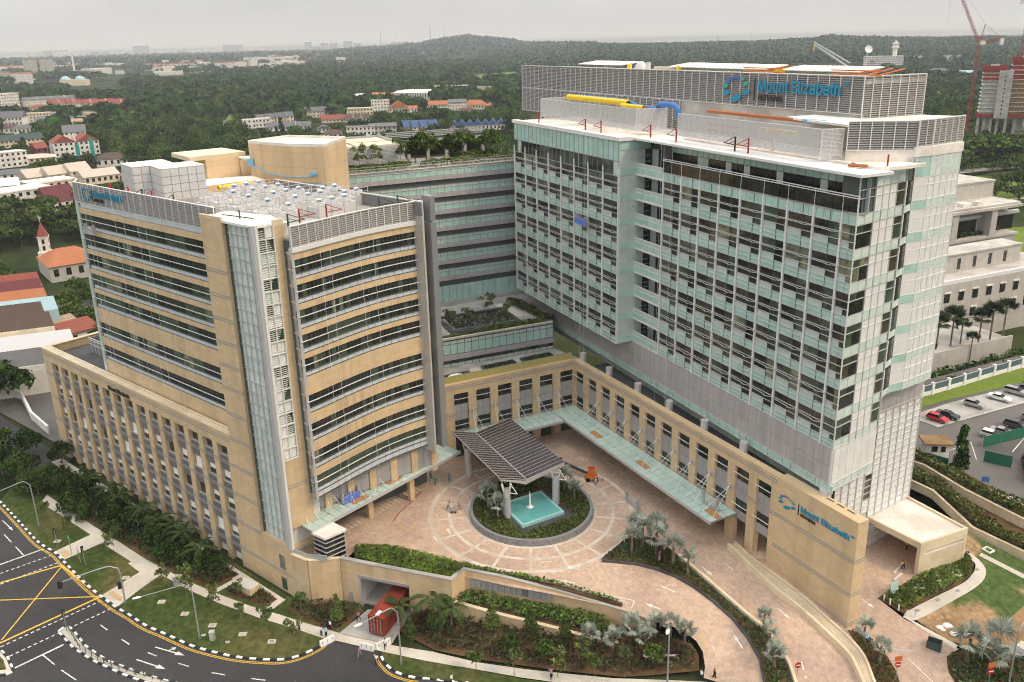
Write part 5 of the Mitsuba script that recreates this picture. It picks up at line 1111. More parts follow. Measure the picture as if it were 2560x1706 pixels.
def crown(lobes, n, size, base, seed, hue=.35, up=-.45, spread=.25):
    r = np.random.default_rng(seed); P = []
    tot = sum(l[3] * l[4] for l in lobes)
    for i, (x, y, z, rx, rz) in enumerate(lobes):
        k = max(4, int(n * rx * rz / tot)); v = sph(k, r, up); rad = 1 - np.abs(r.normal(0, spread, (len(v), 1)))
        c = np.array([x, y, z]) + v * rad * [rx, rx, rz]
        P.append(leafset(c, v, size, np.array(base) * r.uniform(.72, 1.32), seed * 31 + i, hue))
    return joinl(P)
def lobes_round(r, n=7, R=1.0, H=.8, z=1.0):
    L = [(0, 0, z + H * .25, R * .62, H * .62)]
    for i in range(n):
        a = 2 * math.pi * i / n + r.uniform(-.4, .4); d = R * r.uniform(.42, .62); L.append((d * math.cos(a), d * math.sin(a), z + r.uniform(-.30, .28) * H, R * r.uniform(.36, .5), H * r.uniform(.34, .5)))
    return L
def trunk_mesh(h, r0, branches, rr_, seed):
    r = np.random.default_rng(seed); ms = [lofted([(0, 0, -.3), (r.normal(0, .03) * h, 0, h * .5), (r.normal(0, .04) * h, r.normal(0, .04) * h, h)], [r0, r0 * .75, r0 * .5], 7)]
    for i in range(branches):
        a = 2 * math.pi * i / branches + r.uniform(-.4, .4); e = np.array([math.cos(a) * rr_, math.sin(a) * rr_, h * r.uniform(1.15, 1.5)]); ms.append(lofted([(0, 0, h * r.uniform(.55, .95)), e * [.5, .5, .82], e], [r0 * .45, r0 * .3, r0 * .12], 5))
    return cat(ms)
GREENS = [(.046, .080, .020), (.034, .064, .017), (.062, .096, .022), (.040, .060, .018), (.072, .112, .026)]
def tree_group(key, lobes, n, size, base, seed, th, tr, nb, rb_, hue=.4):
    scene[key] = {'type': 'shapegroup', 'crown': leaf_ply(crown(lobes, n, size, base, seed, hue)), 'trunk': mikit.ply(trunk_mesh(th, tr, nb, rb_, seed), 'bark')}
rt = np.random.default_rng(5)
# unit trees: height about 1.9, radius about 1 (scaled per copy)
for i in range(5): tree_group(f'tree_round_{i}', lobes_round(rt, 6 + i % 3, 1.0, .85, 1.05), 620, .115, GREENS[i], 40 + i, .85, .055, 5, .5)
for i in range(2): tree_group(f'tree_umbrella_{i}', [(rt.uniform(-.75, .75), rt.uniform(-.75, .75), 1.0 + rt.uniform(-.1, .1), .42, .17) for _ in range(9)] + [(0, 0, 1.08, .6, .22)], 760, .10, [(.055, .078, .022), (.047, .068, .021)][i], 60 + i, .8, .05, 7, .7)
for i in range(2): tree_group(f'tree_tall_{i}', [(rt.uniform(-.1, .1), rt.uniform(-.1, .1), .5 + .32 * k, .36 - .045 * k + .05 * (k % 2), .28) for k in range(6)], 520, .10, GREENS[1], 70 + i, .7, .05, 0, .1)
# young staked trees, sparse
for i in range(3): tree_group(f'tree_young_{i}', [(rt.uniform(-.35, .35), rt.uniform(-.35, .35), 1.0 + rt.uniform(-.25, .5), .26, .22) for _ in range(8)], 230, .105, [(.105, .135, .042), (.085, .115, .04), (.12, .15, .05)][i], 80 + i, 1.0, .022, 5, .35, .3)
# feathery trees in tiers
for i in range(2): tree_group(f'tree_feather_{i}', [(0, 0, .5 + .22 * k, .62 - .08 * k, .10) for k in range(7)], 520, .085, [(.058, .088, .025), (.095, .13, .035)][i], 90 + i, 1.9, .03, 0, .1, .3)
def copy(group, key, x, y, z, s, sz=None, rot=None, r=rt):
    a = r.uniform(0, 360) if rot is None else rot; sz = sz or s
    scene[key] = {'type': 'instance', 'g': {'type': 'ref', 'id': group}, 'to_world': T4().translate([x, y, z]).rotate([0, 0, 1], a).scale([s, s, sz])}
    return key
def plant(name, group, x, y, z, s, label, cat_='tree', grp=None, sz=None, rot=None):
    k = numbered(name); copy(group, k, x, y, z, s, sz, rot); lab(k, label, cat_, grp); return k
# palms: feather palms (areca like) and silver fan palms
def frond(L, droop, az, n, base, seed, w=.16, z0=0):
    r = np.random.default_rng(seed); t = np.linspace(.12, 1, n)
    x = L * t * math.cos(droop * .4) ; px_ = np.stack([x * math.cos(az), x * math.sin(az), z0 + L * (math.sin(.9) * t * .75 - droop * t * t)], -1)
    s = np.array([-math.sin(az), math.cos(az), -.35]); out = []
    for sg in (-1, 1):
        d = np.array([-math.sin(az) * sg, math.cos(az) * sg, -.4]) + .5 * np.array([math.cos(az), math.sin(az), 0])
        l = w * L * np.sin(np.pi * np.clip(t * .92 + .06, 0, 1)) ** .6
        a = px_; b = px_ + d * l[:, None]; e = np.array([math.cos(az), math.sin(az), 0]) * L * .028
        V = np.stack([a - e, b, a + e], 1).reshape(-1, 3); f = np.arange(len(V)).reshape(-1, 3)
        out.append((V, f, np.repeat(np.clip(np.asarray(base) * np.exp(r.normal(0, .25, (n, 1))), .004, .9), 3, 0)))
    return joinl(out)
def fan(L, az, el, base, seed, n=13, z0=0):
    r = np.random.default_rng(seed); d = np.array([math.cos(az) * math.cos(el), math.sin(az) * math.cos(el), math.sin(el)]); c = d * L * .55
    s = np.array([-math.sin(az), math.cos(az), 0]); u = np.cross(d, s) if el < 1.2 else np.array([math.cos(az), math.sin(az), 0]); V, col = [], []
    for i in range(n):
        t = -1.75 + 3.5 * i / (n - 1); q = d * math.cos(t) + s * math.sin(t); q = q - np.array([0, 0, .22 * abs(t) ** 1.3]); w = np.cross(q, u); w /= np.linalg.norm(w) + 1e-9
        tip = c + q * L * .62 * r.uniform(.9, 1.05); m = c + q * L * .34
        V += [c, m + w * L * .055, tip, c, tip, m - w * L * .055 + u * L * .02]; col += [np.asarray(base) * math.exp(r.normal(0, .22))] * 6
    V.append(np.zeros(3)); 
    V = np.array(V[:-1]) + [0, 0, z0]; st = np.array([[0, 0, z0], c + [0, 0, z0] + s * .03 * L, c + [0, 0, z0] - s * .03 * L]); V = np.vstack([V, st]); col += [np.array([.12, .14, .09])] * 3
    return V, np.arange(len(V)).reshape(-1, 3), np.array(col)
def palm_group(key, seed, h, L, kind, base, nf=13, tr=.16):
    r = np.random.default_rng(seed); P = []
    for i in range(nf):
        az = 2 * math.pi * i / nf * 2.4 + r.uniform(-.2, .2)
        if kind == 'feather': P.append(frond(L * r.uniform(.85, 1.1), r.uniform(.55, 1.05), az, 20, np.array(base) * r.uniform(.75, 1.25), seed + i, z0=h))
        else: P.append(fan(L * r.uniform(.85, 1.1), az, r.uniform(-.35, 1.25), np.array(base) * r.uniform(.75, 1.25), seed + i, z0=h))
    scene[key] = {'type': 'shapegroup', 'crown': leaf_ply(joinl(P)), 'trunk': mikit.ply(lofted([(0, 0, -.2), (.05, .03, h * .5), (0, 0, h)], [tr * 1.25, tr, tr * .85], 8), 'bark')}
for i in range(2): palm_group(f'palm_feather_{i}', 11 + i, 2.6, 2.6, 'feather', (.055, .085, .028), 12, .12)
for i in range(3): palm_group(f'palm_silver_{i}', 21 + i, 1.9, 1.35, 'fan', (.27, .30, .25), 11, .15)
palm_group('palm_tall', 31, 12.0, 2.4, 'fan', (.050, .066, .036), 26, .17)
# ---- beds of shrubs: masses nobody could count
def bed(name, poly, h, dens, size, base, hgt, seed, hue=.4, lift=.05, lump=2.2):
    r = np.random.default_rng(seed); p = Polygon(poly) if isinstance(poly, list) else poly; x0, y0, x1, y1 = p.bounds; n = int((x1 - x0) * (y1 - y0) * dens * 1.6); size *= 1.12
    from shapely import contains_xy
    q = np.column_stack([r.uniform(x0, x1, n), r.uniform(y0, y1, n)]); q = q[contains_xy(p, q[:, 0], q[:, 1])]
    l = meshkit.fbm(np.column_stack([q / lump, np.zeros(len(q))]), 3, seed); hh = hgt * np.clip(.35 + 1.1 * l, .25, 1.3)
    z = np.array(h(q)) + lift + hh * np.sqrt(r.uniform(.05, 1, len(q)))
    tone = np.clip(.55 + .9 * meshkit.fbm(np.column_stack([q / (lump * 1.6), np.ones(len(q))]), 3, seed + 5), .5, 1.5)[:, None]
    put_leaf(name, leafset(np.column_stack([q, z]), np.tile([0, 0, 1.], (len(q), 1)), size, np.array(base) * tone, seed, hue, .8), kind='stuff')
def put_leaf(name, p, parent=None, kind=None):
    k = numbered(f'{parent}__{name}' if parent else name); scene[k] = leaf_ply(p)
    if kind: lab(k, kind=kind)
    return k
bed('shrubs', Polygon(BED_L).buffer(-.3), h_street, 9, .26, (.038, .052, .020), 1.3, 1)
bed('shrubs', Polygon(BED_BOX).buffer(-.2).difference(Polygon([(-44.7,112.4),(-43.7,114.1),(-40.5,112.0),(-41.4,110.0)]).buffer(.2)), h_street, 11, .22, (.05, .062, .026), .8, 2)
bed('shrubs', Polygon(BED_R2).buffer(-.2), h_street, 9, .24, (.045, .055, .026), 1.0, 3)
bed('shrubs', Polygon(BED_C).buffer(-.3), h_bed, 6.5, .25, (.052, .062, .028), 1.1, 4)
bed('ground_cover', Point(*CC).buffer(9.6).difference(Pq.buffer(.25)), hz(.6), 17, .20, (.070, .098, .026), .55, 5)
bed('ground_cover', divider.buffer(-.3), h_court, 14, .20, (.060, .080, .028), .55, 6, lift=.3)
HEDGE_F = Polygon([(-25.2,112.6),(-24.4,109.5),(-16.2,106.2),(-9.9,104),(-7.9,106.2),(5.4,102),(13.9,98.5),(5.8,102.0),(-.8,104.4),(-7,106.7),(-12.6,109.2),(-19.8,112.2)]).buffer(.1)
bed('hedge_leaves', HEDGE_F, h_court, 34, .21, (.115, .165, .035), .75, 7, .32, .5)
bed('shrubs', Polygon([(-9.0,103.2),(-7.6,105.2),(5.4,100.9),(12.0,98.4),(13.0,95.2),(9.6,96),(3.5,98.4),(-3.5,101)]), hz(-2.85), 18, .24, (.085, .13, .032), 1.0, 8)
bed('shrubs', Polygon(BED_CP).buffer(-.25), h_court, 20, .24, (.13, .175, .038), .75, 9, .3)
bed('shrubs', Polygon(BED_BR).buffer(-.2), h_court, 13, .22, (.055, .075, .03), .8, 10)
bed('shrubs', Polygon(BED_LR).buffer(-.2), h_court, 11, .20, (.085, .085, .03), .6, 12)
for i, P_ in enumerate(TPL): bed('roof_shrubs', P_, hz(13.3), 30, .18, (.05, .075, .028), .55, 20 + i)
bed('roof_shrubs', Point(*pb(22.9, 4.7)).buffer(.95), hz(13.9), 40, .12, (.06, .075, .03), .3, 29)
# roof gardens
G0 = L2.off(-.4)
bed('hedge_leaves', Polygon([L2.xy(.5, -.6), L2.xy(24.9, -.6), L2.xy(25.2, -3.4), L2.xy(9, -2.7), L2.xy(7, -1.8), L2.xy(.5, -1.7)]), hz(18.3), 30, .22, (.085, .12, .03), 1.15, 30)
bed('hedge_leaves', Polygon([L2.xy(25.2, -3), L2.xy(27.6, -3), L2.xy(25.8, -19), L2.xy(23.2, -19)]), hz(18.3), 26, .22, (.055, .08, .025), 1.1, 31)
bed('roof_shrubs', Polygon([L2.xy(6.5, -6.2), L2.xy(19.6, -6.2), L2.xy(19.6, -14.5), L2.xy(6.5, -14.5)]), hz(18.5), 16, .17, (.045, .05, .022), .3, 32)
pq = Polygon([L2.xy(5, -4.6), L2.xy(21, -4.6), L2.xy(21, -16), L2.xy(5, -16)])
put('pond_edge', prism(pq.difference(Polygon([L2.xy(6.2, -6), L2.xy(20, -6), L2.xy(20, -14.8), L2.xy(6.2, -14.8)])), 18.31, 18.6), 'dark_stone', kind='structure')
put('roof_path', prism([L2.xy(20.5, -9), L2.xy(23, -9), L2.xy(23, -19), L2.xy(20.5, -19)], 18.31, 18.36), 'path_concrete', kind='structure')
put('roof_pond', prism([L2.xy(-2, -5.5), L2.xy(3.4, -5.5), L2.xy(3.4, -11), L2.xy(-2, -11)], 18.31, 18.5), 'dark_stone', kind='structure')
for i, (s, o, sc) in enumerate([(6.6, 9.5, 2.6), (9.4, 6.9, 2.7), (16.2, 13, 2.8), (19.2, 9.2, 2.3)]):
    plant('roof_garden_tree', f'tree_young_{i % 3}', *L2.xy(s, -o), 18.5, sc, ['young tree on the lower roof garden nearest the yellow block', 'young tree in front of the pair on the lower roof garden', 'tallest young tree at the back of the lower roof garden', 'young tree at the tower end of the lower roof garden'][i], grp=None)
bed('hedge_leaves', Polygon([L3.xy(3.4, -4.4), L3.xy(20.5, -4.4), L3.xy(20.5, -6.6), L3.xy(3.4, -6.6)]), hz(49.5), 34, .22, (.10, .14, .035), 1.1, 33)
bed('hedge_leaves', Polygon([L3.xy(3.2, -3.4), L3.xy(19, -3.4), L3.xy(19, -4.3), L3.xy(3.2, -4.3)]), hz(49.5), 34, .20, (.14, .19, .04), .55, 34)
bed('hedge_leaves', Polygon([L3.xy(22.4, -3.2), L3.xy(43.5, -3.2), L3.xy(43.5, -5.2), L3.xy(22.4, -5.0)]), hz(49.5), 34, .22, (.10, .145, .032), 1.15, 35)
bed('hedge_leaves', Polygon([L3.xy(31, -8), L3.xy(42.5, -8), L3.xy(42.5, -11), L3.xy(31, -11)]), hz(49.5), 30, .22, (.10, .145, .032), 1.6, 36)
bed('roof_shrubs', Polygon([L3.xy(3.2, -.8), L3.xy(43, -.8), L3.xy(43, -1.7), L3.xy(3.2, -1.7)]), hz(49.4), 9, .22, (.13, .17, .05), .5, 37)
DT = ['first', 'second', 'third', 'fourth', 'fifth', 'sixth', 'seventh', 'eighth', 'ninth', 'tenth', 'eleventh', 'twelfth', 'thirteenth']
for i, (s, o, sc, g_) in enumerate([(4.6, 5.2, 2.3, 'young_0'), (8.9, 5.0, 2.9, 'young_2'), (13.0, 5.2, 2.7, 'young_2'), (18.0, 5.0, 3.5, 'young_1'), (22.4, 8, 2.9, 'round_3'), (24.8, 7.4, 3.6, 'round_2'), (30.6, 8, 2.9, 'round_3'), (33.4, 7.0, 3.5, 'round_4'), (40.4, 8.0, 3.2, 'round_2')]):
    plant('roof_garden_tree', 'tree_' + g_, *L3.xy(s, -o), 49.5, sc, f'{DT[i]} tree from the left along the high roof garden hedge', sz=sc * 1.15)
# planted terrace on the tower
for i, s in enumerate((3.6, 7.4, 10.6, 14.3, 17.8)):
    plant('terrace_palm', 'palm_feather_0', *B.xy(s, -.85), 53.8, .62, f'{DT[i]} potted palm from the corner on the top terrace of the glass tower', 'potted palm', sz=.55)
# ---- street trees and palms on the left
def hs_(x, y): return hs1(x, y)
ST = [(-79.7,130.0,1.9),(-86.4,135.1,1.7),(-69.4,123.1,1.9),(-56.7,114.0,1.9),(-51.6,110.6,2.6),(-46.5,107.6,2.1),(-41.5,105.0,1.8),(-36.9,102.1,2.4),(-32.3,100.0,1.9),(-43.6,110.5,1.6),(-32.6,105.6,2.1),(-26.8,103.8,2.1)]
for i, (x, y, s) in enumerate(ST):
    g_ = 'tree_feather_1' if i == 11 else f'tree_young_{i % 3}' if i != 4 else 'tree_young_2'
    plant('street_tree', g_, x, y, hs1(x, y), s, f'{DT[i]} young staked tree from the left by the white footpath' if i != 4 else 'largest bright green young tree on the lawn beside the grey utility box', 'tree', sz=s * 1.25)
for i, (x, y) in enumerate([(-82.3,143.6),(-76.8,140.0),(-73.3,137.1),(-67.2,132.7),(-63.0,129.1),(-59.6,126.6),(-56.9,124.2),(-52.7,119.6)]):
    plant('feather_palm', f'palm_feather_{i % 2}', x, y, hs1(x, y), 1.25, f'{DT[i]} feather palm from the far end of the bed along the street front', 'palm', sz=1.15)
rs = random.Random(8)
TB = []
for i in range(46):
    t = i / 46; bx, by = -92 + 44 * t, 148 - 31.5 * t; o = rs.uniform(-3.0, 4.6) * (1.0 if t < .8 else .6)
    TB.append((bx - .58 * o - rs.uniform(-1, 1), by - .72 * o, rs.uniform(1.7, 2.7) * (1.25 if t < .3 else 1)))
for i, (x, y, s) in enumerate(TB):
    k = plant('bed_tree', ('tree_round_1', 'tree_feather_0', 'tree_round_3', 'tree_feather_0')[i % 4], x, y, hs1(x, y) - .3, s, 'small dark green tree crowded in the bed along the street front', grp='dark trees in the street front bed', sz=s * .85)
for i, (x, y, s, g_) in enumerate([(-104,152,4.2,'round_1'),(-98,149,3.8,'round_0'),(-110,158,4.6,'round_2'),(-103,160,3.6,'round_1'),(-117,166,4.8,'round_0'),(-95,144,3.2,'feather_0'),(-112,148,4.4,'round_4'),(-94,156,3.0,'round_3'),(-106,143,3.6,'feather_0')]):
    plant('corner_tree', 'tree_' + g_, x, y, hs1(x, y) - .3, s, 'dense dark tree in the clump at the far street corner', grp='dense trees at the street corner')
# planting bed below the ramp
BC = [(-12.5,100.6,2.1,'feather_0'),(-15.6,99.2,2.0,'feather_0'),(-10.6,103.0,1.9,'feather_1'),(-6.0,92.4,2.4,'young_0'),(-.9,91.0,2.5,'young_1'),(4.9,90.0,2.3,'young_2'),(9.6,89.6,2.4,'young_0'),(-3.9,99.3,2.3,'feather_1'),(1.6,97.6,2.2,'feather_0'),(6.2,95.6,2.0,'feather_0'),(8.4,92.4,1.9,'young_2'),(13.6,90.6,1.9,'young_1'),(17.5,90.0,1.7,'round_4'),(-1.4,95.4,1.6,'round_0'),(3.4,93.6,1.6,'round_2')]
for i, (x, y, s, g_) in enumerate(BC):
    plant('bed_tree', 'tree_' + g_, x, y, float(h_bed(np.array([[x, y]]))[0]), s, 'light green young tree in the sloping bed below the ramp', grp='young trees in the bed below the ramp', sz=s * 1.1)
for i, (x, y, s) in enumerate([(-12.6,102.8,1.5),(-9.8,100.9,1.35),(-17.3,102.6,1.2)]): plant('feather_palm', f'palm_feather_{i % 2}', x, y, hs1(x, y), s, ['tall feather palm right of the red container', 'feather palm between the container and the sloping bed', 'short feather palm close beside the garage mouth'][i], 'palm', sz=s * 1.15)
for i, (x, y, s, w) in enumerate([(17.2,109.4,1.35,'at the tip of'),(19.1,110.9,1.5,'near the tip of'),(20.9,108.9,1.45,'in the middle of'),(22.9,106.4,1.4,'beside the dark sign in'),(24.6,103.8,1.2,'at the narrow end of'),(21.4,112.0,1.45,'at the back of'),(18.7,113.0,1.35,'on the tower side of')]):
    plant('silver_palm', f'palm_silver_{i % 3}', x, y, hc1(x, y) + .3, s, f'silver fan palm {w} the first clump on the drive planter', 'palm', sz=s * (1.2 if i != 4 else 1.35))
for i, (x, y, s, l) in enumerate([(32.6,93.2,1.05,'upper of three silver fan palms on the lower drive planter'),(32.6,90.6,1.05,'middle of three silver fan palms on the lower drive planter'),(32.4,87.6,1.05,'lowest of three silver fan palms on the lower drive planter'),
    (9.7,124.4,1.1,'silver fan palm right of the pool on the round planter'),(8.3,127.8,1.3,'silver fan palm behind the right canopy column'),(-4.7,122.6,1.35,'silver fan palm left of the pool on the round planter'),(-3.1,119.6,1.25,'silver fan palm in front of the left canopy column'),
    (45.1,91.0,1.05,'silver fan palm at the foot of the sign wall'),(46.0,88.0,1.05,'silver fan palm on the verge below the sign wall'),(57.0,87.6,1.55,'silver fan palm left in the clump by the right hand kerb'),(60.2,87.0,1.8,'largest silver fan palm in the lower right corner'),(58.6,85.6,1.5,'silver fan palm nearest the street lamp at lower right'),
    (9.4,93.8,1.15,'silver fan palm standing furthest left below the ramp wall'),(12.4,93.0,1.05,'second silver fan palm from the left below the ramp wall'),(15.0,93.9,1.3,'third silver fan palm from the left below the ramp wall'),(16.6,92.4,1.0,'low silver fan palm in front of the ramp wall clump'),(18.2,93.9,1.15,'silver fan palm close against the end of the ramp wall'),(20.2,93.7,1.1,'silver fan palm at the ramp edge behind the dark name board'),(21.8,92.0,1.15,'silver fan palm nearest the ramp right of the name board')]):
    z = hc1(x, y) + .3 if i < 3 or 7 <= i < 12 else .6 if i < 7 else float(h_bed(np.array([[x, y]]))[0])
    plant('silver_palm', f'palm_silver_{i % 3}', x, y, z, s, l, 'palm', sz=s * 1.2)
for i, (x, y) in enumerate([(-23.7,110.5),(-21.0,109.6),(-17.4,108.3),(-14.4,107.1),(-11.3,105.6),(-8.6,104.9)]):
    plant('sapling', f'tree_young_{i % 3}' if i != 2 else 'tree_young_1', x, y, .5, 1.05, f'{DT[i]} sapling from the left in the hedge at the front of the court', 'tree', sz=1.35)
for i, (x, y, s) in enumerate([(53.9,97.5,1.7),(57.8,99.6,1.8),(64.6,103.3,1.9)]):
    plant('feathery_tree', 'tree_feather_1', x, y, hc1(x, y), s, ['feathery green tree at the left of the bed beside the shelter', 'feathery green tree in the middle of the bed beside the shelter', 'tall thin feathery tree at the curved path'][i], sz=s * 1.1)
# hedges terraced towards the car park, trees beyond
for i, pts in enumerate([[(66,134),(70.9,125.6),(71.6,114.3),(73.2,111.6),(77,105.5),(88,88)], [(68.5,137),(72.5,132.5),(75.2,124),(79.4,115),(86,104),(94,92)]]):
    t = wall_run('terrace_wall', ['cream garden wall in front of the nearer terraced hedge', 'cream garden wall between the two terraced hedges'][i], 'wall', pts, .35, [.3, 1.4][i], -1.2, 'cream', 'cream')
    hp = LineString(pts).parallel_offset(1.6, 'left')
    bed('hedge_leaves', hp.buffer(1.15), hz([-.2, .9][i]), 20, .28, (.085, .098, .032), 1.9, 50 + i, .4)
wall_run('terrace_wall', 'cream garden wall along the top of the terraced hedges', 'wall', [(72.4,136.5),(76.4,127),(81.4,117.4),(90,103),(98,94)], .4, 1.9, -1.2, 'cream', 'cream')
bed('shrubs', Polygon([(74.5,134.5),(79,128),(84,120.5),(90,112),(87,110),(79,121),(75,131)]), hz(-.1), 11, .3, (.05, .075, .03), 1.1, 53)
plant('car_park_tree', 'tree_tall_0', 77.6, 130.6, -.3, 3.9, 'tall dark lobed tree beside the car park booth', sz=4.4)
bed('shrubs', Polygon([(91,129),(94,133),(103,134),(118,130),(112,121),(102,116),(95,122)]), hz(-.1), 9, .3, (.16, .12, .03), .8, 54)
bed('shrubs', Polygon([(88,128),(92,136),(98,138),(101,134),(94,128)]), hz(-.1), 11, .3, (.06, .028, .03), 1.3, 55)
# ------------------------------------------------------------------ people
import manifold3d as m3
def _bone(a, ra, b, rb, n=8):
    return m3.Manifold.batch_hull([m3.Manifold.sphere(ra, n).translate(list(map(float, a))), m3.Manifold.sphere(rb, n).translate(list(map(float, b)))])
def _mesh(bones, ref=.07):
    u = m3.Manifold.batch_boolean(bones, m3.OpType.Add).refine_to_length(ref).to_mesh(); m = trimesh.Trimesh(u.vert_properties[:, :3], u.tri_verts)
    trimesh.smoothing.filter_taubin(m, iterations=4); return m
def person(x, y, z, az, label, top='cloth_white', legs='cloth_dark', head='hair', pose='stand', group=None, vest=None, s=1.0, cat_='person'):
    st, lean, arm = dict(stand=(.06, 0, .1), walk=(.30, .05, .35), bend=(.18, .55, .9), sit=(.3, .1, .5), push=(.3, .30, 1.2))[pose]
    hip, sh = np.array([0, 0, .92]), np.array([lean * .55, 0, 1.42 - lean * .22]); hd = sh + [lean * .18 + .02, 0, .26]
    J = {}
    for sg, t in ((-1, st), (1, -st)):
        J[sg] = dict(h=hip + [0, .09 * sg, -.02], k=np.array([t * .5 + .05, .10 * sg, .50]), a=np.array([t, .10 * sg, .09]), t=np.array([t + .15, .11 * sg, .04]), s=sh + [0, .19 * sg, -.03])
        f = -t * arm * 1.2 + (arm * .35 if pose in ('push', 'bend') else 0)
        J[sg]['e'] = J[sg]['s'] + [f * .6 - .02, .05 * sg, -.28]; J[sg]['w'] = J[sg]['e'] + [f * .5 + .08, .0, -.22 + .12 * (pose in ('push', 'bend'))]
        J[sg]['f'] = J[sg]['w'] + [.03 + f * .1, 0, -.09]
    body = [_bone(hip, .13, sh - [0, 0, .12], .15), _bone(sh, .10, hd - [0, 0, .06], .055), _bone(hd, .092, hd + [.01, 0, .07], .088), _bone(hd + [.085, 0, .0], .018, hd + [.09, 0, .03], .012)]
    for sg in (-1, 1):
        j = J[sg]; body += [_bone(j['h'], .085, j['k'], .062), _bone(j['k'], .06, j['a'], .042), _bone(j['a'], .042, j['t'], .035), _bone(sh, .09, j['s'], .06), _bone(j['s'], .055, j['e'], .043), _bone(j['e'], .04, j['w'], .03), _bone(j['w'], .032, j['f'], .022)]
    shirt = [_bone(hip + [0, 0, .05], .158, sh - [0, 0, .10], .178), _bone(sh - [0, 0, .05], .11, sh - [0, 0, .02], .10)] + [_bone(sh - [0, 0, .02], .10, J[g_]['s'], .078) for g_ in (-1, 1)] + [_bone(J[g_]['s'], .075, J[g_]['s'] + (J[g_]['e'] - J[g_]['s']) * .8, .06) for g_ in (-1, 1)]
    trs = [_bone(hip + [0, .03 * g_, .02], .15, J[g_]['h'], .11) for g_ in (-1, 1)] + [_bone(J[g_]['h'], .108, J[g_]['k'], .082) for g_ in (-1, 1)] + [_bone(J[g_]['k'], .08, J[g_]['a'] + [0, 0, .05], .062) for g_ in (-1, 1)]
    hair = [_bone(hd + [-.025, 0, .05], .098, hd + [-.01, 0, .10], .088)]
    t = thing('person', label, cat_, group)
    M = trimesh.transformations.translation_matrix([x, y, z]) @ trimesh.transformations.rotation_matrix(math.radians(az), [0, 0, 1]) @ np.diag([s, s, s, 1])
    for nm, b, mt in (('body', body, 'skin'), ('shirt', shirt, top), ('trousers', trs, legs), ('helmet' if head not in ('hair',) else 'hair', hair, head)):
        m = _mesh(b); m.apply_transform(M); put(nm, m, mt, t, smooth=True)
    if vest:
        m = _mesh([_bone(hip + [0, 0, .10], .172, sh - [0, 0, .10], .19)]); m.apply_transform(M); put('vest', m, vest, t, smooth=True)
    return t
person(-32.2,102.3,hs1(-32.2,102.3)+.04,30,'person in pale blue shirt and dark trousers standing alone on the footpath','cloth_blue',s=1.06)
for i,(x,y,az,lb,tp,ps) in enumerate([(-28.7,101.0,40,'person in white shirt at the left of the group by the barrier','cloth_white','stand'),(-27.9,100.7,120,'person in light blue top bending in the group by the barrier','light_blue','bend'),(-27.6,102.2,220,'person in white shirt at the back of the group on the footpath','cloth_white','stand'),(-28.2,102.6,200,'person in dark top with the group on the footpath','cloth_dark','stand')]):
    person(x,y,hs1(x,y)+.04,az,lb,tp,pose=ps)
person(-32.0,109.2,hs1(-32,109.2)+.05,200,'person in dark clothes in the doorway under the retaining wall','cloth_dark','cloth_dark')
person(-23.8,104.0,hs1(-23.8,104)+.06,60,'person in pink top walking beside the garage mouth','cloth_pink',pose='walk')
person(-19.0,97.9,hs1(-19,97.9)+.06,100,'person in white shirt stepping past the white barriers','cloth_white',pose='walk')
person(-22.4,96.6,hs1(-22.4,96.6)-.08,250,'person in brown patterned shirt on the road before the barriers','cloth_pink','cloth_grey',pose='walk')
person(-19.8,95.0,hs1(-19.8,95)-.08,80,'person in white shirt and dark trousers walking on the road','cloth_white',pose='walk')
person(23.0,87.0,hs1(23,87)+.05,20,'person in white top at the foot of the ramp','cloth_white'); person(24.6,86.8,hs1(24.6,86.8)+.05,200,'person in dark jacket beside the foot of the ramp','cloth_dark',pose='walk')
person(4.0,89.7,hs1(4,89.7)+.05,100,'person in dark red shirt sitting low on the footpath edge','cloth_pink',pose='bend')
person(-9.2,90.6,hs1(-9.2,90.6)-.05,160,'person in white shirt at the kerb by the bottom edge','cloth_white')
person(-11.5,123.6,.01,20,'worker in grey shirt left of the trolley on the drive','cloth_grey',pose='push'); person(-9.6,123.5,.01,200,'worker with white helmet and orange vest right of the trolley','cloth_grey','cloth_blue','white_paint','push',vest='orange_paint')
person(-15.3,133.4,.01,60,'worker in teal overalls nearest the canopy wall','cloth_teal','cloth_teal',pose='walk'); person(-14.3,131.7,.01,100,'worker in teal overalls bending over a cable','cloth_teal','cloth_teal',pose='bend'); person(-11.9,133.0,.01,240,'worker in dark blue overalls beside the drive circle','cloth_blue','cloth_blue')
person(13.9,130.2,.01,120,'worker in white vest and helmet beside the orange boom lift','cloth_grey','cloth_grey','white_paint',vest='cloth_white')
person(58.8,109.0,.01,90,'worker in yellow shirt under the shelter','yellow_paint','cloth_dark','hair','bend'); person(56.2,104.4,.01,200,'worker in yellow shirt at the shelter post','yellow_paint','cloth_dark','hair','bend')
# trolley carried by two workers
t = thing('trolley', 'grey machine trolley between two workers on the round drive', 'trolley')
put('tray', trimesh.creation.box((.9,.6,.5)).apply_translation((-10.6,122.8,.6)), 'cloth_grey', t); MB().path([(-11.1,122.8,.85),(-11.4,123.2,1.3),(-10.2,123.2,1.3)],.04).put('handle','steel',t)
for i,d in enumerate((-.35,.35)): put('wheel', trimesh.creation.cylinder(.18, segment=[[-10.6+d,122.5,.18],[-10.6+d,122.6,.18]], sections=12), 'rubber', t)
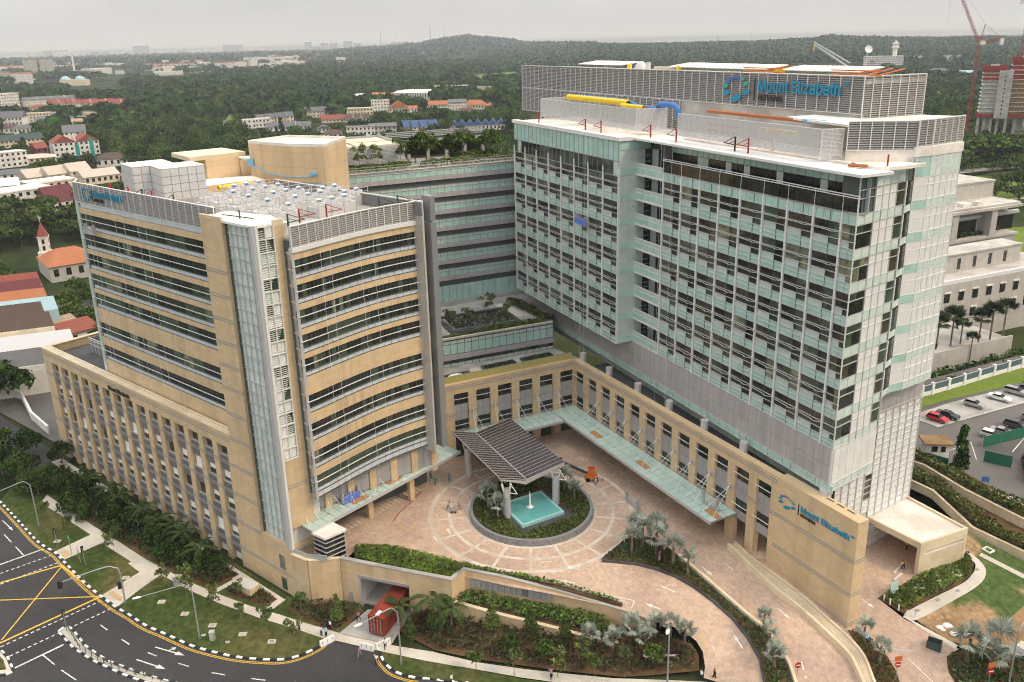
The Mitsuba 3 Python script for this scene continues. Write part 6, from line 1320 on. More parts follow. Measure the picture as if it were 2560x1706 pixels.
# ------------------------------------------------------------------ vehicles
def car(x, y, z, az, paint, label, kind='saloon', group=None, cat_='car'):
    t = thing('parked_car' if cat_ == 'car' else 'taxi', label, cat_, group)
    L, Wd, H = {'saloon': (4.5, 1.75, 1.45), 'hatch': (3.9, 1.68, 1.52), 'wagon': (4.6, 1.78, 1.62)}[kind]
    P = {'saloon': [(-1,.30),(-1,.58),(-.92,.66),(-.60,.68),(-.38,.98),(.12,1),(.42,.68),(.86,.60),(1,.48),(1,.26)], 'hatch': [(-1,.30),(-1,.60),(-.95,.70),(-.86,.95),(-.70,1),(.10,1),(.44,.70),(.85,.62),(1,.48),(1,.26)], 'wagon': [(-1,.30),(-1,.60),(-.96,.68),(-.88,.96),(-.75,1),(.12,1),(.46,.68),(.86,.60),(1,.47),(1,.26)]}[kind]
    lo = [(a * L / 2, b * H) for a, b in P if b <= .71]; lo = sorted(lo)
    M = trimesh.transformations.translation_matrix([x, y, z]) @ trimesh.transformations.rotation_matrix(math.radians(az), [0, 0, 1])
    def ext(poly, w, taper=1.0, zt=None):
        m = trimesh.creation.extrude_polygon(Polygon(poly), w, engine='earcut'); m.apply_translation([0, 0, -w / 2]); v = m.vertices.copy(); m.vertices = np.column_stack([v[:, 0], v[:, 2], v[:, 1]])
        if taper < 1: k = np.clip((m.vertices[:, 2] - H * .66) / (H * .34), 0, 1); m.vertices[:, 1] *= 1 - (1 - taper) * k
        m.fix_normals(); m.apply_transform(M); return m
    put('body', ext([(a * L / 2, min(b, .70) * H) for a, b in P], Wd), paint, t)
    cab = [(a * L / 2, b * H) for a, b in P if b > .64]
    put('roof', ext([p for p in cab if p[1] > .9 * H] + [(p[0] * .98, .93 * H) for p in cab if p[1] > .9 * H][::-1], Wd * .80, 1), paint, t)
    put('windows', ext([(a * .97, b * (.985 if b > .9 * H else 1)) for a, b in cab], Wd * .93, .84), 'glass_black', t)
    for a in (-.60, .62):
        for sd in (-1, 1):
            w = trimesh.creation.cylinder(.31, height=.22, sections=16); w.apply_transform(trimesh.transformations.rotation_matrix(math.pi / 2, [1, 0, 0])); w.apply_translation([a * L / 2, sd * (Wd / 2 - .08), .31]); w.apply_transform(M); k = put('wheel', w, 'rubber', t)
            r = trimesh.creation.cylinder(.18, height=.24, sections=12); r.apply_transform(trimesh.transformations.rotation_matrix(math.pi / 2, [1, 0, 0])); r.apply_translation([a * L / 2, sd * (Wd / 2 - .08), .31]); r.apply_transform(M); put('rim', r, 'steel', k)
    for sd in (-1, 1):
        h = trimesh.creation.box((.12, .34, .16)); h.apply_translation([L / 2 - .05, sd * Wd * .36, .43 * H]); h.apply_transform(M); put('headlight', h, 'white_paint', t)
        h = trimesh.creation.box((.06, .3, .14)); h.apply_translation([-L / 2, sd * Wd * .38, .5 * H]); h.apply_transform(M); put('tail_light', h, 'red_paint', t)
    return t
for x, y, az, p, kd, lb in [(85.2,153.2,-50,'car_red','hatch','red hatchback parked at the end of the row by the tower'),(88.0,154.6,-50,'car_black','saloon','black saloon parked beside the red hatchback'),(96.0,159.4,-48,'car_silver','hatch','small silver hatchback parked alone in the middle of the row'),(102.9,162.4,-48,'car_white','saloon','white saloon with dark windows parked by the grass bank'),(108.0,165.2,-48,'car_silver','wagon','silver estate car parked next to the white saloon'),(111.2,166.8,-48,'car_grey','saloon','dark grey saloon parked beyond the silver estate'),(114.3,168.4,-48,'car_black','wagon','black car last in the row by the grass bank'),
        (91.8,145.2,-50,'car_white','hatch','white car half hidden behind the lobed tree'),(94.6,146.6,-46,'car_silver','saloon','silver saloon parked above the green hoarding'),(98.9,149.2,-46,'car_grey','wagon','dark grey estate parked above the green hoarding'),(103.8,151.6,-46,'car_silver','wagon','silver people carrier at the right edge above the hoarding')]:
    car(x, y, -.2, az, p, lb, kd)
car(-229,339.5,-6.5,-20,'car_yellow','yellow taxi on the far road left of the white church tower','saloon',cat_='taxi'); car(-168,352,-6.5,10,'car_blue','dark blue car on the far road behind the church tower','saloon')
# red container on the ramp
ct = thing('shipping_container', 'dark red corrugated shipping container backed into the garage mouth', 'container')
fc = Frame((-20.6,100.6), to=(-16.9,109.6)); zc = hs1(-20.6,100.6) + .35
fc.n = np.array([fc.d[1], -fc.d[0]])
put('shell', fc.box(.06, 9.7, zc + .12, zc + 2.9, -1.2, 1.2), 'container_red', ct)
for i, a in enumerate(np.arange(.3, 9.5, .42)):
    for sd in (-1, 1): ubox('corrugation', fc.M(a, a + .21, zc + .25, zc + 2.78, sd * 1.2, sd * 1.25) if sd > 0 else fc.M(a, a + .21, zc + .25, zc + 2.78, -1.25, -1.2), 'container_red', ct)
put('frame', cat([fc.box(a, a + .16, zc, zc + 2.96, o, o + .16) for a in (0, 9.6) for o in (-1.27, 1.11)] + [fc.box(0, 9.76, z, z + .14, o, o + .14) for z in (zc, zc + 2.84) for o in (-1.28, 1.14)] + [fc.box(0, .14, z, z + .14, -1.2, 1.2) for z in (zc, zc + 2.84)]), 'container_red', ct)
for o in (-1.02, .04): ubox('door', fc.M(-.04, .05, zc + .2, zc + 2.8, o, o + .98), 'container_red', ct)
put('locking_bar', cat([fc.box(-.1, -.05, zc + .2, zc + 2.8, o, o + .05) for o in (-.8, -.3, .25, .75)]), 'steel', ct)
for s in (.8, 1.9, 7.6, 8.7):
    for o in (-1, 1): put('wheel', trimesh.creation.cylinder(.45, segment=[fc.pt(s, zc - .05, o * 1.05), fc.pt(s, zc - .05, o * .75)], sections=14), 'rubber', ct)
put('label_panel', fc.box(.4, 1.5, zc + 2.97, zc + 2.98, -.3, .3), 'white_paint', ct)
# barriers
for i, (a, b, lb) in enumerate([((-28.4,98.8),(-26.7,100.1),'white plastic road barrier at the left of the garage crossing'),((-22.6,98.4),(-20.6,97.7),'white plastic road barrier in the middle of the crossing'),((-20.3,98.0),(-18.5,99.2),'white plastic road barrier right of the crossing')]):
    t = thing('road_barrier', lb, 'barrier'); f = Frame(a, to=b); z = hs1(*a) - .05
    v = [f.pt(s, zz, o) for s in (0, f.L) for zz, w in ((z, .28), (z + .3, .26), (z + .95, .10)) for o in (-w, w)]
    put('body', trimesh.convex.convex_hull(np.array(v)), 'white_paint', t)
    for s in np.linspace(.3, f.L - .3, 3): ubox('slot', f.M(s - .05, s + .05, z + .3, z + .8, -.24, .24), 'cloth_grey', t)
# street lamps
def lamp(x, y, z, az, h, label, reach=3.4):
    t = thing('street_lamp', label, 'street lamp'); d = np.array([math.cos(math.radians(az)), math.sin(math.radians(az)), 0])
    b = np.array([x, y, z]); pts = [b, b + [0, 0, h * .8], b + [0, 0, h * .92] + d * .25, b + [0, 0, h * .99] + d * .8, b + [0, 0, h] + d * 1.5, b + [0, 0, h * .96] + d * reach]
    put('post', lofted(smooth_pts(pts, 4), np.linspace(.11, .05, 21), 8), 'steel', t, smooth=True); put('base', trimesh.creation.cylinder(.16, segment=[b - [0, 0, .1], b + [0, 0, .7]], sections=10), 'alu_dark', t)
    l = trimesh.creation.icosphere(2, 1); l.apply_scale([.62, .24, .12]); l.apply_transform(trimesh.transformations.rotation_matrix(math.radians(az), [0, 0, 1])); l.apply_translation(pts[-1] + d * .5); put('lamp_head', l, 'white_paint', t, smooth=True)
lamp(-85.9,131.8,hs1(-86,131),225,9.6,'tall street lamp on the upper lawn at the far left',5.6); lamp(-46.3,101.0,hs1(-46,101),200,9.4,'tall street lamp on the large front lawn by the grey box',6.6); lamp(-16.4,94.8,hs1(-16,95),215,9.6,'street lamp in front of the red container',5.2)
lamp(18.7,87.2,hs1(18.7,87.2),250,9.4,'street lamp standing before the dark name board',1.0); lamp(60.6,84.4,-2.9,30,9.0,'street lamp at the lower right behind the fan palms',3.6); lamp(-79,93,hs1(-79,93),60,8.6,'street lamp leaning in from the lower left island',4.0)
lamp(-84,176,-6.5,200,8,'small street lamp among the corner trees',1.8)
# traffic lights
def signal(x, y, z, label, h=3.2, az=220):
    t = thing('traffic_light', label, 'traffic light'); put('post', trimesh.creation.cylinder(.07, segment=[[x, y, z], [x, y, z + h]], sections=8), 'alu_dark', t)
    f = Frame((x, y), az); put('signal_head', f.box(-.2, .2, z + h - .9, z + h + .25, .1, .35), 'black_paint', t)
    for i, m in enumerate(('red_paint', 'yellow_paint', 'logo_green')): put('lens', trimesh.creation.cylinder(.10, segment=[f.pt(0, z + h + .06 - .36 * i, .35), f.pt(0, z + h + .06 - .36 * i, .40)], sections=10), m, t)
signal(-79.4,125.5,hs1(-79,125),'traffic light by the upper crossing on the lawn'); signal(-71.9,119.9,hs1(-72,120),'traffic light on the middle lawn beside the green street sign'); signal(-66.7,103.4,hs1(-67,103),'traffic light on the tip of the striped island',3.4)
t = thing('traffic_light', 'overhead traffic light on a curved arm above the box junction', 'traffic light')
b = np.array([-60.9,109.8,hs1(-61,110)]); pts = smooth_pts([b, b + [0,0,5.4], b + [-.6,-.2,6.4], b + [-2.0,-.8,6.8], b + [-7.0,-3.4,6.3]], 4)
put('arm', lofted(pts, np.linspace(.14,.07,len(pts)), 8), 'steel', t, smooth=True); put('signal_head', trimesh.creation.box((.5,.5,1.2)).apply_translation(b + [-7.2,-3.5,6.0]), 'black_paint', t); put('signal_head', trimesh.creation.box((.45,.45,1.1)).apply_translation(b + [-.3,-.1,3.2]), 'black_paint', t)
# direction sign, street sign
t = thing('street_sign', 'green street name sign on two thin posts by the upper crossing', 'sign'); f = Frame((-76.0,123.4), to=(-74.6,121.6)); z = hs1(-75,122)
put('post', cat([trimesh.creation.cylinder(.05, segment=[f.pt(s, z, 0), f.pt(s, z + 3.3, 0)], sections=6)for s in (.3, .5)]), 'steel', t); put('board', f.box(-.3, 1.2, z + 2.9, z + 3.35, -.04, .04), 'logo_green', t)
t = thing('street_sign', 'grey backed road sign on two posts beside the green street sign', 'sign'); f = Frame((-73.9,121.7), to=(-72.9,120.4))
put('post', cat([trimesh.creation.cylinder(.05, segment=[f.pt(s, z, 0), f.pt(s, z + 2.6, 0)], sections=6) for s in (.1, 1.5)]), 'steel', t); put('board', f.box(0, 1.6, z + 1.7, z + 2.7, -.04, .04), 'alu', t)
t = thing('keep_left_sign', 'small blue round arrow sign on the lower left island', 'sign'); zz = hs1(-73,96.6)
put('post', trimesh.creation.cylinder(.05, segment=[[-73,96.6,zz],[-73,96.6,zz+1.6]], sections=6), 'steel', t); f = Frame((-73,96.6), 20); f.n = np.array([.34,-.94]); put('board', f.box(-.38,.38,zz+1.0,zz+1.7,-.03,.03), 'white_paint', t); put('disc', trimesh.creation.cylinder(.33, segment=[f.pt(0,zz+1.35,.03), f.pt(0,zz+1.35,.06)], sections=18), 'pipe_blue', t)
# railings on the island
t = thing('pedestrian_railing', 'black railing along the striped traffic island', 'railing')
rp_ = [(-66.4,103.4),(-62.8,99.3),(-58.0,96.3),(-52.6,94.0),(-46.6,91.9)]
for i, (a, b) in enumerate(zip(rp_[:-1], rp_[1:])):
    f = Frame(a, to=b); z = hs1(*a)
    put('rail', cat([f.box(0, f.L - .3, z + h_, z + h_ + .05, -.025, .025) for h_ in (.35, .7, 1.05)]), 'mull_dark', t)
    for s in np.arange(0, f.L, 1.4): ubox('post', f.M(s, s + .08, z, z + 1.12, -.04, .04), 'mull_dark', t)
# covers, cabinets, boxes on the lawn
for i, (x, y) in enumerate([(-55.2,109.6),(-50.5,106.6),(-45.4,103.8),(-40.3,101.7),(-35.6,100.0),(-46.0,101.7),(-42.0,100.1),(-63.5,116.0),(-80.2,127.0)]):
    t = thing('manhole_cover', 'pale square drain cover set in the lawn', 'drain cover', 'pale drain covers on the lawn'); s = .75 if i not in (5, 6) else .38; z = hs1(x, y)
    put('frame', trimesh.creation.box((s * 1.5, s * 1.1, .16)).apply_translation((x, y, z + .03)), 'path_concrete', t); put('lid', trimesh.creation.box((s * .9, s * .6, .05)).apply_translation((x, y, z + .12)), 'roof_grey', t)
for x, y, w, d, h, lb in [(-54.2,113.9,1.2,.8,1.5,'pale grey utility cabinet on the lawn by the footpath'),(-44.3,100.7,.7,.6,1.4,'dark grey utility box near the kerb of the front lawn')]:
    t = thing('utility_cabinet', lb, 'cabinet'); z = hs1(x, y); put('case', trimesh.creation.box((w, d, h)).apply_translation((x, y, z + h / 2)), 'steel', t); put('cap', trimesh.creation.box((w * 1.12, d * 1.12, .1)).apply_translation((x, y, z + h + .05)), 'alu', t); put('door', trimesh.creation.box((w * .8, .04, h * .8)).apply_translation((x, y - d / 2 - .02, z + h / 2)), 'alu', t)
t = thing('vent_box', 'cream concrete vent box with grey grating in the planting bed', 'vent box'); bp = Polygon([(-44.7,112.4),(-43.5,114.0),(-40.6,112.2),(-41.7,110.5)]); z = hs1(-43,112)
put('box', prism(bp, z - .1, z + 1.1), 'cream', t); put('grating', prism(bp.buffer(-.18), z + 1.1, z + 1.16), 'galv', t)
# glass lobby box on the court corner
t = thing('glass_lift_lobby', 'small dark glazed box with flat white roof at the corner of the court', 'kiosk'); gb = [(-31.0,110.4),(-28.4,112.8),(-26.2,111.0),(-28.8,108.8)]
gp_ = Polygon(gb); put('core', prism(gp_.buffer(-.12), -.6, 4.4), 'glass_dark', t); put('roof', prism(gp_.buffer(.2), 4.4, 4.75), 'roof_white', t)
put('transom', cat([prism(gp_.buffer(.03).difference(gp_.buffer(-.1)), zz, zz + .12) for zz in np.arange(-.5, 4.4, .82)]), 'alu', t)
t = thing('glass_railing', 'glass railing on the top of the retaining wall by the stair tower', 'railing')
for a, b in (((-34.0,110.2),(-31.6,108.7)), ((-31.6,108.7),(-28.6,108.2))): f = Frame(a, to=b); put('panel', f.box(0, f.L, 1.0, 2.0, -.02, .02), 'clear_rail', t); put('rail', f.box(0, f.L, 2.0, 2.07, -.04, .04), 'alu', t)
# name boards
t = thing('name_board', 'dark maroon name board with white lettering in the bed below the ramp', 'sign'); f = Frame((15.8,90.6), to=(21.0,90.3)); f.n = np.array([f.d[1], -f.d[0]])
if f.n @ np.array([0, -1]) < 0: f.n = -f.n
put('panel', f.box(0, f.L, -3.0, -1.5, -.25, 0), 'sign_maroon', t); logo_sign(t, f, .25, -2.65, .68, .02, mats={'oval': 'white_paint', 'text': 'white_paint'}, dark='white_paint', depth=.03)
t = thing('direction_board', 'dark upright direction board in the drive planter', 'sign'); f = Frame((20.5,106.3), to=(21.6,107.5)); f.n = np.array([f.d[1], -f.d[0]])
if f.n @ np.array([0, -1]) < 0: f.n = -f.n
put('panel', f.box(0, f.L, .2, 2.9, -.12, .12), 'sign_maroon', t); put('symbol', cat([f.box(.2, .75, z_, z_ + .1, .12, .14) for z_ in (2.3, 1.9, 1.5, 1.1)]), 'white_paint', t)
# no entry signs
for x, y, z, board, lb in [(34.6,85.6,-2.6,0,'round red no entry sign at the foot of the drive planter'),(46.9,85.3,-2.6,1,'no entry sign with orange plate left of the exit'),(57.8,84.0,-2.8,1,'no entry sign with orange plate right of the exit')]:
    t = thing('no_entry_sign', lb, 'sign'); f = Frame((x, y), 8); f.n = np.array([math.sin(math.radians(8)), -math.cos(math.radians(8))])
    put('post', trimesh.creation.cylinder(.045, segment=[[x, y, z], [x, y, z + 2.9]], sections=8), 'steel', t)
    put('disc', trimesh.creation.cylinder(.42, segment=[f.pt(0, z + 2.5, .04), f.pt(0, z + 2.5, .08)], sections=24), 'red_paint', t); put('bar', f.box(-.3, .3, z + 2.43, z + 2.57, .08, .10), 'white_paint', t)
    if board: put('plate', f.box(-.48, .48, z + 3.02, z + 3.75, .03, .07), 'orange_paint', t)
# skip bin, sheets and building clutter on the right
t = thing('waste_bin', 'dark green wheeled waste bin open at the top on the drive', 'bin'); f = Frame((53.4,90.8), -35)
put('tub', cat([f.box(0, 1.7, -2.0, -.9, o, o + .08) for o in (-.6, .52)] + [f.box(s, s + .08, -2.0, -.9, -.6, .6) for s in (0, 1.62)] + [f.box(0, 1.7, -2.02, -1.9, -.6, .6)]), 'roof_green', t)
for s in (.25, 1.45):
    for o in (-.45, .45): put('wheel', trimesh.creation.cylinder(.12, segment=[f.pt(s, -2.1, o - .04), f.pt(s, -2.1, o + .04)], sections=10), 'rubber', t)
rj = np.random.default_rng(4)
def heap(name, label, cat_, c, n, s, mat, parent='bag'):
    t = thing(name, label, cat_)
    for i in range(n):
        m = trimesh.creation.icosphere(2, 1); m.vertices *= .75 + .6 * meshkit.fbm(m.vertices * 2.2 + i * 7, 2, i)[:, None]; m.apply_scale(np.array([1, .75, .5]) * s * rj.uniform(.7, 1.2)); m.apply_translation([c[0] + rj.normal(0, s * 1.3), c[1] + rj.normal(0, s), c[2] + s * .25]); put(parent, m, mat, t)
heap('cement_bags', 'heap of white bags lying on the bare soil by the path', 'bags', (57.6,93.0,hc1(57.6,93)), 6, .5, 'cloth_white'); heap('rubble_sack', 'single bulging white sack beside the heap of bags', 'bag', (60.3,92.6,hc1(60.3,92.6)), 1, .8, 'cloth_white', 'sack')
heap('stone_rubble', 'grey broken slabs piled on the soil behind the fan palms', 'rubble', (64.6,89.2,hc1(64.6,89.2)), 6, .6, 'stone_tile', 'slab'); heap('blue_sheet', 'crumpled pale blue sheet at the foot of the sign wall', 'sheet', (45.2,92.2,hc1(45.2,92.2)+.1), 2, .5, 'light_blue', 'fold')
t = thing('leaning_sheets', 'stack of green glass sheets leaning at the edge of the drive', 'sheets'); f = Frame((52.0,99.0), 30)
for i in range(3): put('sheet', trimesh.convex.convex_hull(np.array([f.pt(s, z_, o + i * .08) for s, z_, o in ((0, -.2, 0), (1.6, -.2, 0), (1.6, 1.3, -.35), (0, 1.3, -.35), (0, -.2, .04), (1.6, -.2, .04), (1.6, 1.3, -.31), (0, 1.3, -.31))])), 'green_glass', t)
for i, (a, b) in enumerate([((54.4,103.4),(56.6,105.6)),((53.8,101.9),(55.6,103.4))]): t = thing('metal_length', ['longer pale metal section lying on the drive by the shelter', 'shorter pale metal section lying on the drive'][i], 'metal bar'); f = Frame(a, to=b); put('bar', f.box(0, f.L, 0, .1, -.14, .14), 'alu_light', t)
for i, (x, y) in enumerate([(59.4,102.0),(63.2,103.4),(56.6,100.6)]): t = thing('tree_pit_frame', ['white square frame at the centre of the bed by the shelter', 'white square frame at the far end of the bed by the shelter', 'white square frame filled with leaves near the shelter post'][i], 'frame'); P_ = Polygon([(x - .9, y - .6), (x + .7, y - .9), (x + .9, y + .6), (x - .7, y + .9)]); put('frame', prism(P_.difference(P_.buffer(-.16)), hc1(x, y), hc1(x, y) + .45), 'white_paint', t); put('grate', prism(P_.buffer(-.17), hc1(x, y), hc1(x, y) + .3), 'roof_dark', t)
t = thing('tree_pit_frame', 'white square drain frame in the worn grass by the hedge', 'frame'); P_ = Polygon([(70.6,109.6),(71.7,110.2),(72.3,109.0),(71.2,108.4)]); put('frame', prism(P_.difference(P_.buffer(-.15)), -.6, -.35), 'white_paint', t)
for i, (x, y) in enumerate([(50.9,98.4),(51.4,97.6),(52.1,96.5),(52.8,95.5),(53.8,95.2)]): t = thing('bollard_light', 'short white bollard light at the bed edge', 'bollard', 'white bollard lights at the bed edge'); z = hc1(x, y); put('post', trimesh.creation.cylinder(.11, segment=[[x, y, z], [x, y, z + .85]], sections=10), 'white_paint', t); put('cap', trimesh.creation.cylinder(.13, segment=[[x, y, z + .85], [x, y, z + .92]], sections=10), 'alu', t)
for i, (x, y) in enumerate([(54.6,96.4),(58.3,98.2),(62.0,100.0),(67.2,104.6)]): t = thing('drain_grating', 'dark drain grating set in the curved path', 'drain', 'dark drain gratings in the curved path'); put('grate', trimesh.creation.box((.7,.45,.05)).apply_transform(trimesh.transformations.rotation_matrix(.45,[0,0,1])).apply_translation((x, y, hc1(x, y) + .06)), 'roof_grey', t)
# ------------------------------------------------------------------ work platforms and ropes on the fronts
def gondola(c, az, label, mat='galv', tarp=None, L=3.2, h=1.15):
    t = thing('work_platform', label, 'work platform'); f = Frame(np.array(c[:2]), az); z = c[2]
    put('floor', f.box(-L / 2, L / 2, z, z + .06, -.35, .35), 'steel', t)
    put('frame', cat([f.box(-L / 2, L / 2, z + q, z + q + .05, o - .025, o + .025) for q in (.06, .55, 1.08) for o in (-.35, .35)] + [f.box(s - .025, s + .025, z, z + 1.1, o - .025, o + .025) for s in np.linspace(-L / 2, L / 2, 7) for o in (-.35, .35)]), mat, t, kind='stuff')
    put('hoist', cat([f.box(s - .2, s + .2, z, z + 1.7, -.2, .2) for s in (-L / 2, L / 2)]), 'steel', t)
    if tarp: put('cover', cat([f.box(-L / 2 - .03, L / 2 + .03, z - .05, z + 1.0, o - .02, o + .02) for o in (-.4, .4)]), tarp, t)
    return t
gondola((*CL.xy(9.4, 3.0), ZC + .25), 49.4, 'work platform with bright blue sheet on the left canopy', tarp='tarp_blue'); gondola((*CL.xy(16.6, 2.6), ZC + .25), 49.4, 'grey work platform on plywood further along the left canopy')
gondola((*PT.xy(43.0, 2.4), ZC + .25), 118, 'grey work platform at the street end of the tower canopy'); gondola((19.4,123.8,.1), 118, 'empty work platform standing on the drive')
AZp = A_.xy(59.4, 1.1); gondola((*AZp, 42.2), 114.8, 'blue sheeted platform hanging high on the glass front with two workers', tarp='tarp_blue', L=4.0)
for d in (-1.1, .7): person(*(A_.xy(59.4 + d, 1.1)), 42.28, 25, ['worker with yellow helmet at the left of the hanging platform', 'worker with yellow helmet at the right of the hanging platform'][d > 0], 'cloth_grey', 'cloth_dark', 'yellow_paint')
gondola((*U.xy(49.6, 1.0), 44.5), 140.6, 'work platform hanging at the far corner of the yellow block', L=3.0)
for i, (F, s, o, lb) in enumerate([(CL, 10.4, 3.9, 'plywood sheet under the blue sheeted platform'), (CL, 18, 3.6, 'plywood sheet beside the second platform on the left canopy'), (PT, 13.4, 3.6, 'plywood sheet nearest the inner corner of the canopy'), (PT, 27.0, 3.2, 'plywood sheet alone half way along the tower canopy'), (PT, 44.9, 3.4, 'plywood sheet at the street end of the canopy')]):
    t = thing('plywood_sheet', lb, 'plywood'); put('board', F.box(s - 1.5, s + .1, ZC + .09, ZC + .13, o - .6, o + .6), 'wood', t); put('board', F.box(s + .15, s + 1.5, ZC + .09, ZC + .13, o - .5, o + .65), 'wood', t)
rr_ = []
RP_ = [(A_, 58.3, 1.1, 59, 43.4), (A_, 60.5, 1.1, 59, 43.4), (A_, 58.6, 1.1, 42, 5.4), (A_, 60.3, 1.1, 42, 5.4), (B, 40.0, 1.0, 59, 5.4), (B, 37.0, 1.0, 59, 5.4), (U, 48.6, .9, 53, 46), (U, 50.4, .9, 53, 46), (U, 48.8, .9, 44, -6), (U, 50.2, .9, 44, -6), (U, 40.5, .7, 53, 17.5), (U, 37.5, .7, 53, 17.5), (U, 33.0, .7, 53, 17.5), (U, 30.5, .7, 53, 17.5), (Ec, 15.4, 1.0, 52, 6.5), (Ec, 18.0, .6, 52, 6.5), (Ec, 8.4, 2.4, 52, 6.5), (Ec, 10.0, 2.2, 52, 6.5)]
for i, (F, s, o, z1, z0) in enumerate(RP_):
    t = thing('hoist_rope', 'thin pale rope hanging down the building front', 'rope', 'thin pale ropes down the building fronts'); r0 = .022
    put('rope', trimesh.creation.cylinder(r0, segment=[F.pt(s, z1, o), F.pt(s + .25 * math.sin(i), z0, o)], sections=4), 'alu_light', t)
# ------------------------------------------------------------------ things on the roofs
def boxthing(name, label, cat_, F, s0, s1, z0, z1, o0, o1, mat, roof=None, px=1.25):
    t = thing(name, label, cat_); put('wall', F.box(s0, s1, z0, z1, o0, o1), mat, t)
    if roof: put('roof', F.box(s0 - .1, s1 + .1, z1, z1 + .18, o0 - .1, o1 + .1), roof, t)
    return t
for i, (A0, s1, w, lb) in enumerate([((-57.6,139.0), 7.2, 6.4, 'nearer square panelled grey water tank on the yellow block'), ((-63.6,142.0), 7.0, 7.0, 'further square panelled grey water tank on the yellow block')]):
    f = Frame(A0, 38); f.n = np.array([f.d[1], -f.d[0]]); z0, z1 = 50.6, 56.0
    t = thing('water_tank', lb, 'water tank'); put('core', f.box(.05, s1 - .05, z0, z1 - .1, -w + .05, -.05), 'alu_dark', t); put('lid', f.box(-.05, s1 + .05, z1 - .1, z1, -w - .05, .05), 'roof_white', t)
    for z_ in np.linspace(z0, z1 - .1, 5)[:-1]:
        for s_ in np.linspace(0, s1, 6)[:-1]: ubox('tank_panel', f.M(s_ + .05, s_ + s1 / 5 - .05, z_ + .05, z_ + (z1 - z0) / 4 - .08, -.04, .06), 'galv', t)
        for o_ in np.linspace(0, w, 6)[:-1]: ubox('tank_panel', f.M(-.06, .04, z_ + .05, z_ + (z1 - z0) / 4 - .08, -o_ - w / 5 + .05, -o_ - .05), 'galv', t)
    put('plinth', f.box(-.3, s1 + .3, 49.6, 50.6, -w - .3, .3), 'concrete', t)
rf = np.random.default_rng(6)
fr = Frame((-36.6,118.2), 140.6); fr.n = np.array([fr.d[1], -fr.d[0]])
# cooling plant: rows of units, three fans each
rows = []
for r_, (s, o, n) in enumerate([(.5, 1.0, 3), (6.3, 1.4, 3), (12.2, 2.0, 3), (18.0, 3.0, 3), (-1.0, 10.6, 3), (5.2, 10.8, 3), (11.4, 11.2, 3), (17.4, 11.4, 3), (23.2, 11.6, 3), (2.0, 18.2, 2), (8.0, 18.6, 2)]):
    t = thing('cooling_unit', f'{DT[r_]} row of white fan coolers on the yellow block from the street corner', 'cooling unit')
    c0 = fr.xy(s, -0) ; f = Frame(fr.xy(s) + np.array([math.cos(math.radians(50.6)), math.sin(math.radians(50.6))]) * o, 50.6)
    f.n = np.array([f.d[1], -f.d[0]]); L_ = 2.5 * n
    put('case', f.box(0, L_, 49.7, 51.3, -2.6, 0), 'galv', t); put('frame', cat([f.box(a - .06, a + .06, 49.7, 52.6, o_ - .05, o_ + .05) for a in np.linspace(0, L_, n + 1) for o_ in (-2.7, .1)] + [f.box(0, L_, z_, z_ + .08, o_ - .04, o_ + .04) for z_ in (51.9, 52.5) for o_ in (-2.7, .1)]), 'alu', t, kind='stuff')
    for i in range(n):
        c = f.pt(1.25 + 2.5 * i, 51.3, -1.3); put('fan_ring', lathe([(.85, 0), (1.05, .1), (1.0, .75), (.9, .75), (.85, 0)], 18, c), 'alu_light', t, smooth=30)
        put('fan_guard', lathe([(0, .3), (.85, .28), (.85, .34), (0, .4)], 14, c), 'alu_dark', t); 
        if i == n - 1 or r_ > 3: put('motor', trimesh.creation.cylinder(.34, segment=[c + [0, 0, .35], c + [0, 0, 1.0]], sections=12), 'pipe_blue' if rf.random() < .5 else 'cloth_blue', t); put('motor_cover', trimesh.creation.icosphere(1, .42).apply_scale([1, 1, .5]).apply_translation(c + [0, 0, 1.05]), 'white_paint', t)
t = thing('roof_pipe', 'fat yellow pipe on the roof between the coolers and tanks', 'pipe'); put('pipe', lofted(smooth_pts([(-51.6,148,51.2),(-49.6,149.6,51.2),(-46.6,152.0,51.2)], 4), .45, 10), 'pipe_yellow', t, smooth=True)
# yellow lift and plant blocks behind
yb = thing('plant_block', 'large cream yellow windowless plant block with white roof behind the yellow tower', 'building')
yp = [(-41.6,157.0),(-33.6,153.8),(-31.8,166.5),(-44.5,172.0),(-50.2,163.6)]
put('wall', prism(yp, 40, 57.2), 'yellow_plaster', yb); put('roof', prism(Polygon(yp).buffer(-.5), 57.2, 57.3), 'roof_white', yb); put('parapet', prism(Polygon(yp).difference(Polygon(yp).buffer(-.45)), 57.2, 57.75), 'roof_white', yb)
lb_ = smooth_pts([(-50.4,163.2,54.0),(-49.9,163.0,53.0),(-47.6,161.0,52.6),(-47.2,160.8,52.0),(-41.7,156.7,51.6),(-36.4,154.6,51.8),(-35.6,154.2,52.5)], 2); put('pipe', lofted(lb_, .11, 6), 'light_blue', yb); put('pipe_valves', cat([trimesh.creation.box((1.2, .5, 1.3)).apply_translation((-49.9,162.8,53.6)), trimesh.creation.box((1.5, .4, .5)).apply_translation((-36.0,154.2,52.4))]), 'light_blue', yb)
put('walkway', prism([(-46,158.4),(-42.2,155.3),(-33.0,151.8),(-33.4,153.7),(-41.6,156.9),(-45,159.4)], 49.6, 49.9), 'cream', yb); put('walk_rail', cat([Frame((-42.0,155.4), to=(-33.2,152.0)).box(0, 9.4, 49.9, 51.0, -.02, .02)]), 'clear_rail', yb)
yl = thing('plant_block', 'lower cream lift block with overhanging white roof beside the water tanks', 'building')
put('wall', prism([(-57.6,160.2),(-52.6,164.6),(-58.5,171),(-64,166.6)], 45, 54.6), 'yellow_plaster', yl); put('roof', prism([(-60.0,158.4),(-51.6,165.8),(-58.6,173),(-66.4,166.4)], 54.6, 55.4), 'cream', yl)
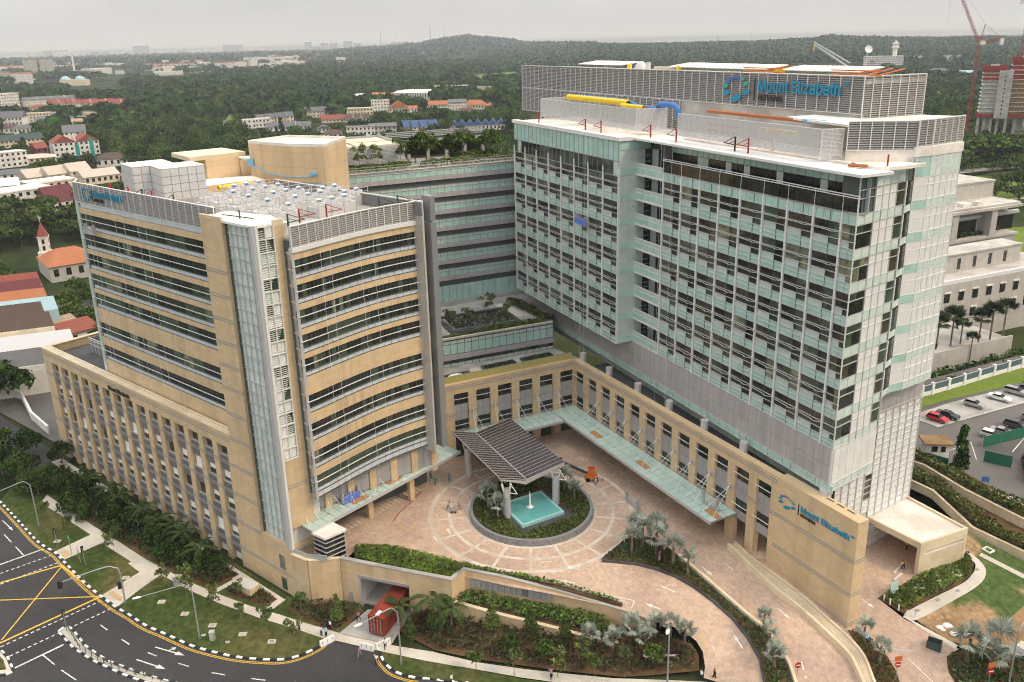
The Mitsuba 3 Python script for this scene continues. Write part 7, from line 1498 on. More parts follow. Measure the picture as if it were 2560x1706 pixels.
put('annex', prism([(-52.4,164.4),(-47.4,166.2),(-50.5,172),(-56,170)], 45, 53.8), 'yellow_plaster', yl); put('annex_roof', prism([(-52.2,164.8),(-47.8,166.3),(-50.6,171.6),(-55.6,169.8)], 53.8, 53.9), 'roof_white', yl)
put('deck', prism([(-57,151),(-46.2,158.6),(-50,164),(-60,160)], 47, 50.9), 'yellow_plaster', yl); put('deck_top', prism([(-56.6,151.4),(-46.6,158.6),(-50,163.6),(-59.6,159.8)], 50.9, 50.95), 'roof_white', yl)
# red and green davit arms along the roof edges
def davit(p, d, label, mat='red_steel'):
    t = thing('davit_arm', label, 'davit arm'); p = np.array(p, float); d = np.array([*d, 0.]) / np.hypot(*d)
    put('mast', trimesh.creation.cylinder(.13, segment=[p, p + [0, 0, 2.1]], sections=8), mat, t); put('boom', cat([trimesh.creation.cylinder(.07, segment=[p + [0, 0, .9], p + [0, 0, 1.0] + d * 2.6], sections=6), trimesh.creation.cylinder(.05, segment=[p + [0, 0, 2.1], p + [0, 0, 1.0] + d * 2.6], sections=6), trimesh.creation.cylinder(.04, segment=[p + [0, 0, 1.5], p + [0, 0, .95] + d * 1.4], sections=6)]), mat, t)
for i, (F, s, o, z, m) in enumerate([(A_, 81, -1.2, 58.9, 'red_steel'), (A_, 62.2, -1.2, 58.9, 'red_steel'), (A_, 57.0, -1.4, 58.9, 'red_steel'), (B, 45.5, -.6, 58.9, 'red_steel'), (B, 38.6, -.8, 58.8, 'red_steel'), (B, 24.5, -1.0, 58.8, 'sign_maroon'), (B, 21.6, -1.0, 58.8, 'red_steel')]):
    davit(F.pt(s, z, o), F.d, f'{DT[i]} red davit arm from the left along the glass tower roof edge', m)
for i, (s, o) in enumerate([(8.6, -3.5), (13.0, -3.6), (5.6, -1.0), (21.4, -2.6), (24.4, -2.0)]): davit(Ec.pt(s, 50.6, o), Ec.d, f'{DT[i]} davit arm from the left behind the curved louvres', 'red_steel' if i < 2 else 'roof_green')
for i, s in enumerate((24, 30.5, 33.5, 38, 41.5, 44)): davit(U.pt(s, 51.4, -1.2), U.d, f'{DT[i]} davit arm from the stair along the street louvres', 'red_paint' if i % 2 else 'roof_green')
t = thing('stair_hatch', 'dark pipe frame lying on the white stair tower roof', 'frame'); MB().path([W.pt(8.5, 52.3, -1.6), W.pt(5.8, 52.3, -2.0), W.pt(2.2, 52.3, -2.4)], .09).bar(W.pt(5, 52, -2.1), W.pt(5, 53.3, -2.1), .12).put('pipes', 'mull_dark', t)
t = thing('roof_pipes', 'orange red pipe sections on the white roof at the tower corner', 'pipes'); MB().path([B.pt(4.6, 59.0, -2.6), B.pt(2.4, 59.1, -3.4)], .2).path([B.pt(4.6, 59.2, -3.2), B.pt(2.6, 59.0, -2.8)], .15).put('pipe', 'roof_orange', t); MB().bar(B.pt(1.6, 58.8, -6), B.pt(1.6, 60.4, -6), .12).put('post', 'red_steel', t)
# pipes and panels above the crown
t = thing('roof_duct', 'long bright yellow wrapped pipe on top of the left plant screen', 'pipe'); P_ = np.array([B.pt(s, 63.7, -4.2) for s in np.linspace(80.5, 58, 60)]); put('pipe', lofted(P_, .55 + .07 * np.sin(np.arange(60) * 2.2), 10), 'pipe_yellow', t, smooth=True); P_ = np.array([B.pt(s, 63.3 - .0 * s, -3.2) for s in np.linspace(58.6, 51.5, 24)]); put('pipe', lofted(P_, .42, 10), 'pipe_yellow', t, smooth=True)
t = thing('roof_duct', 'blue pipe behind the yellow pipe on the plant screen', 'pipe'); put('pipe', lofted(smooth_pts([B.pt(79, 63.9, -5.6), B.pt(62, 63.8, -5.4), B.pt(59, 63.7, -5), B.pt(56, 63.2, -5), B.pt(50, 63.1, -5)], 5), .4, 10), 'pipe_blue', t, smooth=True); put('pipe', lofted(smooth_pts([B.pt(50.5, 62.4, -5.6), B.pt(50.2, 63.6, -5.4), B.pt(48.8, 63.9, -5.4), B.pt(46, 63.9, -5.4), B.pt(44.8, 63.3, -5.4), B.pt(44.7, 62, -5.5)], 4), .5, 10), 'pipe_blue', t, smooth=True)
t = thing('roof_duct', 'orange red and yellow pipes seen behind the right plant screen', 'pipes'); MB().path([B.pt(36, 61.6, -5), B.pt(29, 61.6, -5)], .25).path([B.pt(36, 60.6, -5), B.pt(29, 60.6, -5)], .25).path([B.pt(40, 63.2, -8), B.pt(17, 63.2, -8)], .3).put('pipe', 'roof_orange', t); MB().path([B.pt(23, 61.8, -4.5), B.pt(16, 61.8, -4.5)], .4).path([B.pt(20.5, 61, -4.5), B.pt(20.5, 59, -4.5)], .3).put('pipe', 'pipe_yellow', t); MB().path([B.pt(18, 63.3, -7.5), B.pt(13.5, 63.3, -7.5)], .3).put('pipe', 'light_blue', t)
for i, (s0, s1) in enumerate([(104 - 9, 104 - 27), (61, 34.5), (31.5, 15.5)]):
    t = thing('solar_panels', ['left row of white sloping panels on the crown roof', 'middle row of white sloping panels on the crown roof', 'right row of white sloping panels on the crown roof'][i], 'panels'); n = 3 + (i == 1)
    for j in range(n):
        a, b = s0 + (s1 - s0) * j / n, s0 + (s1 - s0) * (j + .97) / n
        put('panel', trimesh.convex.convex_hull(np.array([B.pt(s, z_ + dz_, -o_) for s in (a, b) for z_, o_ in ((MT + .45, 14.6), (MT + 1.0, 19.5)) for dz_ in (0, .12)])), 'roof_white', t)
    if i: put('frame', cat([trimesh.creation.cylinder(.09, segment=[B.pt(s1 + k_, MT + .2, -14.6), B.pt(s1 + k_, MT + .9, -19.4)], sections=6) for k_ in (.6, -1.4, -3.4)] + [trimesh.creation.cylinder(.09, segment=[B.pt(s1 + 5, MT + q, -14.4), B.pt(s1 - 4, MT + q, -14.4)], sections=6) for q in (.2, .75)]), 'orange_paint', t)
t = thing('exhaust_dome', 'silver dome and flue on the crown roof', 'vent'); c = B.pt(70.5, MT - .6, -15); put('dome', lathe([(0, 2.0), (.5, 1.9), (1.1, 1.3), (1.3, .6), (1.3, 0)], 16, c), 'galv', t, smooth=40); put('flue', trimesh.creation.cylinder(.5, segment=[B.pt(68, MT - .6, -15), B.pt(68, MT + 1.2, -15)], sections=12), 'galv', t); put('duct', trimesh.creation.cylinder(.45, segment=[B.pt(67, MT, -16), B.pt(59.5, MT, -16)], sections=10), 'roof_beige', t)
for i, s in enumerate((74.6, 58, 32.2)): t = thing('yellow_tank', ['small yellow drum left of the silver dome', 'small yellow drum at the middle panels', 'pair of yellow drums beside the right panels'][i], 'drum'); put('drum', trimesh.creation.cylinder(.5, segment=[B.pt(s, MT - .4, -15), B.pt(s, MT + .75, -15)], sections=12), 'pipe_yellow', t); (put('drum', trimesh.creation.cylinder(.5, segment=[B.pt(s - 1.1, MT - .4, -15), B.pt(s - 1.1, MT + .75, -15)], sections=12), 'pipe_yellow', t) if i == 2 else None)
t = thing('roof_crane', 'grey lattice crane arm lying on the crown roof', 'crane'); P0, P1 = B.pt(22.5, MT + .8, -20), B.pt(30, MT + 4.2, -20)
MB().bar(P0, P1, .14).bar(P0 + [0, 0, .7], P1 + [0, 0, .3], .10).put('boom', 'steel', t); MB().bar(P1, P1 - [0, 0, 1.0], .06).put('hook', 'pipe_yellow', t)
# boom lift
t = thing('boom_lift', 'orange boom lift with long dark arm behind the porte-cochere', 'lift'); bx = np.array([13.4,132.4,0])
put('chassis', trimesh.creation.box((2.0,1.4,.7)).apply_translation(bx + [0,0,.7]), 'orange_paint', t); put('basket', cat([trimesh.creation.box((1.3,.08,1.1)).apply_translation(bx + [0,d,1.9]) for d in (-.5,.5)] + [trimesh.creation.box((.08,1,1.1)).apply_translation(bx + [d,0,1.9]) for d in (-.6,.6)]), 'orange_paint', t)
MB().bar(bx + [0,0,1.0], (7.6,138.0,1.2), .28).bar((7.6,138.0,1.2), (8.4,137.2,1.9), .2).put('boom', 'black_paint', t)
for dx in (-.7,.7):
    for dy in (-.7,.7): put('wheel', trimesh.creation.cylinder(.4, segment=[bx + [dx,dy-.12,.4], bx + [dx,dy+.12,.4]], sections=14), 'rubber', t)
t = thing('traffic_cone', 'orange and white traffic cone beside the boom lift', 'cone'); put('cone', lathe([(.2,0),(.05,.75),(0,.76)], 14, (15.4,132.2,.04)), 'orange_paint', t); put('base', trimesh.creation.box((.45,.45,.05)).apply_translation((15.4,132.2,.03)), 'orange_paint', t); put('collar', lathe([(.15,.3),(.105,.5)], 14, (15.4,132.2,.04)), 'white_paint', t)
t = thing('water_hose', 'red hose lying across the drive near the zebra crossing', 'hose'); put('hose', lofted(smooth_pts([(-20.4,120.4,.05),(-19.6,123.2,.05),(-18.0,126.4,.05),(-16.6,129.8,.05)], 4), .06, 6), 'red_steel', t)
# car park furniture
t = thing('boundary_fence', 'white posts and dark blue panels fencing the grass bank', 'fence'); pts = [(82.6,162.6),(87.6,165.0),(90.5,166.3),(95.1,168.5),(99.7,170.8),(104.3,173.2),(109.0,175.6),(113.5,177.7),(117.9,179.9),(122.4,182.0),(127,184.3)]
for i, (a, b) in enumerate(zip(pts[:-1], pts[1:])):
    f = Frame(a, to=b); ubox('plinth', f.M(.3, f.L - .3, -.3, .7, -.15, .15), 'white_paint', t); ubox('panel', f.M(.35, f.L - .35, .72, 2.1, -.05, .05), 'fence_blue', t); ubox('post', f.M(-.33, .33, -.3, 2.5, -.33, .33), 'white_paint', t); ubox('top_rail', f.M(.3, f.L - .3, 2.1, 2.2, -.08, .08), 'alu', t)
t = thing('guard_booth', 'small white guard booth with flat mossy roof in the car park', 'booth'); f = Frame((75.6,138.2), to=(79.6,137.6)); 
if f.n @ np.array([0, -1]) < 0: f.n = -f.n
put('wall', f.box(0, f.L, -.3, 2.6, -2.6, 0), 'wall_white', t); put('roof', f.box(-.6, f.L + .5, 2.6, 2.9, -3.1, .7), 'soil_light', t); put('window', f.box(1.0, 2.0, 1.0, 2.1, -.05, .05), 'glass_black', t); put('window', f.box(2.6, 3.4, 1.0, 2.1, -.05, .05), 'glass_black', t)
t = thing('site_hoarding', 'dark green hoarding sheets beside the guard booth', 'hoarding')
for i, (a, b) in enumerate([((70.5,139),(73.2,137.2)), ((73.2,137.2),(75.4,135.4)), ((75.4,135.4),(77.4,133.6)), ((88,141.6),(98.3,145.4)), ((98.3,145.4),(110,149.8)), ((85.4,136.4),(89,133.8))]): f = Frame(a, to=b); put('sheet', f.box(0, f.L, -.3, 1.9, -.05, .05), 'green_sheet', t); put('post', f.box(-.05, .05, -.3, 2.1, -.06, .06), 'steel', t)
t = thing('information_sign', 'small blue sign on a post beside the terraced hedge', 'sign'); put('post', trimesh.creation.cylinder(.06, segment=[[79.8,126.2,0],[79.8,126.2,2.2]], sections=6), 'steel', t); f = Frame((79.4,126.4), to=(80.4,125.9)); put('board', f.box(0, f.L, 1.4, 2.4, -.04, .04), 'pipe_blue', t)
# ------------------------------------------------------------------ houses beyond the site
HB = []
def house(label, cx, cy, w, h, roof='gable', rm='roof_red', wm='wall_white', d=None, az=None, cat_='house', z0=-7.2, group=None, storeys=None, ridge=1, name='house', win='glass_dark', rh=None, split=1, chim=False):
    t = thing(name, label, cat_, group); d = d or max(8, w * .6)
    a = (math.degrees(math.atan2(cy, cx)) - 90 + (az or 0)); f = Frame((cx, cy), a); f.n = np.array([f.d[1], -f.d[0]])       # d runs right, n faces the camera
    f = Frame(f.xy(-w / 2, -d / 2 + d / 2), a); f.n = np.array([f.d[1], -f.d[0]])
    HB.append((cx, cy, w * .62 + 5, d))
    rh = rh if rh is not None else (0 if roof == 'flat' else min(h * .42, d * .36)); wh = h - rh
    put('wall', f.box(0, w, z0 - 1, z0 + wh, -d, 0), wm, t)
    if roof == 'flat': put('roof', f.box(-.4, w + .4, z0 + wh, z0 + wh + .35, -d - .4, .4), rm, t); put('parapet', f.box(0, w, z0 + wh + .35, z0 + wh + .8, -.25, 0), wm, t)
    else:
        for q in range(split):
            s0, s1 = w * q / split - (.6 if q == 0 else 0), w * (q + 1) / split + (.6 if q == split - 1 else 0); e = .7
            if roof == 'gable':  P = [(s0, -d - e, 0), (s1, -d - e, 0), (s1, e, 0), (s0, e, 0), (s0, -d / 2, rh), (s1, -d / 2, rh)]
            elif roof == 'front': P = [(s0, -d - e, 0), (s1, -d - e, 0), (s1, e, 0), (s0, e, 0), ((s0 + s1) / 2, -d - e, rh), ((s0 + s1) / 2, e, rh)]
            elif roof == 'hip': i_ = min((s1 - s0) * .32, d * .5); P = [(s0, -d - e, 0), (s1, -d - e, 0), (s1, e, 0), (s0, e, 0), (s0 + i_, -d / 2, rh), (s1 - i_, -d / 2, rh)]
            else: P = [(s0, -d - e, rh), (s1, -d - e, rh), (s1, e, 0), (s0, e, 0), (s0, -d - e, rh - .3), (s1, -d - e, rh - .3), (s0, e, -.3), (s1, e, -.3)]
            put('roof', trimesh.convex.convex_hull(np.array([f.pt(s, z0 + wh + z_, o) for s, o, z_ in P])), rm, t)
            if split > 1 and q: put('party_wall', trimesh.convex.convex_hull(np.array([f.pt(s, z0 + wh + z_, o) for s in (s0 - .2, s0 + .2) for o, z_ in ((-d - e, .1), (-d / 2, rh + .7), (e, .5), (e, -.2), (-d - e, -.2))])), wm, t)
    ns = storeys or max(1, int(wh / 3.1)); nw = max(2, int(w / 3.6)); sh = wh / ns
    for i in range(ns):
        for j in range(nw):
            s = w * (j + .5) / nw; ubox('window', f.M(s - .85, s + .85, z0 + sh * i + sh * .35, z0 + sh * i + sh * .82, -.1, .07), win, t)
    if chim: put('chimney', f.box(w * .3, w * .3 + .8, z0 + wh, z0 + h + .9, -d * .4, -d * .4 + .8), wm, t)
    return t, f
H = house
H('tall slab apartment block with long balconies at the far left edge', -1300, 2215, 62, 34, 'flat', 'roof_white', 'wall_stone', 16, cat_='apartment block', storeys=9)
H('stepped cream apartment block right of the tall slab block', -1258, 2240, 66, 27, 'flat', 'roof_white', 'wall_white', 18, cat_='apartment block', storeys=7)
H('left one of two beige twin towers on the plain', -1790, 3282, 46, 52, 'flat', 'roof_grey', 'wall_stone', 36, cat_='tower block', storeys=14); H('right one of two beige twin towers on the plain', -1697, 3224, 46, 52, 'flat', 'roof_grey', 'wall_stone', 36, cat_='tower block', storeys=14)
H('white apartment building with stepped facade at the left edge among trees', -722, 1244, 36, 25, 'flat', 'roof_white', 'wall_white', 20, az=25, cat_='apartment block', storeys=6)
H('long white terrace with grey roof behind the red roofed row', -724, 1372, 80, 14, 'gable', 'roof_slate', 'wall_white', 20, az=12, cat_='terrace', split=4, rh=4)
for i, (x, y, w, h) in enumerate([(-654,1259,27,15),(-637,1268,20,14),(-618,1280,22,13),(-602,1296,22,12),(-585,1306,20,11)]):
    H(f'{DT[i]} house from the left in the row of steep red roofs', x, y, w, h, 'gable', 'roof_red', 'wall_white', 16, az=14, split=2, rh=6)
H('small red roofed house right of the steep red row', -562, 1243, 20, 7, 'hip', 'roof_orange', 'wall_white', 14, rh=3.4); H('small gabled red roofed house at the end of the red row', -541, 1246, 16, 8, 'front', 'roof_orange', 'wall_white', 14, rh=4)
H('low white house with red roof below the long white terrace', -666, 1221, 22, 10, 'hip', 'roof_red', 'wall_white', 14)
H('large slate roofed house with blue gable at the left edge', -582, 1000, 28, 16, 'gable', 'roof_slate', 'wall_white', 20, az=-20); H('cream arcaded row half hidden by palms', -570, 1044, 37, 10.5, 'flat', 'cream', 'wall_cream', 14, cat_='terrace')
H('long white house with wide grey hipped roof', -538, 1017, 41, 9, 'hip', 'roof_slate', 'wall_white', 17, rh=3.2); H('house with tan hipped roof right of the wide grey roof', -498, 988, 23, 7, 'hip', 'roof_tan', 'wall_cream', 16)
H('small dark slate roofed house deep among the trees', -551, 1114, 16, 7, 'gable', 'roof_slate', 'wall_cream', 12); H('tan roofed house behind the dark slate roof', -529, 1097, 21, 7, 'gable', 'roof_tan', 'wall_cream', 13)
H('wide house with dark green roof and cream walls', -440, 770, 36, 11, 'gable', 'roof_green', 'wall_cream', 18, az=14); H('tall white house with red stepped roofs under scaffolding', -352, 692, 34, 17, 'front', 'roof_red', 'wall_white', 18, az=10, split=2, rh=5.5)
H('grey single pitch roof rising above the red stepped house', -364, 716, 17, 22, 'shed', 'roof_slate', 'wall_white', 14, rh=5); H('maroon walled wing at the left of the red stepped house', -372, 676, 9, 13, 'gable', 'roof_red', 'roof_maroon', 12, az=20)
t = thing('green_netting', 'bright green netting on the house under scaffolding', 'netting'); f = Frame((-337, 683), -18); put('sheet', f.box(0, 4, -7, 8, -.1, .1), 'logo_green', t); put('sheet', f.box(-15, -11, -7, 3, -.1, .1), 'logo_green', t)
H('curved white modern house with dark window openings at the left edge', -372, 628, 27, 11, 'flat', 'roof_white', 'wall_white', 14, az=20); H('house with broad low grey roof right of the white modern house', -366, 652, 30, 6, 'hip', 'roof_beige', 'wall_cream', 18, rh=2.4)
H('white house with brown hipped roof near the tanks', -292, 621, 21, 9.5, 'hip', 'roof_brown', 'wall_white', 17); H('long low building with plain grey roof at the left edge', -338, 567, 24, 6, 'gable', 'roof_slate', 'wall_white', 15, rh=2.5)
for i, (x, y, w) in enumerate([(-306, 545, 13), (-294, 549, 13), (-283, 556, 13)]): H(f'{DT[i]} beige gabled house from the left in the stepped row', x, y, w, 9.5 + i, 'gable', 'roof_beige', 'wall_cream', 14, az=24, rh=5)
H('beige roofed house partly behind the louvred roof corner', -262, 540, 22, 9, 'gable', 'roof_beige', 'wall_cream', 15, az=20, rh=4); H('long pale beige roofed terrace behind the water tanks', -226, 548, 44, 8, 'gable', 'roof_beige', 'wall_cream', 15, az=16, rh=4)
H('low shed under a bright blue sheet at the left edge', -455, 769, 17, 5.5, 'gable', 'tarp_blue', 'wall_cream', 9, cat_='shed'); H('small grey house below the slate roofed house', -510, 899, 19, 9, 'hip', 'roof_slate', 'wall_white', 13); H('brown roofed house at the left edge below the slate house', -528, 903, 16, 9, 'gable', 'roof_brown', 'wall_white', 13)
H('white flat building with long dark balconies and a red roof terrace', -257, 442, 31, 12, 'flat', 'roof_white', 'wall_white', 20, az=22); H('cream villa with pale flat roof behind the white flat building', -256, 472, 24, 12, 'flat', 'roof_white', 'wall_cream', 18, az=20)
H('steep maroon roof behind the louvre corner', -241, 449, 16, 13, 'gable', 'roof_maroon', 'wall_white', 12, az=30, rh=8); H('pale metal roofs at the left edge above the rain trees', -305, 505, 16, 9, 'gable', 'alu_light', 'wall_white', 16)
# church tower and hall
t = thing('church_tower', 'slim white bell tower with red pyramid roof and cross', 'tower'); bx_ = np.array([-180.4, 316.8])
def sq(hw, z0, z1): return trimesh.creation.box((2 * hw, 2 * hw, z1 - z0)).apply_transform(trimesh.transformations.rotation_matrix(.35, [0, 0, 1])).apply_translation((*bx_, (z0 + z1) / 2))
put('base', sq(2.3, -8, .6), 'wall_white', t); put('cornice', sq(2.5, .6, 1.0), 'wall_white', t); put('belfry', sq(1.7, 1.0, 6.8), 'wall_white', t); put('cornice', sq(2.0, 6.8, 7.1), 'wall_white', t)
rp = trimesh.creation.cone(2.7, 5.6, sections=4); rp.apply_transform(trimesh.transformations.rotation_matrix(.35 + math.pi / 4, [0, 0, 1])); rp.apply_translation((*bx_, 7.1)); put('roof', rp, 'roof_red', t)
MB().bar((*bx_, 12.5), (*bx_, 15), .09).bar((bx_[0] - .7, bx_[1], 14.2), (bx_[0] + .7, bx_[1], 14.2), .09).put('cross', 'white_paint', t)
for q in (2.0, 4.6):
    for a in (0, 1): u = np.array([math.cos(.35 + a * math.pi / 2), math.sin(.35 + a * math.pi / 2)]) * (-1 if a else 1); put('opening', trimesh.creation.box((.9, .9, 1.7)).apply_transform(trimesh.transformations.rotation_matrix(.35, [0, 0, 1])).apply_translation((*(bx_ + u * 1.35), q + .6)), 'glass_black', t)
H('white church hall with orange tiled hipped roof beside the bell tower', -164, 305, 17, 10.5, 'hip', 'roof_orange', 'wall_stone', 22, az=10, cat_='church hall', rh=4.5); H('small gabled porch between bell tower and church hall', -174, 312, 5, 6, 'front', 'roof_slate', 'wall_white', 8, cat_='porch')
# terraced shophouses at the left edge
def terr(label, P, z0, z1, rm, wm='wall_cream', rh=3.2):
    t = thing('terraced_house', label, 'house'); P = np.array(P, float); m01, m23 = (P[0] + P[3]) / 2, (P[1] + P[2]) / 2
    put('wall', prism(P, -8, z1 - rh), wm, t); put('roof', trimesh.convex.convex_hull(np.array([[*p, z1 - rh - .2] for p in P] + [[*m01, z1], [*m23, z1]])), rm, t)
    e = P[2] - P[1]; f = Frame(P[1], to=P[2]); 
    if f.n @ (P[1] - P[0]) < 0: f.n = -f.n
    for s in np.arange(1.2, f.L - 1, 2.8): ubox('window', f.M(s, s + 1.2, z1 - rh - 2.6, z1 - rh - 1.2, -.1, .06), 'glass_dark', t)
u1 = np.array([.93, .37]); v1 = np.array([-.62, .78])
def quad(c, L, w): c = np.array(c, float); return [c - u1 * L, c, c + v1 * w, c + v1 * w - u1 * L]
for c, L, w, z1, rm, lb, wm in [((-112,196), 46, 9, 4.2, 'roof_slate', 'near dark grey terraced roof beside the yellow podium', 'wall_white'), ((-113.5,205), 44, 10, 5.2, 'alu', 'pale grey metal terraced roof next to the dark one', 'wall_white'), ((-124,215), 34, 9, 7.2, 'roof_brown', 'big dark brown tiled terraced roof', 'wall_cream'), ((-131,224), 30, 9, 7.4, 'roof_brown', 'second dark brown tiled roof behind the first', 'wall_cream'),
        ((-134,236), 30, 8, 5.6, 'roof_aqua', 'pale aqua painted terraced roof', 'roof_aqua'), ((-142,246), 26, 10, 5.2, 'roof_orange', 'faded orange tiled terraced roof at the left edge', 'wall_cream'), ((-150,258), 24, 9, 5.2, 'roof_maroon', 'dark maroon terraced roof behind the orange one', 'wall_cream'), ((-156,268), 20, 10, 4.6, 'roof_red', 'bright red terraced roof at the left edge', 'wall_cream')]:
    terr(lb, quad(c, L, w), -8, z1, rm, wm)
H('white rear extension with red roof beside the dark brown roofs', -124, 228, 9, 7, 'shed', 'roof_red', 'wall_white', 7, az=20, cat_='extension', rh=1.5); H('small extension with faded orange roof left of the white one', -131, 233, 8, 6.5, 'shed', 'roof_tan', 'wall_white', 7, az=20, cat_='extension', rh=1.5)
wall_run('garden_wall', 'white garden wall along the side street below the dark tree', 'wall', [(-134,198),(-121,190),(-112,178),(-104,170)], .35, -4.6, -8, 'wall_white', 'white_paint')
# middle distance
H('white house front with pergola below the green clearing', -270, 893, 14, 9, 'flat', 'roof_white', 'wall_white', 10); H('white house with big dark windows beside the stepped slate row', -259, 902, 15, 9, 'flat', 'roof_white', 'wall_white', 10)
for i in range(4): H(f'{DT[i]} cream house from the left in the row with stepped slate gables', -270 + 9.4 * i, 938 + 4 * i, 9, 10.5 + .5 * i, 'gable', 'roof_slate', 'wall_cream', 13, az=16, rh=4.5)
for i in range(3): H(f'{DT[i]} cream gabled house from the left in the short slate row', -236 + 9.6 * i, 1011 + 3 * i, 9.3, 12, 'front' if i == 0 else 'gable', 'roof_slate', 'wall_cream', 13, az=10, rh=4.5)
H('long terrace with plain grey roof behind the yellow plant block', -222, 863, 44, 8, 'gable', 'roof_slate', 'wall_white', 15, split=3, rh=4); H('long bright red tiled roof right of the cream gables', -191, 942, 28, 8, 'gable', 'roof_red', 'wall_cream', 15, rh=4.5)
H('row of brown roofs with cream party walls', -165, 938, 26, 8.5, 'gable', 'roof_brown', 'wall_cream', 15, split=3, rh=4.5, cat_='terrace'); H('cream flat roofed row with small gable tops', -179, 1031, 34, 8, 'flat', 'cream', 'wall_cream', 14, cat_='terrace')
H('house with brown tiled roof behind the roof plant', -160, 777, 17, 7.5, 'hip', 'roof_brown', 'wall_white', 15); H('small grey gabled house above the brown roof', -180, 832, 11, 7, 'front', 'roof_slate', 'wall_white', 11); H('tiny grey gabled house in the trees left of the clearing', -305, 929, 9, 6, 'gable', 'roof_slate', 'wall_white', 9)
H('white hall with curved grey roof at the left of the school', -222, 1309, 30, 9, 'shed', 'alu_light', 'wall_white', 24, cat_='hall', rh=3); H('school hall with long sloping orange roof', -174, 1266, 47, 12.5, 'shed', 'roof_orange', 'wall_white', 26, cat_='hall', rh=6); H('large plain white hall with pale roof', -140, 1263, 53, 15, 'shed', 'alu_light', 'wall_white', 34, az=-12, cat_='hall', rh=3, storeys=1)
H('white flat roofed house left of the orange gable', -157, 1062, 22, 15, 'flat', 'roof_white', 'wall_white', 12); H('cream house with steep orange roof and gable windows', -134, 1056, 24, 14.5, 'front', 'roof_orange', 'wall_cream', 15, rh=8.5); H('low orange roofed wing right of the cream gable', -117, 1055, 12, 8, 'gable', 'roof_orange', 'wall_white', 12, rh=3.5)
H('long house with orange roof and two small white gables', -88, 1117, 33, 9, 'gable', 'roof_orange', 'wall_white', 15, rh=5); H('tall white modern house among orange roofs', -62, 1070, 22, 13, 'shed', 'roof_slate', 'wall_white', 14, rh=3); H('cream house with orange hipped roof and dormer', -40, 1076, 29, 11.5, 'hip', 'roof_orange', 'wall_cream', 16, rh=5.5); H('small orange hipped roof house at the right of the row', -20, 1070, 13, 8, 'hip', 'roof_orange', 'wall_cream', 12, rh=3.5); H('dark red low roof in front of the orange roofs', -50, 1042, 17, 5, 'hip', 'roof_maroon', 'wall_cream', 12)
for i in range(4): H(f'{DT[i]} blue tiled roof from the left behind the roof garden trees', -97 + 8.5 * i, 832, 8.4, 9.5, 'gable', 'roof_blue', 'wall_cream', 14, az=18, rh=6)
for i in range(7): H(f'{DT[i]} blue gabled terrace roof from the left near the glass tower', -51 + 7.4 * i, 812 + .8 * i, 7.2, 10.5, 'front', 'roof_blue', 'wall_white', 14, rh=5)
H('white modern house with dark flat canopies behind the plant screen', -137, 793, 26, 8.5, 'flat', 'roof_dark', 'wall_white', 13); H('grey concrete modern house with stepped flat roofs', -117, 797, 25, 10, 'shed', 'roof_slate', 'wall_stone', 14, rh=2)
H('long low school building with green edged roof below the sports slope', -95, 1474, 58, 10, 'flat', 'roof_white', 'wall_white', 16, cat_='school building'); H('school building with pale green roof beside the slope', -56, 1683, 54, 8, 'gable', 'roof_aqua', 'wall_white', 20, cat_='school building', rh=2.5); H('cream school block half hidden in trees by the glass tower', -36, 1396, 26, 11, 'flat', 'roof_white', 'wall_cream', 14, cat_='school building')
put('grass_slope', drape([(-139,1722),(-81,1776),(-96,1990),(-140,1840)], hz(-5), 0, 60), 'worn_grass', kind='structure'); put('grass_slope', drape([(-84,1884),(34,1982),(23,2286),(-86,2095)], hz(-4), 0, 60), 'bright_grass', kind='structure'); put('grass_clearing', drape([(-325,985),(-300,990),(-324,1070),(-355,1094)], hz(-6.2), 0, 40), 'bright_grass', kind='structure')
# white hospital far right
H('long white hospital with stepped wings on the far wooded ridge', 916, 2109, 90, 24, 'flat', 'roof_white', 'wall_white', 30, cat_='hospital', storeys=5); H('lower white hospital wing extending to the right', 1074, 2203, 140, 19, 'flat', 'roof_white', 'wall_white', 26, cat_='hospital', storeys=3)
t = thing('control_tower', 'white tower with stacked round decks rising above the far hospital', 'tower'); put('shaft', lathe([(5, -7), (5, 34), (9, 36), (9, 39), (6, 40), (6, 43), (8, 44), (8, 47), (3, 48), (3, 53), (0, 53)], 12, (945, 2115, 0)), 'wall_white', t)
t = thing('satellite_dish', 'large white satellite dish at the left of the far hospital', 'dish'); m = lathe([(0, 0), (5, .8), (9, 2.8), (9.2, 3.2), (5, 1.3), (0, .5)], 20); m.apply_transform(trimesh.transformations.rotation_matrix(1.2, [1, 0, 0])); m.apply_translation((868, 2088, 34)); put('dish', m, 'white_paint', t); put('mast', trimesh.creation.cylinder(1.5, segment=[[868, 2092, -7], [868, 2092, 34]], sections=8), 'wall_white', t)
H('grey roofed house below the far hospital', 852, 1704, 36, 10, 'hip', 'roof_slate', 'wall_white', 20); H('pale blue roofed hall right of the grey house', 860, 1614, 25, 9, 'gable', 'roof_aqua', 'wall_white', 18, cat_='hall')
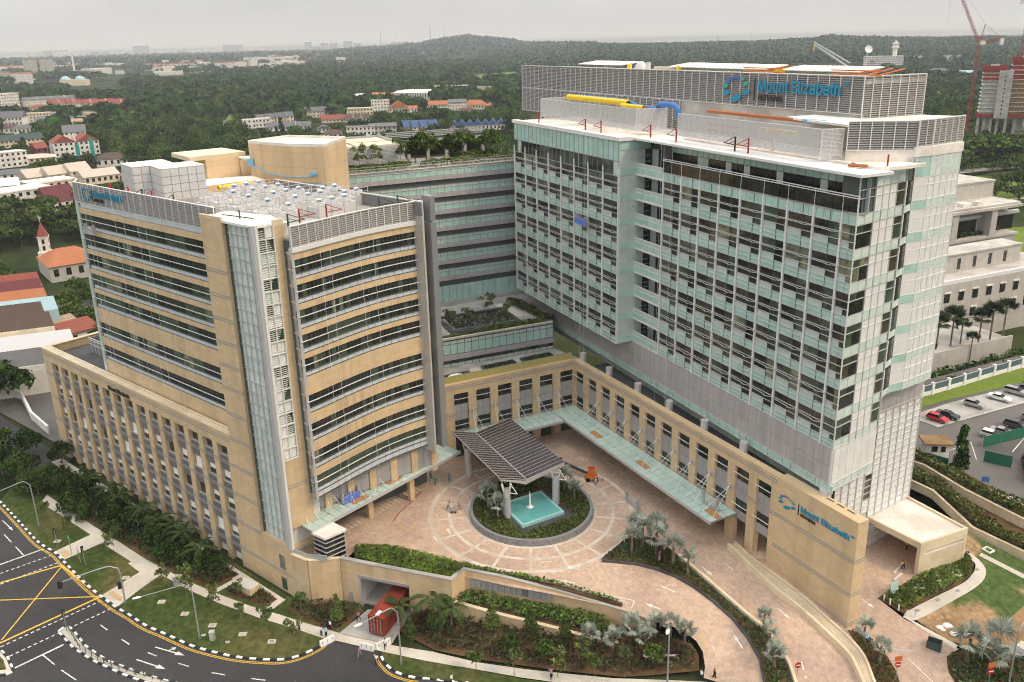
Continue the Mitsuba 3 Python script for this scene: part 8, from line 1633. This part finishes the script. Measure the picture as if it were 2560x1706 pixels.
# ------------------------------------------------------------------ stone building right of the tower
sb = thing('stone_building', 'large pale grey stone building with flat roofs and recessed window bays', 'building')
g0 = Frame((97, 181.5), to=(127, 194.6))
if g0.n @ np.array([.4, -1]) < 0: g0.n = -g0.n
put('annex', g0.box(-30, 28.5, -8, 2.0, -16, 0), 'wall_stone', sb); put('annex_roof', g0.box(-30, 28, 2.0, 2.3, -15.5, -.5), 'concrete', sb); put('annex_parapet', g0.box(-30, 28.5, 2.0, 2.9, -.5, 0), 'wall_stone', sb)
put('wing', g0.box(-34, 70, -8, 12.4, -30, -16), 'wall_stone', sb); put('wing_roof', g0.box(-34, 70, 12.4, 12.6, -29.5, -16.5), 'concrete', sb); put('wing_parapet', g0.box(-34, 70, 12.4, 13.4, -16.6, -16), 'alu_light', sb)
for s in np.arange(2, 68, 5.2):
    for z in (7.6, 2.6): ubox('window', g0.M(s, s + 1.9, z, z + 2.4, -16.2, -15.85), 'glass_dark', sb); ubox('window_head', g0.M(s - .2, s + 2.1, z + 2.45, z + 2.8, -16.1, -15.7), 'wall_white', sb)
put('penthouse', g0.box(20, 60, 12.6, 17.5, -29, -23), 'wall_stone', sb); put('penthouse_roof', g0.box(19.6, 60, 17.5, 17.9, -29.4, -22.6), 'concrete', sb)
for s in np.arange(23, 58, 6): ubox('window', g0.M(s, s + 1.2, 13.4, 16.4, -23.1, -22.92), 'glass_dark', sb)
put('skylight', g0.box(-8, 4, 12.6, 13.6, -29, -22), 'light_blue', sb)
put('main', g0.box(-10, 90, -8, 13, -70, -46), 'wall_stone', sb)
put('upper', g0.box(-10, 90, 13, 22.5, -70, -50), 'wall_stone', sb); put('cornice', cat([g0.box(-10.4, 90, z, z + .7, -70.4, -45.4) for z in (12.6, )] + [g0.box(-10.4, 90, 21.6, 22.4, -70, -45.0)]), 'concrete', sb)
put('upper_roof', g0.box(-10, 90, 22.5, 23.0, -69, -46), 'concrete', sb)
for s in np.arange(-8, 88, 17): ubox('bay_pier', g0.M(s, s + 2.6, 12.6, 21.6, -50, -45.6), 'wall_stone', sb); ubox('bay_window', g0.M(s + 3, s + 16, 13.4, 18.0, -50, -49.8), 'glass_dark', sb); ubox('bay_beam', g0.M(s + 2.7, s + 16.8, 18.6, 19.6, -49.6, -48.6), 'alu', sb)
for s in np.arange(-8, 88, 5.6): ubox('window', g0.M(s, s + 2.2, 8.0, 10.6, -46.1, -45.85), 'glass_dark', sb)
put('top_block', g0.box(10, 90, 22.5, 28, -69, -56), 'wall_stone', sb); put('top_roof', g0.box(9.6, 90, 28, 28.5, -69.4, -55.6), 'concrete', sb)
rc = np.random.default_rng(2)
for i in range(14): ubox('roof_unit', g0.M(-6 + 6 * i, -6 + 6 * i + 2.6, 23.0, 24.2, -49.5 + rc.uniform(-1, 1), -47.4), 'roof_white', sb)
bed('roof_shrubs', Polygon([g0.xy(-6, -49.4), g0.xy(84, -49.4), g0.xy(84, -47.6), g0.xy(-6, -47.6)]), hz(13), 5, .5, (.05, .075, .028), 2.2, 71)
for i, (x, y, s) in enumerate([(100.9,186.3,1.05),(105.4,188.4,1.1),(108.4,189.6,.85),(113.4,190.6,1.0),(116.6,191.6,1.1),(121.4,194.4,1.08),(109.5,186.6,.7),(96.5,181.0,.7)]):
    plant('tall_palm', 'palm_tall', x, y, -3.2 if s > .8 else -3.4, s * 1.15, f'{DT[i]} tall fan palm in the clump before the stone building', 'palm', 'tall palms before the stone building', sz=s)
bed('shrubs', Polygon([(82,164),(88,166.5),(100,172.6),(118,181.5),(140,193),(138,199),(116,189),(98,181),(84,172)]), hz(-3.6), 5, .5, (.055, .085, .026), 3.4, 72, .45, .05, 5.)
# ------------------------------------------------------------------ concrete tower under construction, cranes
def storeyed(name, label, cx, cy, w, d, z0, z1, n, skin, az=-30, slab='wall_white', top=3):
    t = thing(name, label, 'building'); f = Frame((cx, cy), az); f = Frame(f.xy(-w / 2), az); f.n = np.array([f.d[1], -f.d[0]]); sh = (z1 - z0) / n
    for i in range(n):
        ubox('floor_slab', f.M(-.4, w + .4, z0 + sh * (i + 1) - .4, z0 + sh * (i + 1), -d - .4, .4), slab, t)
        ubox('storey', f.M(.5, w - .5, z0 + sh * i, z0 + sh * (i + 1) - .4, -d + .5, -.4), skin if i < n - top else 'red_steel', t)
    put('safety_screen', cat([f.box(-1.0, w + 1.0, z, z + 2.8, o, o + .15) for z in (z1 - .5, z0 - 1.6) for o in (-d - 1, .9)] + [f.box(s, s + .15, z, z + 2.8, -d - 1, 1) for z in (z1 - .5, z0 - 1.6) for s in (-1, w + .9)]), 'red_steel', t)
    for a in np.linspace(0, w - 2, 4): ubox('column', f.M(a, a + 1.8, -8, z0, -4, -1), 'concrete', t)
    put('core', f.box(w * .3, w * .7, -8, z1 + 3, -d * .7, -d * .3), 'concrete', t); return t, f
storeyed('unfinished_tower', 'left concrete tower under construction with open storeys', 368, 651, 15, 14, 12, 46, 12, 'concrete', -28)
t, f = storeyed('unfinished_tower', 'right concrete tower under construction with red screens on top', 386, 640, 20, 16, 12, 52, 12, 'soil_light', -28, top=4)
t = thing('shear_wall', 'grey concrete wall with slot windows between the unfinished towers', 'wall'); f = Frame((368, 644), -28); f.n = np.array([f.d[1], -f.d[0]]); put('wall', f.box(0, 9, 10, 45, -2, 0), 'concrete', t)
for z in np.arange(13, 43, 3): ubox('slot', f.M(4, 4.8, z, z + 1.4, -.1, .06), 'glass_black', t)
t = thing('striped_tower', 'white residential tower with red and black striped balconies at the right edge', 'building'); f = Frame((392, 628), -28); f.n = np.array([f.d[1], -f.d[0]])
put('wall', f.box(3, 26, -8, 84, -16, 0), 'wall_white', t); put('red_strip', f.box(.4, 3, -8, 84, -15.9, .1), 'red_paint', t)
for z in np.arange(-5, 82, 3.3): ubox('balcony', f.M(-2.6, .4, z, z + 1.3, -12, -.2), 'wall_white', t); ubox('opening', f.M(-2.2, .38, z + 1.3, z + 3.3, -12, -1), 'black_paint', t)
put('crown', f.box(0, 6, 60, 76, -15.8, .12), 'red_paint', t)
def lattice(a, b, w, n, r=.10):
    a, b = np.array(a, float), np.array(b, float); d = (b - a) / np.linalg.norm(b - a); u = np.cross(d, [0, .3, 1.]) if abs(d[2]) < .9 else np.array([1., 0, 0]); u -= d * (u @ d); u /= np.linalg.norm(u); v = np.cross(d, u); ms = []
    C = [(u + v) * w / 2, (u - v) * w / 2, (-u - v) * w / 2, (v - u) * w / 2]
    for c in C: ms.append(trimesh.creation.cylinder(r * 1.3, segment=[a + c, b + c], sections=5))
    for i in range(n):
        for j in range(4): ms.append(trimesh.creation.cylinder(r * .8, segment=[a + (b - a) * i / n + C[j], a + (b - a) * (i + 1) / n + C[(j + 1) % 4]], sections=4))
    return cat(ms)
def crane(label, x, y, z0, z1, jib, tail, rm='red_steel', w=2.0):
    t = thing('tower_crane', label, 'crane'); top = np.array([x, y, z1])
    put('mast', lattice((x, y, z0), top, w, int((z1 - z0) / 2.5)), rm, t, kind='stuff'); put('jib', lattice(top + [0, 0, 1], jib, 1.4, 22), rm, t, kind='stuff'); put('tail', lattice(top + [0, 0, 1], tail, 1.4, 6), rm, t, kind='stuff')
    apex = top + [(tail[0] - x) * .2, 0, 14]; MB().bar(top, apex, .3).bar(apex, jib, .06, 4).bar(apex, tail, .1, 4).put('tie', rm, t); put('cab', trimesh.creation.box((3, 3, 2.6)).apply_translation(top + [1.5, -1.6, 1.3]), 'wall_white', t); put('counterweight', trimesh.creation.box((2.2, 2.2, 4.4)).apply_translation(np.array(tail) - [0, 0, 2]), 'wall_white', t); put('cable', trimesh.creation.cylinder(.06, segment=[jib, np.array(jib) - [0, 0, 34]], sections=4), 'mull_dark', t)
crane('tall red luffing crane left of the unfinished towers with its jib raised high', 346, 638, -8, 64, (322, 640, 112), (360, 634, 68)); crane('red luffing crane standing on the right unfinished tower', 385, 648, 55, 92, (405, 650, 118), (378, 646, 96)); crane('second red crane at the right edge above the unfinished tower', 394, 640, 55, 88, (418, 640, 126), (386, 640, 90))
# trees by the field
for i, (x, y, s, g_) in enumerate([(294,519,17,'round_4'),(312,530,14,'round_0'),(330,536,16,'round_2'),(345,548,15,'round_0'),(276,508,10,'round_4'),(236,402,10,'umbrella_0'),(250,405,12,'umbrella_1'),(262,412,12,'umbrella_1'),(244,396,8,'umbrella_0'),(222,396,6.5,'round_2'),(214,394,6,'round_0'),(228,400,6,'round_1'),(205,388,6,'round_3')]):
    plant('field_tree', 'tree_' + g_, x, y, -7.4, s, 'broad dark tree around the sports field', grp='trees around the sports field', sz=s * (.75 if 'round' in g_ else 1.0))
put('sports_field', drape([(205,408),(231,432),(256,479),(340,520),(330,440),(270,408),(215,396)], hz(-7.2), .35, 30.), 'bright_grass', kind='structure'); put('field_path', drape(strip([(200,399),(232,408),(300,428)], 3.), hz(-6.8), 0, 30.), 'path_concrete', kind='structure'); put('car_lot', drape(strip([(240,492),(340,530),(420,570)], 12.), hz(-6.9), 0, 30.), 'concrete', kind='structure')
# big rain trees over the far road on the left, garden trees
RTN = [(-215,372,13),(-236,392,14),(-196,390,12),(-255,375,13),(-222,352,10),(-248,352,10),(-190,366,9),(-270,400,13),(-205,405,12),(-282,380,11),(-232,415,11)]
for i, (x, y, s) in enumerate(RTN): plant('rain_tree', f'tree_umbrella_{i % 2}', x, y, -7.2, s, 'wide spreading rain tree over the road behind the church tower', grp='rain trees over the far road', sz=s * .95)
for i, (x, y, s, lb) in enumerate([(-236,461,8,'bright green round tree behind the white flat building'),(-124,186,8.6,'big dark round tree beside the yellow podium'),(-129,193,6.5,'dark tree behind the big round one at the podium corner')]): plant('garden_tree', ['tree_round_4','tree_round_1','tree_round_3'][i], x, y, -7.2, s, lb, sz=s*.85)
HR = [(-196,309,4.5),(-190,301,4.6),(-184,294,4.2),(-178,287,4.4),(-172,281,4.6),(-166,274,4.6),(-159,267,4.8),(-152,281,4.4),(-146,262,4.8),(-138,250,4.6),(-131,247,4.2),(-204,316,4.6),(-212,322,4.2),(-126,240,4.4),(-120,232,4.2),(-203,300,4.4),(-193,291,4.0),(-113,222,4.4),(-108,214,4.0),(-142,270,4.0),(-112,231,4.2),(-106,205,3.8)]
for i, (x, y, s) in enumerate(HR): plant('hedge_tree', ('tree_round_4', 'tree_round_0', 'tree_round_2')[i % 3], x, y, -7.4, s, 'leafy tree in the belt between the terraced roofs and the church', grp='tree belt by the church', sz=s * .95)
# ------------------------------------------------------------------ woods: the nearest trees one by one, then the mass
rw = np.random.default_rng(17)
def clear(x, y):
    for cx, cy, w, d in HB:
        dd = np.array([x - cx, y - cy]); u = np.array([cx, cy]) / np.hypot(cx, cy); a = dd @ u; b = abs(dd @ np.array([-u[1], u[0]]))
        if b < w * .82 and -18 - .085 * np.hypot(cx, cy) < a < d + 3: return False
    for (px0, px1, py0, py1) in ((-352, -300, 930, 1092), (-142, -80, 1640, 1990), (-90, 36, 1760, 2290)):
        if px0 < x < px1 and py0 < y < py1: return False
    return True
pts = []
for _ in range(9000):
    az = rw.uniform(56, 123); r = math.sqrt(rw.uniform(230 ** 2, 1000 ** 2)); x, y = r * math.cos(math.radians(az)), r * math.sin(math.radians(az))
    if az < 89 and not (az < 64.5): continue
    if az < 64.5 and (r < 560 or (320 < x < 430 and 590 < y < 700)): continue
    if az > 108 and r < 420: continue
    if r < 420 and az > 100: continue
    if 96 < az < 108 and r < 330: continue
    if clear(x, y): pts.append((r, x, y))
pts.sort(); keep = []
grid = {}
for r, x, y in pts:
    m = 8.0 if r < 700 else 9.5; c = (int(x // m), int(y // m))
    if any(abs(x - q[0]) ** 2 + abs(y - q[1]) ** 2 < m * m for i in (-1, 0, 1) for j in (-1, 0, 1) for q in grid.get((c[0] + i, c[1] + j), [])): continue
    grid.setdefault(c, []).append((x, y)); keep.append((r, x, y))
for i, (r, x, y) in enumerate(keep):
    s = rw.uniform(5.0, 8.0) * (1.12 if r > 600 else 1); g_ = 'tree_round_%d' % rw.integers(0, 5) if rw.random() < .8 else 'tree_umbrella_%d' % rw.integers(0, 2) if rw.random() < .75 else 'tree_tall_0'
    if i < 240: plant('wood_tree', g_, x, y, -7.4, s, 'leafy tree standing among the houses beyond the site', grp='trees among the houses', sz=s * rw.uniform(.8, 1.15))
    else: copy(g_, f'woodland__{i:04d}', x, y, -7.4, s, s * rw.uniform(.8, 1.15))
lab('woodland', kind='stuff')
def far_crowns(n, r0, r1, size, quads, seed, azs, base=(.040, .062, .022), dens=None):
    r = np.random.default_rng(seed); az = np.radians(r.uniform(*azs, n)); R = np.sqrt(r.uniform(r0 ** 2, r1 ** 2, n)); P = np.column_stack([R * np.cos(az), R * np.sin(az)])
    if dens is not None: P = P[dens(P, r)]
    P = P[[clear(*p) for p in P]] if r0 < 1700 else P
    z = h_terrain(P); s = size * r.uniform(.65, 1.35, len(P)); tone = np.exp(r.normal(0, .20, (len(P), 1))) * (1 + r.normal(0, .07, (len(P), 3)))
    C = []; N = []; B_ = []
    for k in range(quads):
        v = r.normal(0, 1, (len(P), 3)); v /= np.linalg.norm(v, axis=1, keepdims=True); v[:, 2] = np.abs(v[:, 2]) * .9 - .22
        C.append(np.column_stack([P, z]) + np.column_stack([0 * s, 0 * s, s * .75]) + v * s[:, None] * [1, 1, .72] * r.uniform(.72, 1.05, (len(P), 1))); N.append(v); B_.append(np.array(base) * tone)
    return leafset(np.vstack(C), np.vstack(N), np.tile(s * .38, quads), np.vstack(B_), seed, .24, .30, .8)
def leftwood(P, r):
    az = np.degrees(np.arctan2(P[:, 1], P[:, 0])); R = np.hypot(*P.T); n = meshkit.fbm(np.column_stack([P / 260, 0 * R]), 3, 8)
    edge = np.interp(az, [96, 104, 110, 113, 117, 122], [3300, 2900, 2300, 1750, 1450, 1300]); return (R < edge) | (n > .56)
w1 = far_crowns(5200, 1000, 2400, 11, 44, 3, (89, 123), (.036, .062, .017), leftwood); w2 = far_crowns(6200, 2400, 4600, 13, 15, 4, (88, 123), (.040, .064, .019), leftwood)
def city(P, r): n = meshkit.fbm(np.column_stack([P / 420, 0 * P[:, 0]]), 3, 6); return n > .44
w3 = far_crowns(7500, 4600, 9800, 24, 8, 5, (96, 123), (.048, .064, .028), city); w4 = far_crowns(9500, 2300, 5200, 12.5, 14, 6, (54, 91), (.040, .064, .020)); w5 = far_crowns(3600, 4200, 7600, 18, 10, 7, (84, 102), (.040, .056, .024)); w6 = far_crowns(1900, 900, 2300, 8.5, 34, 8, (55, 66.5))
k = put_leaf('forest', joinl([w1, w2, w3, w4, w5, w6]), kind='stuff')
# ------------------------------------------------------------------ pale blocks and towers of the far city
rcity = np.random.default_rng(23); FB = 0
while FB < 190:
    az = rcity.uniform(97, 122); R = rcity.uniform(2900, 9000); x, y = R * math.cos(math.radians(az)), R * math.sin(math.radians(az))
    if R < np.interp(az, [96, 104, 110, 113, 117, 122], [4200, 3300, 2900, 2700, 2500, 2300]): continue
    if meshkit.fbm(np.array([[x / 420, y / 420, 0]]), 3, 6)[0] > .52: continue
    w, d, h = rcity.uniform(24, 95), rcity.uniform(14, 26), rcity.uniform(9, 26); f = Frame((x, y), az - 90 + rcity.uniform(-40, 40)); z = float(h_terrain(np.array([[x, y]]))[0])
    red = rcity.random() < .28; t = thing('far_block', 'tiny pale building on the hazy plain far beyond the woods', 'building', 'pale buildings on the far plain')
    put('wall', f.box(-w / 2, w / 2, z - 3, z + h, -d, 0), 'far_block', t); put('roof', f.box(-w / 2, w / 2, z + h, z + h + (4 if red else 1.5), -d, 0), 'roof_orange' if red else 'roof_white', t); FB += 1
for i, (az, el, R, w, lb) in enumerate([(117.5,.03,9000,110,'left one of a pair of small grey towers on the horizon'),(116.9,.05,9000,110,'right one of a pair of small grey towers on the horizon'),(112.6,.18,9500,150,'single broad grey tower on the left horizon'),(107.3,.12,10000,200,'wide grey slab on the horizon left of the wooded hill'),(102.7,.18,9200,70,'slim tower on the horizon near the wooded hill'),(101.7,.10,9400,80,'grey tower right of the slim one on the horizon'),(101.1,.08,9400,80,'pale tower between grey towers on the horizon'),(100.2,.18,9000,90,'pale tower just left of the wooded hill'),(99.6,.04,9300,70,'short tower at the foot of the wooded hill'),(97.2,.06,9800,90,'faint tower above the left slope of the hill'),(96.7,.06,9800,110,'faint broad tower above the left slope of the hill')]):
    x, y = R * math.cos(math.radians(az)), R * math.sin(math.radians(az)); h = 75 + R * math.tan(math.radians(el)); t = thing('far_tower', lb, 'tower'); f = Frame((x, y), az - 90)
    put('wall', f.box(-w / 2, w / 2, -15, h, -40, 0), 'far_grey', t)
for i in range(60):
    az = rcity.uniform(98.5, 121); R = rcity.uniform(8800, 10500); x, y = R * math.cos(math.radians(az)), R * math.sin(math.radians(az)); w = rcity.uniform(60, 150); h = rcity.uniform(20, 62); t = thing('skyline_block', 'faint low block on the hazy city skyline', 'building', 'faint blocks on the city skyline'); put('wall', Frame((x, y), az - 90).box(-w / 2, w / 2, -15, h, -40, 0), 'far_grey' if rcity.random() < .5 else 'far_block', t)
for i, (az, R, h, lb) in enumerate([(94.9,6300,205,'left of two tall red masts on the wooded hill'),(94.0,6300,195,'right of two tall red masts on the wooded hill'),(98.1,6600,165,'slim mast above the left shoulder of the hill'),(97.2,6600,130,'shorter mast above the left shoulder of the hill'),(76.4,3600,78,'left slim mast above the glass tower roof'),(74.4,3600,76,'right slim mast above the glass tower roof')]):
    x, y = R * math.cos(math.radians(az)), R * math.sin(math.radians(az)); t = thing('radio_mast', lb, 'mast'); put('mast', lofted([(x, y, 0), (x, y, h * .6), (x, y, h)], [R * .0005, R * .00036, R * .00012], 6), 'far_grey', t)
for i, (x0, y0, x1, y1, h) in enumerate([(-1466,2955,-1466,2955,62)]): t = thing('chimney_stack', 'single thin white stack rising above the left woods', 'chimney'); put('stack', lofted([(x0, y0, -8), (x0, y0, h)], [3.6, 2.6], 10), 'wall_white', t)
t = thing('domed_hall', 'low building with two pale domes at the edge of the left woods', 'hall'); put('wall', trimesh.creation.box((62, 24, 14)).apply_translation((-1060, 2130, 0)), 'wall_cream', t)
for x in (-1082, -1046): put('dome', lathe([(0, 9), (6, 7.6), (11, 3), (12, 0)], 16, (x, 2130, 7)), 'roof_aqua', t)
# ------------------------------------------------------------------ the air
scene['air'] = {'type': 'homogeneous', 'albedo': {'type': 'rgb', 'value': [.955, .955, .96]}, 'sigma_t': {'type': 'rgb', 'value': [.000070, .000078, .000090]}}
scene['clear'] = {'type': 'null'}
scene['haze'] = {'type': 'cube', 'bsdf': {'type': 'ref', 'id': 'clear'}, 'interior': {'type': 'ref', 'id': 'air'}, 'to_world': T4().translate([0, 6900, 90]).scale([13600, 7400, 160])}
lab('haze', kind='stuff')
scene['camera']['medium'] = {'type': 'ref', 'id': 'air'}
scene = {**{k: v for k, v in scene.items() if k in ('air', 'clear')}, **{k: v for k, v in scene.items() if k not in ('air', 'clear')}}
